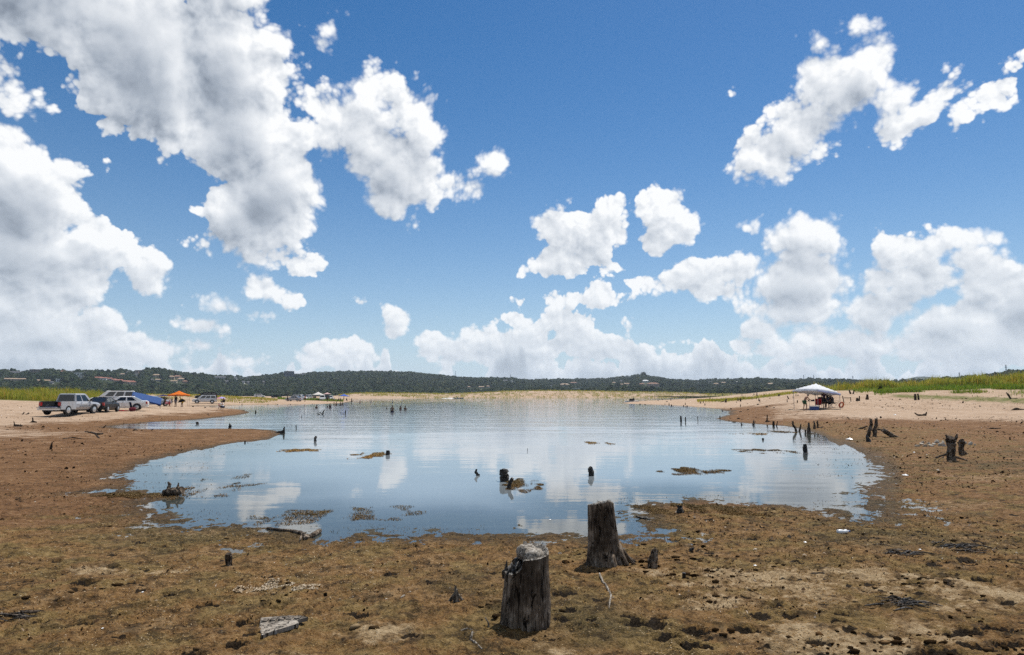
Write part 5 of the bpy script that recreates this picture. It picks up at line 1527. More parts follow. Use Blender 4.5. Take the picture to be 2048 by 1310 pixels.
WHITE_PLASTIC = paint('white_plastic', (0.80, 0.80, 0.78), 0.35, 0.5, 0.05)
for i, (px, py, w, lb) in enumerate([(1810, 951, 11, 'white scrap of litter on brown mud south of the big waisted stump'), (1698, 879, 13, 'flat white scrap at the eastern waterline'), (1828, 905, 5, 'tiny white scrap near the pile of pale stones'),
                                     (1790, 830, 6, 'pale scrap on the beach below the curved log'), (1610, 1085, 6, 'white speck of litter on the weedy mud'), (1840, 1100, 5, 'white speck beside the black charred brush'), (1510, 1132, 6, 'white speck on the bare silt patch'), (285, 1185, 5, 'white fragment beside a footprint on the western mud'), (205, 1258, 5, 'white fragment on the western mud near the lower edge'), (1100, 1040, 5, 'pale fragment in the shallow water before the stumps')]):
    x, y, z = on_ground(px, py) if py != 1040 else (*on_plane(px, py), 0.0)
    k = w * 0.5 * y / FPX
    m = MB()
    rr = random.Random(i)
    ring = [(k * math.cos(a) * rr.uniform(.7, 1.1), k * math.sin(a) * rr.uniform(.8, 1.6), rr.uniform(0, .12) * k) for a in np.linspace(0, 5.6, 8)]
    m.add(ring + [(0, 0, k * 0.42), (k * .3, k * .2, k * .5)], [(i_, (i_ + 1) % 8, 8 if i_ < 4 else 9) for i_ in range(8)] + [(0, 8, 9), (4, 9, 8)])
    o = m.build('litter_scrap', WHITE_PLASTIC)
    o.location = (x, y, z + 0.005)
    tag(o, lb, 'litter', 'white litter on the mud')
# a crushed clear-white bottle
x, y, z = on_ground(1686, 1067)
t = thing('plastic_bottle', 'white plastic bottle lying on its side in the weedy mud', 'bottle', (x, y, z + 0.03), 0.25)
MB().tube([(-.10, 0, 0), (-.095, 0, 0), (-.03, 0, 0.002), (.02, 0, -.004), (.06, 0, 0), (.085, 0, 0), (.105, 0, 0)], [.028, .034, .034, .029, .033, .016, .013], 12, .05, 3).build('body', WHITE_PLASTIC, t, True)
MB().tube([(.105, 0, 0), (.125, 0, 0)], .016, 10).build('cap', paint('blue_cap', (.10, .16, .35), .4), t)


# ------------------------------------------------------------------ cars
RUBBER = paint('tyre_rubber', (0.018, 0.018, 0.018), 0.8, 0.2)
ALLOY = paint('alloy_rim', (0.52, 0.53, 0.54), 0.3, 0.6, 0.1, metallic=0.7)
CAR_GLASS = paint('tinted_car_glass', (0.012, 0.014, 0.016), 0.06, 0.7, 0.0)
TAIL_RED = paint('tail_lamp_red', (0.40, 0.02, 0.015), 0.2, 0.6, 0.0)
LAMP_CLEAR = paint('headlamp_clear', (0.75, 0.76, 0.78), 0.1, 0.8, 0.0)
TRIM_BLACK = paint('black_trim', (0.02, 0.02, 0.022), 0.55, 0.3, 0.1)
CHROME = paint('chrome_bumper', (0.62, 0.62, 0.62), 0.18, 0.7, 0.05, metallic=0.9)


def gloss(name, col):
    if name in _MATS:
        return _MATS[name]
    mt, n = new_mat(name)
    b = principled(n, n.mix(n.ss(n.noise(n.n('ShaderNodeTexCoord').outputs['Object'], 2.5, 4.0), 0.4, 0.7, 0, 0.05 if max(col) < .1 else 0.3), col, (0.36, 0.29, 0.21)), 0.32, 0.5)
    b.inputs['Coat Weight'].default_value = 0.4 if max(col) > .1 else 0.0
    if max(col) < .1:
        b.inputs['Specular IOR Level'].default_value = 0.15
    _MATS[name] = mt
    return mt


def wheel(parent, x, y, r, w):
    s = 1 if y > 0 else -1
    m = MB()
    rings = [(r * 0.62, -w / 2), (r * 0.93, -w / 2), (r, -w * 0.32), (r, w * 0.32), (r * 0.93, w / 2), (r * 0.62, w / 2)]
    N_ = 20
    v = [(rr_ * math.cos(2 * PI * k / N_), yy, rr_ * math.sin(2 * PI * k / N_)) for rr_, yy in rings for k in range(N_)]
    f = [(i * N_ + k, i * N_ + (k + 1) % N_, (i + 1) * N_ + (k + 1) % N_, (i + 1) * N_ + k) for i in range(5) for k in range(N_)]
    f += [tuple(range(N_)), tuple(reversed(range(5 * N_, 6 * N_)))]
    m.add(v, f)
    wo_ = m.build('wheel', RUBBER, parent)
    wo_.location = (x, y, r)
    m = MB()
    ro = r * 0.6
    yo = s * (w / 2 + 0.012)
    m.add([(ro * math.cos(2 * PI * k / 14), yo, ro * math.sin(2 * PI * k / 14)) for k in range(14)] + [(ro * 0.25 * math.cos(2 * PI * k / 14), yo + s * 0.02, ro * 0.25 * math.sin(2 * PI * k / 14)) for k in range(14)],
          [(k, (k + 1) % 14, 14 + (k + 1) % 14, 14 + k) for k in range(14)] + [tuple(14 + k for k in range(14))])
    m.build('rim', ALLOY, wo_)


def loft(m, st):
    """st: (x, z_low, z_high, half_width) along the car"""
    rings = []
    for x, zl, zh, hw in st:
        a = zl + (zh - zl) * 0.28
        b = zl + (zh - zl) * 0.72
        rings.append([(x, -hw * .86, zl), (x, -hw * .98, a), (x, -hw, b), (x, -hw * .92, zh - .02), (x, -hw * .5, zh + .02), (x, hw * .5, zh + .02), (x, hw * .92, zh - .02), (x, hw, b), (x, hw * .98, a), (x, hw * .86, zl)])
    k = 10
    v = [p for r_ in rings for p in r_]
    f = [(i * k + j, (i + 1) * k + j, (i + 1) * k + (j + 1) % k, i * k + (j + 1) % k) for i in range(len(rings) - 1) for j in range(k)]
    f += [tuple(range(k)), tuple(reversed(range((len(rings) - 1) * k, len(rings) * k)))]
    return m.add(v, f)


def cabin(t, mat, xr0, xf0, xr1, xf1, zb, zr, wb, wr, pillars, rear_glass=True):
    """xr/xf: rear and front ends at belt (0) and roof (1); pillars: fractions along the side where glass stops"""
    m = MB()
    A_ = [(xr0, -wb, zb), (xf0, -wb, zb), (xf0, wb, zb), (xr0, wb, zb)]
    B_ = [(xr1, -wr, zr - .05), (xf1, -wr, zr - .05), (xf1, wr, zr - .05), (xr1, wr, zr - .05)]
    T_ = [(xr1 + .08, -wr * .86, zr), (xf1 - .1, -wr * .86, zr), (xf1 - .1, wr * .86, zr), (xr1 + .08, wr * .86, zr)]
    f = [(i, (i + 1) % 4, (i + 1) % 4 + 4, i + 4) for i in range(4)] + [(i + 4, (i + 1) % 4 + 4, (i + 1) % 4 + 8, i + 8) for i in range(4)] + [(8, 9, 10, 11)]
    m.add(A_ + B_ + T_, f)
    m.build('cabin', mat, t, False)

    def panel(name, q, off):
        q = [Vector(p) + Vector(off) for p in q]
        inn = [p - Vector(off) * 0.9 for p in q]
        MB().add(q + inn, [(0, 1, 2, 3), (7, 6, 5, 4), (0, 4, 5, 1), (1, 5, 6, 2), (2, 6, 7, 3), (3, 7, 4, 0)]).build(name, CAR_GLASS, t)

    def L3(a, b, f):
        return Vector(a).lerp(Vector(b), f)
    for s, (ra, fa, rb, fb) in ((-1, (A_[0], A_[1], B_[0], B_[1])), (1, (A_[3], A_[2], B_[3], B_[2]))):
        for p0, p1 in pillars:
            lo0, lo1 = L3(ra, fa, p0), L3(ra, fa, p1)
            hi0, hi1 = L3(rb, fb, p0), L3(rb, fb, p1)
            panel('side_window', [L3(lo0, hi0, .1), L3(lo1, hi1, .1), L3(lo1, hi1, .88), L3(lo0, hi0, .88)], (0, s * 0.012, 0))
    panel('windscreen', [L3(L3(A_[1], A_[2], .06), L3(B_[1], B_[2], .06), .08), L3(L3(A_[1], A_[2], .94), L3(B_[1], B_[2], .94), .08), L3(L3(A_[1], A_[2], .94), L3(B_[1], B_[2], .94), .92), L3(L3(A_[1], A_[2], .06), L3(B_[1], B_[2], .06), .92)], (0.012, 0, 0.006))
    if rear_glass:
        panel('rear_window', [L3(L3(A_[0], A_[3], .08), L3(B_[0], B_[3], .08), .12), L3(L3(A_[0], A_[3], .92), L3(B_[0], B_[3], .92), .12), L3(L3(A_[0], A_[3], .92), L3(B_[0], B_[3], .92), .9), L3(L3(A_[0], A_[3], .08), L3(B_[0], B_[3], .08), .9)], (-0.012, 0, 0.006))


def arches(t, xs, hw, r):
    for x in xs:
        for s in (-1, 1):
            v = [(x + r * 1.2 * math.cos(a), s * (hw + 0.004), r + r * 1.2 * math.sin(a)) for a in np.linspace(-0.25, PI + 0.25, 14)]
            v2 = [(p[0], s * (hw - 0.3), p[2]) for p in v]
            n_ = len(v)
            MB().add(v + v2, [tuple(range(n_)), tuple(reversed(range(n_, 2 * n_)))] + [(i, i + n_, (i + 1) % n_ + n_, (i + 1) % n_) for i in range(n_)]).build('wheel_arch', TRIM_BLACK, t)


def car(kind, label, px, py, head_deg, colour, cname, scale=1.0, sink=0.0, group='cars parked on the western shore', cat='car', at=None):
    x, y, z = at if at else on_ground(px, py)
    name = {'sedan': 'parked_car', 'suv': 'parked_suv', 'pickup': 'pickup_truck', 'van': 'parked_van'}[kind]
    t = thing(name, label, cat, (x, y, z - sink), PI / 2 - math.radians(head_deg), group)
    t.scale = (scale,) * 3
    mat = gloss('car_paint_' + cname, colour)
    if kind == 'sedan':
        hw, r, ax = 0.89, 0.33, (-1.38, 1.38)
        loft(MB(), [(-2.38, .38, .86, .70), (-2.2, .26, .98, .82), (-1.2, .24, 1.0, hw), (0.9, .24, .97, hw), (1.9, .25, .84, .85), (2.25, .30, .70, .76), (2.36, .36, .6, .66)]).build('body', mat, t, False)
        cabin(t, mat, -1.85, 1.25, -1.02, .35, .95, 1.46, .78, .62, [(.16, .44), (.5, .8)])
        rear, front, zt, zh = -2.33, 2.28, .80, .62
    elif kind in ('suv', 'van'):
        hw, r, ax = 0.96, 0.39, (-1.55, 1.5)
        loft(MB(), [(-2.5, .45, 1.05, .86), (-2.4, .36, 1.12, .93), (-1.2, .34, 1.14, hw), (1.1, .34, 1.12, hw), (2.1, .36, 1.02, .92), (2.42, .42, .9, .84), (2.5, .48, .78, .74)]).build('body', mat, t, False)
        cabin(t, mat, -2.42, 1.5 if kind == 'suv' else 1.9, -2.2, .72 if kind == 'suv' else 1.2, 1.1, 1.82 if kind == 'suv' else 2.0, .88, .72, [(.05, .3), (.35, .58), (.63, .86)])
        rear, front, zt, zh = -2.46, 2.42, 1.0, .82
        for s in (-1, 1):
            MB().box(-1.9, .3, s * .62 - .02, s * .62 + .02, (1.82 if kind == 'suv' else 2.0) + .01, (1.82 if kind == 'suv' else 2.0) + .05).build('roof_rail', TRIM_BLACK, t)
    else:
        hw, r, ax = 0.94, 0.40, (-1.72, 1.62)
        loft(MB(), [(-.75, .42, 1.12, hw), (1.1, .42, 1.10, hw), (2.0, .44, 1.04, .91), (2.5, .48, .96, .84), (2.66, .54, .82, .74)]).build('body', mat, t, False)
        cabin(t, mat, -.78, 1.42, -.62, .72, 1.08, 1.78, .86, .72, [(.06, .40), (.47, .84)])
        for s in (-1, 1):
            MB().box(-2.62, -.77, s * .90 - .05, s * .90 + .05, .46, 1.13).build('bed_side', mat, t)
        MB().box(-2.62, -.80, -.84, .84, .50, .64).build('bed_floor', TRIM_BLACK, t)
        MB().box(-.84, -.79, -.84, .84, .66, 1.10).build('bed_front', TRIM_BLACK, t)
        for s in (-1, 1):
            MB().box(-2.60, -.86, s * .83 - .015, s * .83 + .015, .65, 1.145).build('bed_liner', TRIM_BLACK, t)
        g = MB().box(-3.10, -2.63, -.80, .80, .60, .66).build('tailgate', mat, t)
        g['label'] = 'lowered tailgate'
        MB().box(-3.04, -2.66, -.72, .1, .668, .70).build('tailgate_mat', paint('blue_mat', (.03, .05, .14), .7), t)
        MB().box(-2.82, -2.64, -.92, .92, .42, .56).build('bumper', CHROME, t)
        MB().box(-2.5, 2.4, -.5, .5, .30, .48).build('chassis', TRIM_BLACK, t)
        rear, front, zt, zh = -2.66, 2.58, .92, .80
        MB().box(-.35, 1.2, -.97, -.945, .70, .74).build('side_moulding', TRIM_BLACK, t)
    arches(t, ax, hw, r)
    for xx in ax:
        for s in (-1, 1):
            wheel(t, xx, s * (hw - 0.10), r, 0.23)
    for s in (-1, 1):
        MB().box(rear - .02, rear + .12, s * hw * .86 - .10, s * hw * .86 + .10, zt - .14, zt + .13).build('tail_lamp', TAIL_RED, t)
        MB().box(front - .16, front + .04, s * hw * .70 - .15, s * hw * .70 + .15, zh - .08, zh + .08).build('headlamp', LAMP_CLEAR, t)
        mx = .55 if kind == 'sedan' else (1.1 if kind == 'pickup' else .95)
        MB().box(mx, mx + .12, s * (hw + .02) - .09, s * (hw + .02) + .09, 1.0 if kind == 'sedan' else 1.14, 1.14 if kind == 'sedan' else 1.32).build('wing_mirror', TRIM_BLACK if kind == 'pickup' else mat, t)
        for hx in (-.15, .75):
            MB().box(hx, hx + .14, s * (hw + .006) - .012, s * (hw + .006) + .012, .86 if kind == 'sedan' else 1.0, .89 if kind == 'sedan' else 1.03).build('door_handle', TRIM_BLACK, t)
    if kind != 'pickup':
        MB().box(rear - .05, rear + .1, -hw * .8, hw * .8, .34, .52).build('bumper', TRIM_BLACK if kind == 'suv' else mat, t)
    return t


SILVER, WHITE, BLACK = (0.36, 0.38, 0.41), (0.78, 0.78, 0.76), (0.012, 0.013, 0.015)
car('pickup', 'silver crew-cab pickup truck with its tailgate down', 142, 829, 2, SILVER, 'silver', 1.04, cat='pickup truck')
car('sedan', 'black car parked just ahead of the silver pickup', 206, 824, -12, BLACK, 'black')
car('sedan', 'white sedan seen from its side between black car and blue canopy', 245, 820.5, -113, WHITE, 'white', 1.02)
car('suv', 'large white suv standing behind the white sedan', 226, 811.5, -116, WHITE, 'white', 1.05, cat='suv')
car('sedan', 'pale blue-grey car half hidden under the blue canopy', 305, 812.5, 35, (0.30, 0.36, 0.46), 'bluegrey')
car('suv', 'silver suv parked side-on east of the orange canopy', 409, 807.0, -112, (0.62, 0.64, 0.66), 'lightsilver', 1.0, cat='suv')
car('suv', 'black suv standing behind the silver suv', 412, 799.5, -112, BLACK, 'black', 1.0, cat='suv')
car('suv', 'solitary white vehicle far along the western beach', 519, 795.5, 60, WHITE, 'white', 1.0, cat='suv')
car('sedan', 'low dark car far along the beach beyond the solitary white one', 553, 796.0, 70, BLACK, 'black', 1.0)
GC = 'cars parked at the far bathing beach'
car('sedan', 'silver car at the western end of the far bathing beach row', 588, 802.6, -80, SILVER, 'silver', 1.0, group=GC)
car('suv', 'white car second along the far bathing beach row', 600, 799.8, 100, WHITE, 'white', 0.95, group=GC, cat='suv')
car('pickup', 'white pickup truck in the far bathing beach row', 617, 799.4, -70, WHITE, 'white', 1.0, group=GC, cat='pickup truck')
car('van', 'white van beside the white peaked canopy at the far beach', 645, 801.2, 168, WHITE, 'white', .95, group=GC, cat='van')
car('suv', 'dark green off-roader beside the white van at the far beach', 654, 801.3, 168, (0.02, 0.035, 0.025), 'darkgreen', .95, group=GC, cat='suv')
car('suv', 'white suv at the eastern end of the far beach row', 661, 800.8, 170, WHITE, 'white', .95, group=GC, cat='suv')

# ------------------------------------------------------------------ canopies
STEEL = paint("painted_steel", (0.25, 0.25, 0.26), 0.45, 0.4, 0.1)


def cloth(name, col):
    if name in _MATS:
        return _MATS[name]
    mt, n = new_mat(name)
    pos = n.n('ShaderNodeTexCoord').outputs['Object']
    g = n.noise(pos, 3.0, 4.0, 0.6)
    c = n.mix(n.ss(g, 0.35, 0.7), tuple(x * 0.88 for x in col), col)
    d = n.n('ShaderNodeBsdfDiffuse')
    n.put(d.inputs['Color'], c)
    tl = n.n('ShaderNodeBsdfTranslucent')
    n.put(tl.inputs['Color'], c)
    nb = bump(n, n.noise(pos, 5.0, 3.0, 0.5), 0.5, 0.05)
    n.put(d.inputs['Normal'], nb)
    mx = n.n('ShaderNodeMixShader')
    mx.inputs[0].default_value = 0.22
    n.put(mx.inputs[1], d.outputs[0])
    n.put(mx.inputs[2], tl.outputs[0])
    out = n.n('ShaderNodeOutputMaterial')
    n.put(out.inputs['Surface'], mx.outputs[0])
    _MATS[name] = mt
    return mt


def canopy(label, px, py, w, eave, peak, colour, cname, rz=0.3, tilt=(0, 0), dep=None, valance=0.22, group='pop-up canopies on the beach', corner=None, dome=1.12):
    x, y, z = on_ground(px, py)
    dep = dep or w
    t = thing('canopy', label, 'canopy', (x, y, z), rz, group)
    fab = cloth('cloth_' + cname, colour)

    def zt(u, v):
        return tilt[0] * u + tilt[1] * v
    n_ = 12
    V, F = [], []
    for j in range(n_ + 1):
        for i in range(n_ + 1):
            u, v = i / n_ * 2 - 1, j / n_ * 2 - 1
            q = max(abs(u), abs(v))
            hgt = eave + (peak - eave) * (1 - q) ** dome - 0.05 * math.sin(q * PI) * (1 - abs(abs(u) - abs(v)))
            V.append((u * w / 2, v * dep / 2, hgt + zt(u * w / 2, v * dep / 2)))
    F = [(j * (n_ + 1) + i, j * (n_ + 1) + i + 1, (j + 1) * (n_ + 1) + i + 1, (j + 1) * (n_ + 1) + i) for j in range(n_) for i in range(n_)]
    o = put_mesh('roof_cloth', V, F, fab, t, True)
    o.modifiers.new('cloth', 'SOLIDIFY').thickness = 0.012
    for (a, b) in (((-1, -1), (1, -1)), ((1, -1), (1, 1)), ((1, 1), (-1, 1)), ((-1, 1), (-1, -1))):
        V, F = [], []
        for i in range(13):
            f_ = i / 12
            u, v = (a[0] + (b[0] - a[0]) * f_) * w / 2 * 1.004, (a[1] + (b[1] - a[1]) * f_) * dep / 2 * 1.004
            zz = eave + zt(u, v)
            V += [(u, v, zz + 0.01), (u * 1.003, v * 1.003, zz - valance * (0.85 + 0.15 * math.cos(f_ * 6 * PI)))]
        F = [(2 * i, 2 * i + 1, 2 * i + 3, 2 * i + 2) for i in range(12)]
        o = put_mesh('valance', V, F, corner if (corner and a == (-1, -1)) else fab, t, True)
        o.modifiers.new('cloth', 'SOLIDIFY').thickness = 0.012
    for sx_ in (-1, 1):
        for sy_ in (-1, 1):
            u, v = sx_ * w * .48, sy_ * dep * .48
            gz = ground_z(x + u * math.cos(rz) - v * math.sin(rz), y + u * math.sin(rz) + v * math.cos(rz)) - z
            MB().box(u - .016, u + .016, v - .016, v + .016, gz - .05, eave - .02 + zt(u, v)).build('leg', STEEL, t)
    for s in (-1, 1):
        m = MB().tube([(-w * .47, s * dep * .47, eave - .12 + zt(-w * .47, 0)), (0, s * dep * .47, eave + .08), (w * .47, s * dep * .47, eave - .12 + zt(w * .47, 0))], .014, 5)
        m.build('truss_bar', STEEL, t)
        m = MB().tube([(s * w * .47, -dep * .47, eave - .12 + zt(s * w * .47, 0)), (s * w * .47, 0, eave + .08 + zt(s * w * .47, 0)), (s * w * .47, dep * .47, eave - .12 + zt(s * w * .47, 0))], .014, 5)
        m.build('truss_bar', STEEL, t)
    return t


canopy('white pop-up canopy sagging to one side, over campers on the eastern beach', 1634, 817.5, 3.2, 1.74, 2.6, (0.82, 0.83, 0.85), 'white', 0.42, (-0.11, 0.0), group='pop-up canopies on the beach', corner=cloth('cloth_bluewhite', (.45, .5, .72)), dome=0.78)
canopy('orange pop-up canopy with people beneath it on the western shore', 357, 812.5, 3.0, 1.85, 2.5, (0.78, 0.20, 0.035), 'orange', 0.35, corner=cloth('cloth_orangeedge', (0.72, 0.17, 0.04)))
canopy('white peaked canopy amid the far bathing beach cars', 636, 800.8, 3.6, 1.9, 2.9, (0.74, 0.70, 0.64), 'offwhite', 0.5, valance=.15)
canopy('small reddish-white canopy just behind the white van', 654, 798.6, 2.8, 2.3, 2.9, (0.72, 0.50, 0.47), 'palered', 0.5, valance=.15)
canopy('bright blue canopy at the eastern tip of the far bathing beach', 688, 800.6, 3.6, 1.7, 2.5, (0.10, 0.17, 0.55), 'brightblue', 0.5, (-.05, 0), valance=.15)
canopy('small navy canopy between the blue and orange ones', 325, 809.0, 2.4, 1.75, 2.0, (0.05, 0.05, 0.16), 'navy', 0.5, (0.05, 0), valance=.12)
# the big blue tarp, slanting down to the east
x, y, z = on_ground(291, 815.0)
t = thing('tarp_shelter', 'large blue tarp shelter slanting down over the blue-grey car', 'canopy', (x, y, z), 0.45, 'pop-up canopies on the beach')
t.scale = (.9, .9, .92)
V, F = [], []
for j in range(9):
    for i in range(13):
        u, v = i / 12, j / 8 * 2 - 1
        V.append((-1.75 + 3.7 * u, v * 1.7, 0.42 * v + 1.75 - 0.9 * u ** 1.1 - 0.07 * math.sin(u * PI) * (1 - v * v) + 0.12 * (1 - abs(v)) * (1 - u)))
F = [(j * 13 + i, j * 13 + i + 1, (j + 1) * 13 + i + 1, (j + 1) * 13 + i) for j in range(8) for i in range(12)]
o = put_mesh('tarp', V, F, cloth('cloth_tarpblue', (0.065, 0.115, 0.27)), t, True)
o.modifiers.new('cloth', 'SOLIDIFY').thickness = 0.012
for u, v, zz in ((-1.7, -1.65, 1.35), (-1.7, 1.65, 2.15), (1.85, -1.65, .46), (1.85, 1.65, 1.27)):
    MB().tube([(u, v, -.1), (u, v, zz)], .022, 6).build('pole', STEEL, t)
V = [(-1.76 + 3.7 * i / 12, -1.72, 1.34 - 0.9 * (i / 12) ** 1.1 - d) for i in range(13) for d in (0, .2)]
o = put_mesh('hem', V, [(2 * i, 2 * i + 1, 2 * i + 3, 2 * i + 2) for i in range(12)], cloth('cloth_tarphem', (0.03, 0.055, 0.20)), t, True)
o.modifiers.new('cloth', 'SOLIDIFY').thickness = 0.012


# ------------------------------------------------------------------ people
def skin_mesh(name, joints, bones, sub=1, root=0):
    me = bpy.data.meshes.new(name)
    me.from_pydata([j[:3] for j in joints], bones, [])
    o = bpy.data.objects.new(name, me)
    C.objects.link(o)
    md = o.modifiers.new('skin', 'SKIN')
    md.use_smooth_shade = True
    sv = me.skin_vertices[0].data if me.skin_vertices else None
    if sv is None:
        bm = bmesh.new(); bm.from_mesh(me); bm.verts.layers.skin.verify(); bm.to_mesh(me); bm.free()
        sv = me.skin_vertices[0].data
    for i, j in enumerate(joints):
        rr_ = j[3] if hasattr(j[3], '__len__') else (j[3], j[3])
        sv[i].radius = rr_
        sv[i].use_root = (i == root)
    if sub:
        o.modifiers.new('sub', 'SUBSURF').levels = sub
    dg = bpy.context.evaluated_depsgraph_get()
    dg.update()
    me2 = bpy.data.meshes.new_from_object(o.evaluated_get(dg))
    bpy.data.objects.remove(o)
    bpy.data.meshes.remove(me)
    return me2


POSES = {
    # pelvis, spine, chest, neck, head base, head top, shoulder, elbow, wrist, hand, hip, knee, ankle, toe (mirrored; second entry where the two sides differ)
    'stand': dict(pelvis=(0, 0, .95), spine=(0, 0, 1.13), chest=(0, 0, 1.34), neck=(0, 0, 1.49), head=(0, .02, 1.57), crown=(0, .02, 1.69), sh=(.18, 0, 1.41), el=(.23, -.02, 1.12), wr=(.22, .08, .88), hip=(.09, 0, .91), kn=(.10, .02, .50), an=(.11, -.02, .09), toe=(.12, .15, .04)),
    'bend': dict(pelvis=(0, 0, .93), spine=(0, .08, 1.10), chest=(0, .22, 1.28), neck=(0, .34, 1.40), head=(0, .41, 1.46), crown=(0, .47, 1.56), sh=(.18, .26, 1.34), el=(.22, .42, 1.10), wr=(.15, .66, 1.06), hip=(.09, 0, .90), kn=(.10, .10, .50), an=(.11, .02, .09), toe=(.12, .19, .04), stride=.16),
    'sit': dict(pelvis=(0, 0, .46), spine=(0, -.05, .64), chest=(0, -.10, .84), neck=(0, -.11, .99), head=(0, -.07, 1.07), crown=(0, -.06, 1.19), sh=(.18, -.10, .91), el=(.24, .04, .68), wr=(.16, .28, .62), hip=(.10, .04, .46), kn=(.13, .44, .50), an=(.12, .46, .09), toe=(.12, .62, .04)),
    'crouch': dict(pelvis=(0, 0, .34), spine=(0, .06, .50), chest=(0, .16, .68), neck=(0, .22, .82), head=(0, .28, .89), crown=(0, .31, 1.0), sh=(.18, .19, .75), el=(.22, .34, .52), wr=(.12, .52, .42), hip=(.10, .02, .34), kn=(.16, .36, .46), an=(.13, .08, .09), toe=(.14, .26, .04)),
}
_PCACHE = {}


def person_meshes(pose):
    if pose in _PCACHE:
        return _PCACHE[pose]
    p = POSES[pose]
    J, Bn, ix = [], [], {}

    def add(key, co, r, par=None):
        ix[key] = len(J)
        J.append((*co, r))
        if par is not None:
            Bn.append((ix[par], ix[key]))

    def mir(co, s, leg=False):
        x_, y_, z_ = co
        return (x_ * s, y_ + (p.get('stride', 0) * s * (0.5 if leg else 0)), z_)
    add('pelvis', p['pelvis'], (.135, .105)); add('spine', p['spine'], (.125, .095), 'pelvis'); add('chest', p['chest'], (.15, .11), 'spine')
    add('neck', p['neck'], .052, 'chest'); add('head', p['head'], (.076, .088), 'neck'); add('crown', p['crown'], (.072, .086), 'head')
    for s in (-1, 1):
        S_ = str(s)
        add('sh' + S_, mir(p['sh'], s), .062, 'chest'); add('el' + S_, mir(p['el'], s), .042, 'sh' + S_); add('wr' + S_, mir(p['wr'], s), .027, 'el' + S_)
        w0, e0 = Vector(mir(p['wr'], s)), Vector(mir(p['el'], s))
        d = (w0 - e0).normalized()
        add('palm' + S_, w0 + d * .06, (.036, .018), 'wr' + S_)
        side = Vector((0, 1, 0)) if abs(d.y) < .7 else Vector((1, 0, 0))
        side = (side - d * side.dot(d)).normalized()
        for f_, (o_, ln) in enumerate([(-.027, .062), (-.009, .078), (.009, .074), (.026, .055)]):
            add('k%d' % f_ + S_, w0 + d * (.10 + ln * .4) + side * o_, .0085, 'palm' + S_)
            add('t%d' % f_ + S_, w0 + d * (.10 + ln) + side * o_ + Vector((-s * .02, 0, -.008)), .0075, 'k%d' % f_ + S_)
        add('th' + S_, w0 + d * .055 + side * .045 + Vector((-s * .015, 0, 0)), .010, 'wr' + S_)
        add('tt' + S_, w0 + d * .09 + side * .058 + Vector((-s * .02, 0, 0)), .008, 'th' + S_)
        add('hip' + S_, mir(p['hip'], s), .095, 'pelvis'); add('kn' + S_, mir(p['kn'], s, True), .060, 'hip' + S_); add('an' + S_, mir(p['an'], s, True), .038, 'kn' + S_); add('toe' + S_, mir(p['toe'], s, True), (.042, .028), 'an' + S_)
    body = skin_mesh('person_body', J, Bn, 1)
    # nose and ears, in the same skin
    bm = bmesh.new(); bm.from_mesh(body)
    hc, cr_ = Vector(p['head']), Vector(p['crown'])
    hm = hc.lerp(cr_, .45)
    fw = Vector((0, 1, 0))
    for off, sc_ in ((fw * .092 + Vector((0, 0, -.012)), (.012, .02, .022)), (Vector((.082, 0, 0)), (.01, .022, .034)), (Vector((-.082, 0, 0)), (.01, .022, .034))):
        bmesh.ops.create_icosphere(bm, subdivisions=1, radius=1.0, matrix=Matrix.Translation(hm + off) @ Matrix.Diagonal((*sc_, 1)))
    bm.to_mesh(body); bm.free()

    def sub(keys, grow, extra=()):
        jj, bb, kx = [], [], {}
        for k, par in keys:
            kx[k] = len(jj)
            src = J[ix[k]]
            r_ = src[3]
            r_ = tuple(q * grow + .012 for q in r_) if hasattr(r_, '__len__') else (r_ * grow + .012,) * 2
            jj.append((*src[:3], r_))
            if par:
                bb.append((kx[par], kx[k]))
        return jj, bb
    jj, bb = sub([('spine', None), ('chest', 'spine'), ('pelvis', 'spine'), ('sh-1', 'chest'), ('sh1', 'chest')], 1.04)
    for s in (-1, 1):                                                       # short sleeves
        a, b = Vector(J[ix['sh%d' % s]][:3]), Vector(J[ix['el%d' % s]][:3])
        jj.append((*a.lerp(b, .55), (.062, .062)))
        bb.append((3 if s == -1 else 4, len(jj) - 1))
    shirt = skin_mesh('shirt', jj, bb, 1)
    jj, bb = sub([('pelvis', None), ('hip-1', 'pelvis'), ('hip1', 'pelvis')], 1.05)
    for s in (-1, 1):
        a, b = Vector(J[ix['hip%d' % s]][:3]), Vector(J[ix['kn%d' % s]][:3])
        jj.append((*a.lerp(b, .82), (.092, .092)))
        bb.append((1 if s == -1 else 2, len(jj) - 1))
    shorts = skin_mesh('shorts', jj, bb, 1)
    bm = bmesh.new()
    bmesh.ops.create_icosphere(bm, subdivisions=2, radius=1.0, matrix=Matrix.Translation(hc.lerp(cr_, .72) + Vector((0, -.014, .006))) @ Matrix.Diagonal((.088, .100, .092, 1)))
    for v in list(bm.verts):
        if v.co.z < hm.z + .01 and v.co.y > hm.y + .02:
            bm.verts.remove(v)
    hair = bpy.data.meshes.new('hair'); bm.to_mesh(hair); bm.free()
    for m_ in (body, shirt, shorts, hair):
        m_.polygons.foreach_set('use_smooth', np.ones(len(m_.polygons), bool))
    _PCACHE[pose] = (body, shirt, shorts, hair)
    return _PCACHE[pose]


SKIN_TONE = [paint('skin_light', (0.42, 0.24, 0.17), .6, .3, .08), paint('skin_tan', (0.28, 0.15, 0.095), .6, .3, .08), paint('skin_brown', (0.13, 0.07, 0.045), .6, .3, .08)]
HAIR = [paint('hair_dark', (0.015, 0.011, 0.009), .7, .3), paint('hair_auburn', (0.12, 0.035, 0.018), .7, .3)]


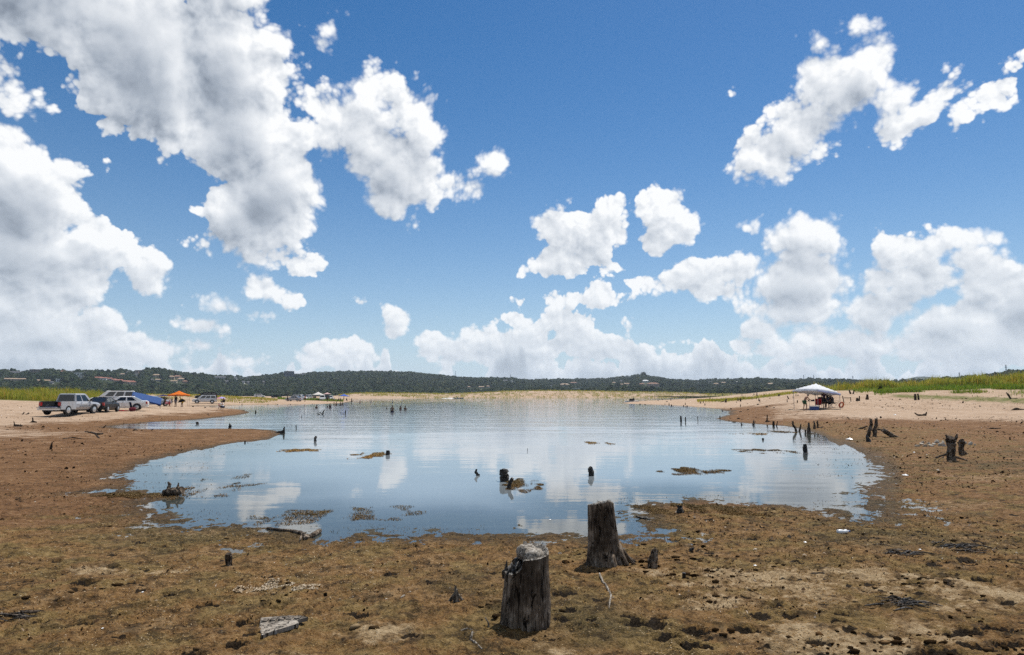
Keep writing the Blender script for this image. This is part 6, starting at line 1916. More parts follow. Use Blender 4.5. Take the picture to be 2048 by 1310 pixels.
def person(label, px, py, pose, face_deg, skin=1, shirt=None, shorts=None, hair=0, h=1.0, sink=0.0, at=None, group=None, on_water=False):
    if at:
        x, y, z = at
    elif on_water:
        x, y = on_plane(px, py)
        z = 0.0
    else:
        x, y, z = on_ground(px, py)
    t = thing('person', label, 'person', (x, y, z - sink), -math.radians(face_deg), group)
    t.scale = (h,) * 3
    for nm, me, mat in zip(('body', 'shirt', 'shorts', 'hair'), person_meshes(pose), (SKIN_TONE[skin], shirt, shorts, HAIR[hair])):
        if mat is None:
            continue
        m2 = me.copy()
        m2.materials.clear()
        m2.materials.append(mat)
        o = bpy.data.objects.new(nm, m2)
        C.objects.link(o)
        o.parent = t
    return t


def cl(name, col):
    return paint('clothes_' + name, col, .85, .15, .15)


NAVY, BLK, WHT, YEL, RED, PNK, GRN, PURP, GRY = cl('navy', (.02, .025, .06)), cl('black', (.012, .012, .014)), cl('white', (.75, .75, .74)), cl('yellow', (.62, .42, .03)), cl('red', (.45, .03, .03)), cl('pink', (.6, .25, .3)), cl('green', (.03, .09, .05)), cl('plum', (.05, .025, .06)), cl('grey', (.2, .2, .22))
PG = 'people camping under the white canopy'
person('bare-chested man in dark shorts bending over the folding table', 1609.5, 821, 'bend', 80, 1, None, GRN, 0, 1.0, group=PG)
person('person in a plum shirt standing with their back turned under the white canopy', 1649, 816.5, 'stand', 20, 2, PURP, BLK, 0, 1.02, group=PG)
person('person in black seated in a camp chair under the white canopy', 1661, 815.5, 'sit', -60, 2, BLK, BLK, 0, 1.1, group=PG)
PO = 'people around the orange canopy'
person('seated person in dark clothes west of the orange canopy', 331, 813.5, 'sit', 60, 1, BLK, PNK, 0, 1.12, group=PO)
person('small child in red beside the seated person in dark clothes', 338.5, 814, 'stand', -20, 1, RED, RED, 0, .55, group=PO)
person('person standing in dark swim clothes under the orange canopy', 351, 814.2, 'stand', 200, 2, BLK, GRY, 0, 1.0, group=PO)
person('person in yellow under the orange canopy', 365, 814.3, 'bend', -110, 1, YEL, YEL, 0, .92, group=PO)
person('child in grey standing at the far side of the orange canopy', 343, 811.0, 'stand', 160, 1, GRY, NAVY, 0, .85, group=PO)
person('person in white crouching by the water near the silver suv', 445.5, 819.5, 'crouch', -60, 1, WHT, NAVY, 0, 1.15, group=PO)
person('toddler beside the crouching person in white', 437.5, 818.6, 'stand', 90, 1, PNK, WHT, 0, .5, group=PO)
person('person sitting under the pink umbrella', 447, 808.0, 'sit', -30, 1, BLK, BLK, 0, 1.1, group=PO)
person('auburn-haired person seated under the blue tarp', 259, 815.6, 'sit', 150, 0, NAVY, BLK, 1, 1.2, group=PO)
person('dark-haired person seated under the blue tarp', 266, 815.0, 'sit', 170, 1, GRN, BLK, 0, 1.2, group=PO)
WG = 'bathers in the lake'
person('bather standing waist-deep in open water, tallest of three', 784.5, 824, 'stand', 160, 2, None, NAVY, 0, 1.0, .86, group=WG, on_water=True)
person('bather up to the chest, middle of the three in open water', 801, 819.6, 'stand', 120, 2, None, NAVY, 0, 1.0, 1.10, group=WG, on_water=True)
person('bather up to the chest, eastern of the three in open water', 810.5, 819.6, 'stand', 200, 2, None, NAVY, 0, 1.0, 1.16, group=WG, on_water=True)
person('lone swimmer, only the head showing beside the tallest bather', 773.5, 818.6, 'stand', 0, 2, None, NAVY, 0, 1.0, 1.50, group=WG, on_water=True)
for px, py, sk_, lb in [(660, 816, .95, 'bather in dark clothes wading alone off the far beach'), (633, 816, 1.2, 'bather up to the shoulders west of the wading one'), (655, 815.5, 1.4, 'swimmer with a red float behind the wading bather'), (668, 810.6, 1.0, 'bather, western one of a row of four off the far beach'), (672.5, 810.6, 1.0, 'bather, second of a row of four off the far beach'),
                        (681, 810.5, 1.05, 'bather, third of a row of four off the far beach'), (685, 810.5, 1.1, 'bather, eastern one of a row of four off the far beach'), (703, 806.4, .4, 'bather standing knee-deep off the tip of the far beach'), (742, 804.6, .9, 'bather standing alone in mid-lake'), (720, 805, 1.2, 'faint bather west of the one in mid-lake'),
                        (766, 806, 1.3, 'faint swimmer between mid-lake bather and white-clad one'), (785, 805.5, .9, 'white-clad bather in mid-lake'), (803, 805.6, 1.4, 'faint swimmer east of the white-clad bather')]:
    person(lb, px, py, 'stand', (px * 37) % 360, 2 if px % 2 else 1, WHT if px == 785 else (BLK if px in (660, 703) else None), NAVY, 0, 1.0, sk_, group=WG, on_water=True)
BG = 'people on the far bathing beach'
for px, py, po, sh_, lb in [(575, 802.6, 'stand', NAVY, 'person in navy at the western end of the far beach row'), (603, 803.2, 'sit', BLK, 'person in black sitting before the second car of the far row'), (610, 803.4, 'stand', RED, 'person in red before the white pickup of the far row'), (655, 804.4, 'stand', None, 'bare-backed person walking to the water from the far row'),
                            (664, 803.0, 'stand', GRY, 'person in grey behind the walking one on the far beach'), (668.5, 803.0, 'sit', WHT, 'person in white sitting on the far beach'), (677, 803.2, 'sit', BLK, 'western seated person before the bright blue canopy'), (681, 803.4, 'sit', BLK, 'middle seated person before the bright blue canopy'),
                            (687.5, 802.6, 'stand', BLK, 'person in black standing under the bright blue canopy'), (693, 803, 'sit', NAVY, 'eastern seated person before the bright blue canopy')]:
    person(lb, px, py, po, (px * 53) % 360, 1 + int(px) % 2, sh_, BLK, 0, 1.0, group=BG)


# ------------------------------------------------------------------ camp gear
def camp_chair(label, px, py, face_deg, col, cname, s=1.0, at=None):
    x, y, z = at or on_ground(px, py)
    t = thing('camp_chair', label, 'folding chair', (x, y, z), -math.radians(face_deg), 'folding camp chairs')
    t.scale = (s,) * 3
    fab = cloth('chair_' + cname, col)
    V = [(-.27, .25, .44), (.27, .25, .44), (.24, -.2, .38), (-.24, -.2, .38), (0, .02, .33)]
    o = put_mesh('seat', V, [(0, 1, 4), (1, 2, 4), (2, 3, 4), (3, 0, 4)], fab, t); o.modifiers.new('cloth', 'SOLIDIFY').thickness = .01
    V = [(-.27, -.2, .38), (.27, -.2, .38), (.29, -.36, .98), (-.29, -.36, .98), (0, -.34, .7)]
    o = put_mesh('backrest', V, [(0, 1, 4), (1, 2, 4), (2, 3, 4), (3, 0, 4)], fab, t); o.modifiers.new('cloth', 'SOLIDIFY').thickness = .01
    for s_ in (-1, 1):
        MB().tube([(s_ * .29, -.36, .98), (s_ * .27, -.2, .38), (s_ * .26, .22, 0)], .012, 6).build('leg', STEEL, t)
        MB().tube([(s_ * .27, .26, .62), (s_ * .27, .25, .44), (s_ * .26, -.24, 0)], .012, 6).build('leg', STEEL, t)
        MB().box(s_ * .27 - .03, s_ * .27 + .03, -.26, .28, .61, .63).build('armrest', fab, t)
    return t


camp_chair('red camp chair seen from behind beside the blue cooler', 1637, 817.5, 20, (.42, .02, .02), 'red', 1.05)
person('dark-clothed camper standing at the back under the white canopy', 1655.5, 815.6, 'stand', 200, 2, BLK, NAVY, 0, 1.0, group=PG)
camp_chair('black camp chair squeezed in the middle under the white canopy', 1645, 815.6, 30, (.02, .02, .024), 'black', 1.15)
camp_chair('black camp chair with tall back at the east side of the white canopy', 1668, 815, 160, (.02, .022, .026), 'black', 1.15)
camp_chair('dark camp chair holding the seated camper under the white canopy', 1661, 815.2, -60, (.03, .02, .035), 'plum', 1.0)
camp_chair('camp chair holding the seated person west of the orange canopy', 331, 813.2, 60, (.05, .02, .02), 'maroon', 1.0)
camp_chair('navy camp chair heaped with bags behind the white sedan', 266.5, 823.2, 40, (.02, .03, .07), 'navy', 1.0)
camp_chair('camp chair under the pink umbrella', 447, 807.8, -30, (.03, .03, .05), 'navy', 1.0)
camp_chair('camp chair under the blue tarp, western one', 259, 815.4, 150, (.06, .02, .02), 'maroon', 1.05)
camp_chair('camp chair under the blue tarp, eastern one', 266, 814.8, 170, (.02, .06, .04), 'green', 1.05)
# cooler
x, y, z = on_ground(1628.5, 820)
t = thing('cool_box', 'blue cooler with a white lid on the sand beside the bending man', 'cooler', (x, y, z), 0.15)
MB().box(-.40, .40, -.20, .20, 0, .34).build('tub', paint('cooler_blue', (.02, .06, .22), .4), t)
MB().box(-.415, .415, -.215, .215, .342, .42).build('lid', WHITE_PLASTIC, t)
MB().box(.402, .43, -.1, .1, .18, .22).build('handle', WHITE_PLASTIC, t)
# folding table with things on it
x, y, z = on_ground(1626, 816.5)
t = thing('folding_table', 'folding table with camp food under the white canopy', 'table', (x, y, z), 0.15)
MB().box(-.62, .62, -.35, .35, .72, .75).build('tabletop', paint('table_grey', (.12, .12, .13), .5), t)
for sx_ in (-1, 1):
    for sy_ in (-1, 1):
        MB().tube([(sx_ * .56, sy_ * .3, .72), (sx_ * .58, sy_ * .31, -.03)], .015, 6).build('leg', STEEL, t)
for i, (a, b, w_, h_, col) in enumerate([(-.4, .05, .14, .10, (.08, .05, .04)), (-.12, -.08, .2, .14, (.03, .03, .03)), (.15, .1, .16, .17, (.02, .025, .03)), (.4, -.05, .12, .22, (.05, .05, .06))]):
    cxm, cym = x + a, y + b
    o = MB().tube([(0, 0, 0), (0, 0, h_ * .5), (0, 0, h_)], [w_ * .5, w_ * .55, w_ * .42], 10).build(['food_bowl', 'cooking_pot', 'food_tub', 'drinks_jug'][i], paint('gear%d' % i, col, .5))
    o.location = (cxm, cym, z + .752)
    tag(o, ['small brown bowl on the folding table nearest the bending man', 'dark cooking pot on the folding table', 'dark food tub on the folding table', 'tall dark drinks jug on the folding table'][i], 'tableware')
# ground sheet, ring float, bag
x, y, z = on_ground(1657, 818.8)
m = MB()
V = [(-1.1 + 2.2 * i / 10, -.5 + 1.0 * j / 5, ground_z(x - 1.1 + 2.2 * i / 10, y - .5 + j / 5) - z + .02 + .02 * math.sin(i * 1.7 + j)) for j in range(6) for i in range(11)]
o = put_mesh('ground_sheet', V, [(j * 11 + i, j * 11 + i + 1, (j + 1) * 11 + i + 1, (j + 1) * 11 + i) for j in range(5) for i in range(10)], cloth('cloth_sheet', (.05, .09, .09)))
o.modifiers.new('cloth', 'SOLIDIFY').thickness = .015
o.location = (x, y, z)
tag(o, 'dark green ground sheet spread before the camp chairs', 'ground sheet')
x, y, z = on_ground(1683, 815.5)
bm = bmesh.new()
me = bpy.data.meshes.new('ring_float')
R0, r0 = .26, .085
vs_ = [[bm.verts.new(((R0 + r0 * math.cos(b)) * math.cos(a), r0 * math.sin(b), (R0 + r0 * math.cos(b)) * math.sin(a))) for b in np.linspace(0, 2 * PI, 9)[:-1]] for a in np.linspace(0, 2 * PI, 21)[:-1]]
for i in range(20):
    for j in range(8):
        bm.faces.new((vs_[i][j], vs_[(i + 1) % 20][j], vs_[(i + 1) % 20][(j + 1) % 8], vs_[i][(j + 1) % 8]))
bm.to_mesh(me); bm.free()
me.materials.append(paint('float_orange', (.42, .10, .03), .4))
o = bpy.data.objects.new('ring_float', me); C.objects.link(o)
o.location, o.rotation_euler = (x, y, z + .3), (.35, 0, .3)
tag(o, 'orange ring float propped on the sand east of the white canopy', 'ring float')
x, y, z = on_ground(248, 822.6)
V = [(-.55 + 1.1 * i / 8, -.35 + .7 * j / 4, .03 + .05 * abs(math.sin(i * 1.3 + j * 2))) for j in range(5) for i in range(9)]
o = put_mesh('beach_towel', V, [(j * 9 + i, j * 9 + i + 1, (j + 1) * 9 + i + 1, (j + 1) * 9 + i) for j in range(4) for i in range(8)], cloth('cloth_towelred', (.55, .03, .05)))
o.modifiers.new('cloth', 'SOLIDIFY').thickness = .02
o.location = (x, y, z)
tag(o, 'bright red towel on the sand beside the white sedan', 'towel')
# bags heaped on the navy chair
x, y, z = on_ground(264.5, 823.4)
t = thing('holdall_bag', 'dark red and black holdall bag leaning at the navy chair', 'bag', (x, y, z), .4)
MB().tube([(-.3, 0, .22), (-.2, 0, .24), (.2, 0, .25), (.3, 0, .22)], [.12, .2, .2, .12], 10).build('bag_body', cl('maroon', (.14, .02, .03)), t, True)
MB().tube([(-.15, 0, .42), (-.08, 0, .55), (.08, 0, .55), (.15, 0, .42)], .015, 5).build('strap', BLK, t)
# umbrella
x, y, z = on_ground(442, 807.5)
t = thing('beach_umbrella', 'pink and lilac beach umbrella east of the silver suv', 'umbrella', (x, y, z), 0)
MB().tube([(0, 0, -.05), (0, .05, 1.5)], .018, 6).build('pole', STEEL, t)
cols = [cloth('cloth_pink', (.75, .30, .42)), cloth('cloth_lilac', (.48, .42, .80))]
for k in range(8):
    a0, a1 = 2 * PI * k / 8, 2 * PI * (k + 1) / 8
    V = [(0, .05, 1.55)] + [(rr_ * math.cos(a), rr_ * math.sin(a) + .05, 1.55 - .36 * (rr_ / .95) ** 1.6) for rr_ in (.5, .95) for a in (a0, (a0 + a1) / 2, a1)]
    o = put_mesh('panel', V, [(0, 1, 2), (0, 2, 3), (1, 4, 5, 2), (2, 5, 6, 3)], cols[0 if math.cos((a0 + a1) / 2) < .3 else 1], t, False)
    o.modifiers.new('cloth', 'SOLIDIFY').thickness = .008
# black parasol held by the person in yellow
x, y, z = on_ground(360.5, 814.1)
t = thing('parasol', 'black parasol leaning over the person in yellow', 'umbrella', (x, y, z), 0)
MB().tube([(0.05, 0, .05), (0.2, 0, 1.15)], .014, 6).build('pole', STEEL, t)
V = [(.23, 0, 1.22)] + [(.18 + rr_ * math.cos(a) * .9, rr_ * math.sin(a), 1.2 - .45 * (rr_ / .6) ** 1.7 + .15 * math.cos(a) * rr_) for rr_ in (.3, .6) for a in np.linspace(0, 2 * PI, 13)[:-1]]
o = put_mesh('parasol_cloth', V, [(0, 1 + k, 1 + (k + 1) % 12) for k in range(12)] + [(1 + k, 13 + k, 13 + (k + 1) % 12, 1 + (k + 1) % 12) for k in range(12)], cloth('cloth_black', (.015, .015, .017)), t, True)
o.modifiers.new('cloth', 'SOLIDIFY').thickness = .008


# ------------------------------------------------------------------ boats
def boat(name, label, px, py, L, hull, rz, extra):
    x, y = on_plane(px, py)
    t = thing(name, label, 'boat', (x, y, 0), rz)
    st = [(-.5, .30, .36), (-.2, .36, .38), (.15, .34, .42), (.38, .2, .50), (.5, .02, .58)]
    V = []
    for f_, hw, zt in st:
        V += [(f_ * L, -hw * L * .5, zt * L * .16), (f_ * L, -hw * L * .36, -.1), (f_ * L, hw * L * .36, -.1), (f_ * L, hw * L * .5, zt * L * .16)]
    F = [(i * 4 + j, i * 4 + j + 1, (i + 1) * 4 + j + 1, (i + 1) * 4 + j) for i in range(4) for j in range(3)] + [(0, 3, 2, 1)]
    F += [(i * 4 + 3, i * 4, (i + 1) * 4, (i + 1) * 4 + 3) for i in range(4)]
    MB().add(V, F).build('hull', hull, t)
    extra(t, L)
    return t


def motor_bits(t, L):
    MB().add([(.05 * L, -.12 * L, .06 * L), (.05 * L, .12 * L, .06 * L), (-.03 * L, .11 * L, .15 * L), (-.03 * L, -.11 * L, .15 * L), (.07 * L, -.12 * L, .06 * L), (.07 * L, .12 * L, .06 * L)], [(0, 1, 2, 3), (4, 3, 2, 5)]).build('windscreen', CAR_GLASS, t)
    MB().box(-.56 * L, -.49 * L, -.05 * L, .05 * L, -.02 * L, .13 * L).build('outboard_motor', TRIM_BLACK, t)
    for s in (-1, 1):
        MB().box(-.15 * L, -.06 * L, s * .07 * L - .04 * L, s * .07 * L + .04 * L, .05 * L, .14 * L).build('seat', WHITE_PLASTIC, t)


boat('motor_boat', 'dark motorboat speeding along the far shore', 917, 796.6, 6.4, paint('hull_dark', (.02, .022, .03), .3), 0.1, motor_bits)
x, y = on_plane(903, 796.7)
V, F = [], []
for i in range(15):
    for j in range(7):
        V.append((x - 5.5 + 9.0 * i / 14 - 1.5, y + (j - 3) * .5 * (1.7 - i / 14), .03 + .42 * random.Random(i * 9 + j).random() * math.sin(PI * (i + .5) / 15) * (1 - abs(j - 3) / 3.6)))
F = [(i * 7 + j, (i + 1) * 7 + j, (i + 1) * 7 + j + 1, i * 7 + j + 1) for i in range(14) for j in range(6)]
wk = put_mesh('boat_wake_foam', V, F, paint('foam_white', (.8, .82, .83), .8, .2, .05), None, True)
tag(wk, None, None, None, 'stuff')


def ski_bits(t, L):
    MB().box(-.22 * L, .08 * L, -.06 * L, .06 * L, .06 * L, .22 * L).build('seat', TRIM_BLACK, t)
    MB().add([(.06 * L, -.07 * L, .07 * L), (.06 * L, .07 * L, .07 * L), (.2 * L, 0, .1 * L), (.07 * L, -.06 * L, .3 * L), (.07 * L, .06 * L, .3 * L)], [(0, 1, 4, 3), (1, 2, 4), (0, 3, 2), (3, 4, 2)]).build('handlebar_cowl', TRIM_BLACK, t)


boat('jet_ski', 'small white watercraft with dark seat beached at the tip of the eastern spit', 1265, 803.6, 4.6, WHITE_PLASTIC, 0.2, ski_bits)


# ------------------------------------------------------------------ grass, weed and litter: what nobody could count
def blades(name, base, length, width, lean, mat, seed=0, rise=1.0):
    """one mesh of bent two-piece blades"""
    r_ = np.random.default_rng(seed)
    n_ = len(base)
    a = r_.uniform(0, 2 * PI, n_)
    d = np.stack([np.cos(a), np.sin(a), np.zeros(n_)], -1)
    s = np.stack([-np.sin(a), np.cos(a), np.zeros(n_)], -1) * (width[:, None] * 0.5)
    up = np.array([0, 0, 1.0])
    mid = base + d * (length * lean * 0.3)[:, None] + up * (length * 0.6 * rise)[:, None]
    tip = base + d * (length * lean)[:, None] + up * (length * rise * (1 - 0.35 * lean))[:, None]
    V = np.stack([base - s, base + s, mid - s * 0.8, mid + s * 0.8, tip], 1).reshape(-1, 3)
    k = np.arange(n_)[:, None] * 5
    tri = np.concatenate([k + np.array([[0, 1, 3]]), k + np.array([[0, 3, 2]]), k + np.array([[2, 3, 4]])], 1).reshape(-1, 3)
    return tri_mesh(name, V, tri, mat, np.repeat(r_.random(n_), 5))


def tri_mesh(name, V, tri, mat, tint):
    me = bpy.data.meshes.new(name)
    me.vertices.add(len(V))
    me.vertices.foreach_set('co', np.ascontiguousarray(V, np.float32).ravel())
    me.loops.add(len(tri) * 3)
    me.loops.foreach_set('vertex_index', np.ascontiguousarray(tri, np.int32).ravel())
    me.polygons.add(len(tri))
    me.polygons.foreach_set('loop_start', np.arange(len(tri), dtype=np.int32) * 3)
    me.polygons.foreach_set('loop_total', np.full(len(tri), 3, np.int32))
    me.update(calc_edges=True)
    me.materials.append(mat)
    o = bpy.data.objects.new(name, me)
    C.objects.link(o)
    o['kind'] = 'stuff'
    attr(o, 'tint', tint)
    return o


def leaf_mat(name, stops, rough=0.85, transl=0.25):
    mt, n = new_mat(name)
    c = n.ramp(A(n, 'tint'), stops)
    pos = n.n('ShaderNodeTexCoord').outputs['Object']
    c = n.mix(n.ss(n.noise(pos, 0.16, 3.0), 0.40, 0.62), c, n.v('MULTIPLY', c, (1.15, 0.98, 0.85)))
    d = n.n('ShaderNodeBsdfDiffuse')
    n.put(d.inputs['Color'], c)
    tl = n.n('ShaderNodeBsdfTranslucent')
    n.put(tl.inputs['Color'], c)
    mx = n.n('ShaderNodeMixShader')
    mx.inputs[0].default_value = transl
    n.put(mx.inputs[1], d.outputs[0]); n.put(mx.inputs[2], tl.outputs[0])
    out = n.n('ShaderNodeOutputMaterial')
    n.put(out.inputs['Surface'], mx.outputs[0])
    return mt


r3 = np.random.default_rng(12)
GRASS_TALL = leaf_mat('tall_grass', [(0.0, (0.17, 0.21, 0.022)), (0.4, (0.27, 0.31, 0.040)), (0.8, (0.42, 0.38, 0.07)), (1.0, (0.44, 0.28, 0.08))], transl=0.4)
GRASS_GREEN = leaf_mat('green_sedge', [(0.0, (0.08, 0.17, 0.018)), (0.5, (0.16, 0.26, 0.030)), (1.0, (0.28, 0.31, 0.06))], transl=0.35)


def grass_area(name, pxr, dr, n_, lo, hi, mat, dens=None, seed=0, width=0.05):
    r_ = np.random.default_rng(seed)
    px = r_.uniform(*pxr, n_)
    d = r_.uniform(*dr, n_) if not callable(dr) else dr(px, r_)
    x = (px - 1024) / FPX * d / math.cos(TILT)
    y = d.copy()
    cl_ = fbm(x * 0.25, y * 0.25, 4, seed + 5)
    keep = r_.random(n_) < (sstep(cl_, 0.30, 0.55) if dens is None else dens(px, d, cl_))
    x, y, cl_ = x[keep], y[keep], cl_[keep]
    L = r_.uniform(lo, hi, len(x)) * (0.45 + 1.0 * sstep(cl_, 0.35, 0.7)) * (0.7 + 0.6 * vnoise(x * 0.9, y * 0.9, 4))
    z = ground_heights(x, y) - 0.03
    return blades(name, np.stack([x, y, z], -1), L, np.full(len(x), width) * r_.uniform(.6, 1.4, len(x)), r_.uniform(.1, .6, len(x)), mat, seed)


grass_area('tall_grass_bank', (-420, 330), lambda p, r_: r_.uniform(112, 172, len(p)) - 6 * (p < 60), 62000, 0.55, 1.35, GRASS_TALL, lambda p, d, c: sstep(c, .22, .45) * sstep(300 - p, 0, 140), 1, .07)
grass_area('tall_grass_bank', (1610, 2500), lambda p, r_: np.interp(p, [1600, 1700, 2048, 2500], [152, 130, 103, 100]) + 62 * r_.random(len(p)) ** 1.3, 90000, 0.7, 1.7, GRASS_TALL, lambda p, d, c: sstep(c, .22, .45) * (0.25 + .75 * sstep(p, 1640, 1760)), 2, .07)
grass_area('green_sedge_strip', (1740, 2120), lambda p, r_: np.interp(p, [1720, 1900, 2100], [98, 92, 87]) + r_.normal(0, 4.2, len(p)), 26000, 0.2, 0.55, GRASS_GREEN, lambda p, d, c: sstep(c, .44, .62), 3, .06)
grass_area('sparse_sedge', (1700, 2100), (94, 122), 9000, 0.2, 0.6, GRASS_GREEN, lambda p, d, c: sstep(c, .5, .66), 4, .06)
grass_area('flat_grass_strip', (1390, 1590), lambda p, r_: 190 + r_.normal(0, 12, len(p)), 12000, .15, .4, GRASS_TALL, lambda p, d, c: sstep(c, .4, .6), 5, .09)
grass_area('flat_grass_strip', (560, 690), lambda p, r_: 238 + r_.normal(0, 8, len(p)), 9000, .3, .7, GRASS_GREEN, lambda p, d, c: sstep(c, .38, .55), 6, .1)
grass_area('flat_grass_strip', (300, 560), (160, 240), 14000, .15, .35, GRASS_TALL, lambda p, d, c: sstep(c, .40, .6), 7, .1)
grass_area('far_shore_grass', (680, 1460), (470, 660), 60000, .4, 1.1, GRASS_TALL, lambda p, d, c: sstep(c, .50, .62), 8, .22)

WEED = leaf_mat('dead_water_weed', [(0.0, (0.022, 0.014, 0.006)), (0.2, (0.080, 0.047, 0.015)), (0.45, (0.165, 0.102, 0.034)), (0.75, (0.27, 0.18, 0.072)), (0.95, (0.36, 0.27, 0.14)), (1.0, (0.44, 0.37, 0.25))], transl=0.1)
WEED_WET = leaf_mat('wet_water_weed', [(0.0, (0.012, 0.009, 0.005)), (0.35, (0.048, 0.032, 0.013)), (0.7, (0.115, 0.080, 0.036)), (1.0, (0.25, 0.195, 0.115))], transl=0.1)


def shreds(name, x, y, z, size, mat, seed, flat=0.25, slim=0.3, tint=None):
    """one mesh of small limp strips lying about"""
    r_ = np.random.default_rng(seed)
    n_ = len(x)
    a = r_.uniform(0, 2 * PI, n_)
    L = size * r_.uniform(.6, 1.5, n_)
    w = L * slim * r_.uniform(.5, 1.3, n_)
    cx, sx_ = np.cos(a), np.sin(a)
    tilt_ = r_.normal(0, flat, n_)
    roll = r_.normal(0, flat * 1.6, n_)
    b = np.stack([x, y, z], -1)
    u = np.stack([cx * L / 2, sx_ * L / 2, tilt_ * L / 2], -1)
    v = np.stack([-sx_ * w / 2, cx * w / 2, roll * w / 2], -1)
    hump = np.zeros((n_, 3)); hump[:, 2] = L * r_.uniform(0.05, .35, n_)
    V = np.stack([b - u - v * .6, b - u + v * .5, b - v + hump, b + v + hump, b + u - v * .4, b + u + v * .6], 1).reshape(-1, 3)
    k = np.arange(n_)[:, None] * 6
    tri = np.concatenate([k + np.array([[0, 2, 3]]), k + np.array([[0, 3, 1]]), k + np.array([[2, 4, 5]]), k + np.array([[2, 5, 3]])], 1).reshape(-1, 3)
    return tri_mesh(name, V, tri, mat, np.repeat(r_.random(n_) if tint is None else tint, 6))


# the dry mat on the near flat
n_ = 110000
rr_ = np.exp(r3.uniform(math.log(3.9), math.log(20), n_))
aa_ = np.radians(r3.uniform(-41, 41, n_))
x, y = np.sin(aa_) * rr_, np.cos(aa_) * rr_
sdv = shore_distance(x, y)
cl_ = fbm(x * 1.7, y * 1.7, 4, 61)
keep = (sdv > 0.15) & (r3.random(n_) < 0.25 + 0.75 * sstep(cl_, .42, .62)) & (rr_ < 12.5 + 5 * r3.random(n_))
keep &= ground_heights(x, y, GMUD_SHADE) < .25
x, y, rr_ = x[keep], y[keep], rr_[keep]
big = fbm(x * .35, y * .35, 3, 63)
shreds('weed_litter', x, y, ground_heights(x, y) + 0.004, 0.011 * (rr_ / 5) ** .75, WEED, 1, .3, .34, np.clip(r3.random(len(x)) * .8 + (big - .5) * .9 + .12, 0, 1))
# wet drifts of weed along the waterline, some of it afloat
n_ = 120000
rr_ = np.exp(r3.uniform(math.log(8.0), math.log(34), n_))
aa_ = np.radians(r3.uniform(-40, 40, n_))
x, y = np.sin(aa_) * rr_, np.cos(aa_) * rr_
_, sdw = ground_shape(x, y, fine=False)
cl_ = fbm(x * .9, y * 1.6, 4, 65)
keep = (np.abs(sdw - 0.1) < 0.9 * (0.3 + cl_ * 1.5) * np.clip(rr_ / 14, .6, 2)) & (r3.random(n_) < sstep(cl_, .40, .62)) & ((sdw > -.05) | (r3.random(n_) < .35 * sstep(cl_, .5, .66)))
x, y, rr_ = x[keep], y[keep], rr_[keep]
shreds('shore_weed', x, y, np.maximum(ground_heights(x, y), 0.0) + 0.006, 0.016 * (rr_ / 10) ** .6, WEED_WET, 2, .25, .45)


def weed_mat(label, px, py, wpx, hpx, n_, seed, size=0.03, lift=0.02, dens=0.0):
    r_ = np.random.default_rng(seed)
    x0, y0 = on_plane(px, py)
    yt, yb = on_plane(px, py - hpx / 2)[1], on_plane(px, py + hpx / 2)[1]
    ra, rb = wpx / 2 * y0 / FPX, (yt - yb) / 2
    a, q = r_.uniform(0, 2 * PI, n_), np.sqrt(r_.random(n_))
    q = q * (0.8 + 0.35 * np.sin(a * 3 + seed) * np.sin(a * 5 + seed * 2))
    x, y = ra * q * np.cos(a), rb * q * np.sin(a)
    c_ = fbm((x + x0) * 2.2, (y + y0) * 1.0, 3, seed + 70)
    k = r_.random(n_) < sstep(c_, .34 + dens, .58 + dens)
    x, y, q = x[k], y[k], q[k]
    o = shreds('floating_weed_mat', x, y, np.maximum(ground_heights(x + x0, y + y0), 0.0) + 0.004 + lift * .5 * r_.random(len(x)) * (1 - q * .8), np.full(len(x), size * .55), WEED_WET if seed % 2 else WEED, seed, .16, .5)
    o.location = (x0, y0, 0)
    tag(o, label, 'weed mat', 'mats of dead weed floating on the bay')
    return o


weed_mat('round brown weed mat round the jagged stump block', 1046, 970, 104, 26, 9880, 3, .045, .05)
weed_mat('dense orange-brown weed mat alone in the eastern bay', 1388, 942, 146, 18, 11780, 5, .05, .05)
weed_mat('long thin weed mat in the eastern shallows by the post stump', 1538, 903, 130, 12, 6840, 7, .06, .03, .04)
weed_mat('weed mat beside the low dark stump', 733, 911, 96, 14, 6460, 4, .06, .03, .02)
weed_mat('thin weed mat west of the low dark stump', 596, 901, 84, 8, 3420, 6, .07, .02, .06)
weed_mat('faint weed patch in the middle distance of the bay', 1196, 887, 66, 8, 1710, 8, .08, .01, .1)
weed_mat('scattered weed floating off the brown tongue', 440, 970, 210, 62, 9880, 9, .05, .01, .14)
weed_mat('loose weed drifting before the western mud', 680, 1030, 380, 44, 9880, 11, .04, .01, .15)
weed_mat('reddish weed mat spread over the eastern mud edge', 1400, 1024, 250, 40, 28500, 13, .035, .04, -.02)
weed_mat('small weed strip in the eastern shallows near the Y-shaped snag', 1565, 864, 50, 5, 1330, 15, .08, .02, .04)
weed_mat('thin weed line along the eastern shallows', 1500, 868, 110, 4, 1330, 16, .09, .01, .1)
weed_mat('weed tongue reaching to the low broken log stump', 270, 992, 150, 16, 9880, 19, .04, .04, -.04)

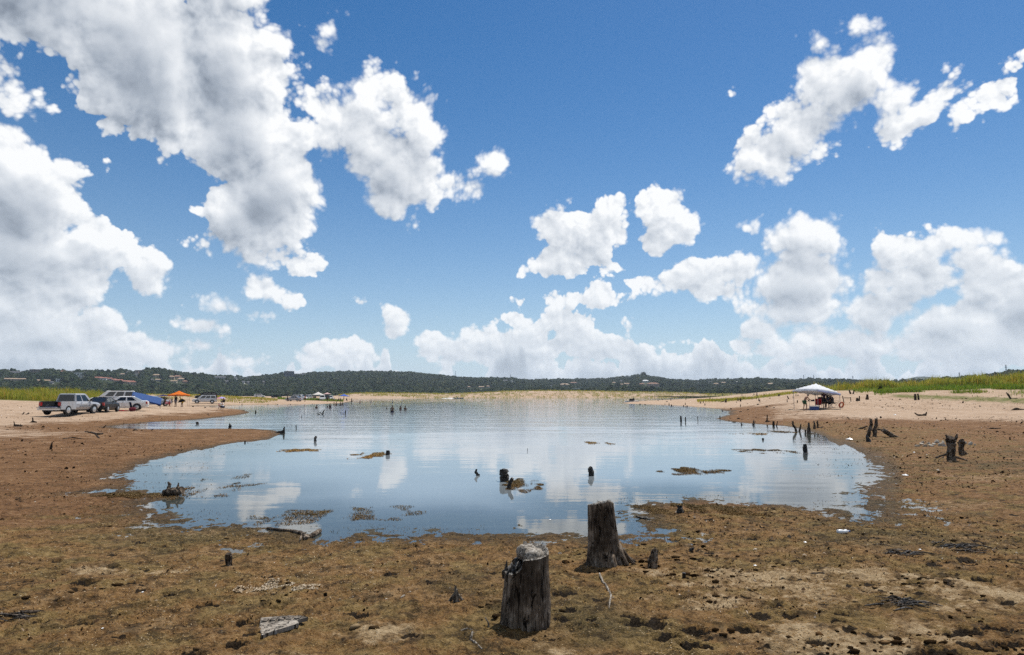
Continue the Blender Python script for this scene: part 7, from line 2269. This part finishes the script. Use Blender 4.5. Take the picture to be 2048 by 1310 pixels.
# bleached shells and straw on the western mud
for i, (px, py, wpx, hpx, cnt, lb) in enumerate([(530, 1146, 104, 22, 4200, 'larger patch of bleached shells and straw on the mud'), (617, 1148, 50, 18, 1700, 'smaller patch of bleached shells and straw on the mud')]):
    x0, y0 = on_plane(px, py, .22)
    r_ = np.random.default_rng(90 + i)
    a, q = r_.uniform(0, 2 * PI, cnt), np.sqrt(r_.random(cnt))
    yt, yb = on_plane(px, py - hpx / 2, .22)[1], on_plane(px, py + hpx / 2, .22)[1]
    x, y = wpx / 2 * y0 / FPX * q * np.cos(a), (yt - yb) / 2 * q * np.sin(a) + .12 * q * np.cos(a)
    k = r_.random(cnt) < sstep(fbm((x + x0) * 7, (y + y0) * 3, 3, 7), .42, .62)
    x, y = x[k], y[k]
    o = shreds('shell_patch', x + x0, y + y0, ground_heights(x + x0, y + y0) + .006, np.full(len(x), .013), leaf_mat('bleached_shell', [(0, (.16, .11, .06)), (.5, (.38, .32, .22)), (1, (.62, .57, .47))], transl=.05), 95 + i, .4, .6)
    tag(o, lb, 'shell patch', 'bleached patches on the mud')
# dark clods kicked up round the footprints
_ico = [(0, 0, 1), (.894, 0, .447), (.276, .851, .447), (-.724, .526, .447), (-.724, -.526, .447), (.276, -.851, .447), (.724, .526, -.447), (-.276, .851, -.447), (-.894, 0, -.447), (-.276, -.851, -.447), (.724, -.526, -.447), (0, 0, -1)]
_icf = [(0, 1, 2), (0, 2, 3), (0, 3, 4), (0, 4, 5), (0, 5, 1), (1, 6, 2), (2, 7, 3), (3, 8, 4), (4, 9, 5), (5, 10, 1), (6, 7, 2), (7, 8, 3), (8, 9, 4), (9, 10, 5), (10, 6, 1), (11, 7, 6), (11, 8, 7), (11, 9, 8), (11, 10, 9), (11, 6, 10)]
n_ = 9000
rr_ = np.exp(r3.uniform(math.log(4.2), math.log(16), n_))
aa_ = np.radians(r3.uniform(-40, 41, n_))
x, y = np.sin(aa_) * rr_, np.cos(aa_) * rr_
cl_ = fbm(x * .9 + 8, y * .9, 4, 81)
keep = (shore_distance(x, y) > .8) & (r3.random(n_) < sstep(cl_, .50, .66) * (.22 + .78 * sstep(x / y, .02, .3)))
x, y = x[keep], y[keep]
m_ = len(x)
s_ = np.minimum(np.exp(r3.normal(-4.15, .55, m_)), .042)
rad = s_[:, None, None] * r3.uniform(.55, 1.25, (m_, 12, 1)) * np.array(_ico)[None] * np.stack([r3.uniform(.8, 1.7, m_), r3.uniform(.7, 1.2, m_), r3.uniform(.35, .65, m_)], -1)[:, None, :]
V = rad + np.stack([x, y, ground_heights(x, y) + s_ * .25], -1)[:, None, :]
tri = (np.arange(m_)[:, None, None] * 12 + np.array(_icf)[None]).reshape(-1, 3)
tri_mesh('mud_clods', V.reshape(-1, 3), tri, leaf_mat('dark_clod', [(0, (.010, .007, .004)), (.55, (.036, .024, .013)), (.85, (.095, .062, .032)), (1, (.22, .16, .09))], transl=.0), np.repeat(r3.random(m_), 12))
# clods and chips on the middle flats
n_ = 30000
rr_ = np.exp(r3.uniform(math.log(7), math.log(95), n_))
aa_ = np.radians(np.where(r3.random(n_) < .35, r3.uniform(14, 42, n_), r3.uniform(-42, 42, n_)))
x, y = np.sin(aa_) * rr_, np.cos(aa_) * rr_
sdv = shore_distance(x, y)
keep = (sdv > .6) & (r3.random(n_) < sstep(fbm(x * .18, y * .18, 3, 71), .38, .6))
x, y, rr_ = x[keep], y[keep], rr_[keep]
shreds('bark_chips', x, y, ground_heights(x, y) + .006, np.clip(rr_, 9, 60) ** .8 * .0028 * np.where(r3.random(len(x)) < .12, 2.2, 1.0), leaf_mat('dark_chip', [(0, (.010, .007, .005)), (.6, (.05, .032, .02)), (.92, (.10, .07, .045)), (1, (.55, .5, .42))], transl=.02), 33, .5, .5)

# ------------------------------------------------------------------ a few trees and shrubs that stand clear
LEAF = leaf_mat('oak_leaf', [(0, (.014, .024, .008)), (.5, (.034, .052, .014)), (1, (.075, .09, .028))], transl=.2)
BARK = paint('oak_bark', (.07, .055, .042), .9, .1, .3)


def oak(label, px, py, hpx, wpx, seed, name='oak_tree', cat='tree', at=None, group='single trees and shrubs'):
    x, y, z = at or on_hill(px, py)
    d = math.hypot(x, y)
    h, w = hpx * d / FPX, wpx * d / FPX
    t = thing(name, label, cat, (x, y, z), 0, group)
    MB().tube([(0, 0, -1), (.02 * h, 0, h * .3), (0, .02 * h, h * .6)], [h * .05, h * .04, h * .015], 7, .15, seed).build('trunk', BARK, t)
    r_ = np.random.default_rng(seed)
    for s_ in (-1, 1):
        MB().tube([(0, 0, h * .3), (s_ * w * .2, w * .05, h * .5), (s_ * w * .32, 0, h * .62)], [h * .025, h * .018, h * .006], 5, .15, seed).build('limb', BARK, t)
    cn = 9
    cc = np.stack([r_.normal(0, w * .22, cn), r_.normal(0, w * .22, cn), r_.uniform(h * .42, h * .86, cn)], -1)
    n2 = 1500
    ci = r_.integers(0, cn, n2)
    p = cc[ci] + r_.normal(0, 1, (n2, 3)) * np.array([w * .12, w * .12, h * .09])
    o = shreds('crown', p[:, 0], p[:, 1], p[:, 2], np.full(n2, h * .07), LEAF, seed, .8, .7)
    o.parent = t
    del o['kind']
    return t


oak('single round oak crowning the peaked hill', 1287, 754, 10, 11, 1)
oak('oak standing up from the skyline west of the peaked hill', 1114, 760, 7, 9, 2)
oak('bushy oak on the western ridge beside the grey house', 250, 743, 8, 10, 3)
oak('spreading oak on the western ridge over the villas', 305, 743, 7, 10, 4)
oak('oak on the saddle beside the long grey house', 451, 756, 8, 9, 5)
for px, py, h_, w_, lb in [(330, 790, 9, 22, 'leafy bush on the grass behind the orange canopy'), (200, 786, 7, 26, 'rusty bush at the end of the western grass bank'), (1757, 790, 8, 9, 'small green bush on the pink sand east of the white canopy')]:
    x, y, z = at_range(px, 150 if px < 1000 else 103)
    oak(lb, px, py, h_, w_, px, 'wild_bush', 'bush', (x, y, z))
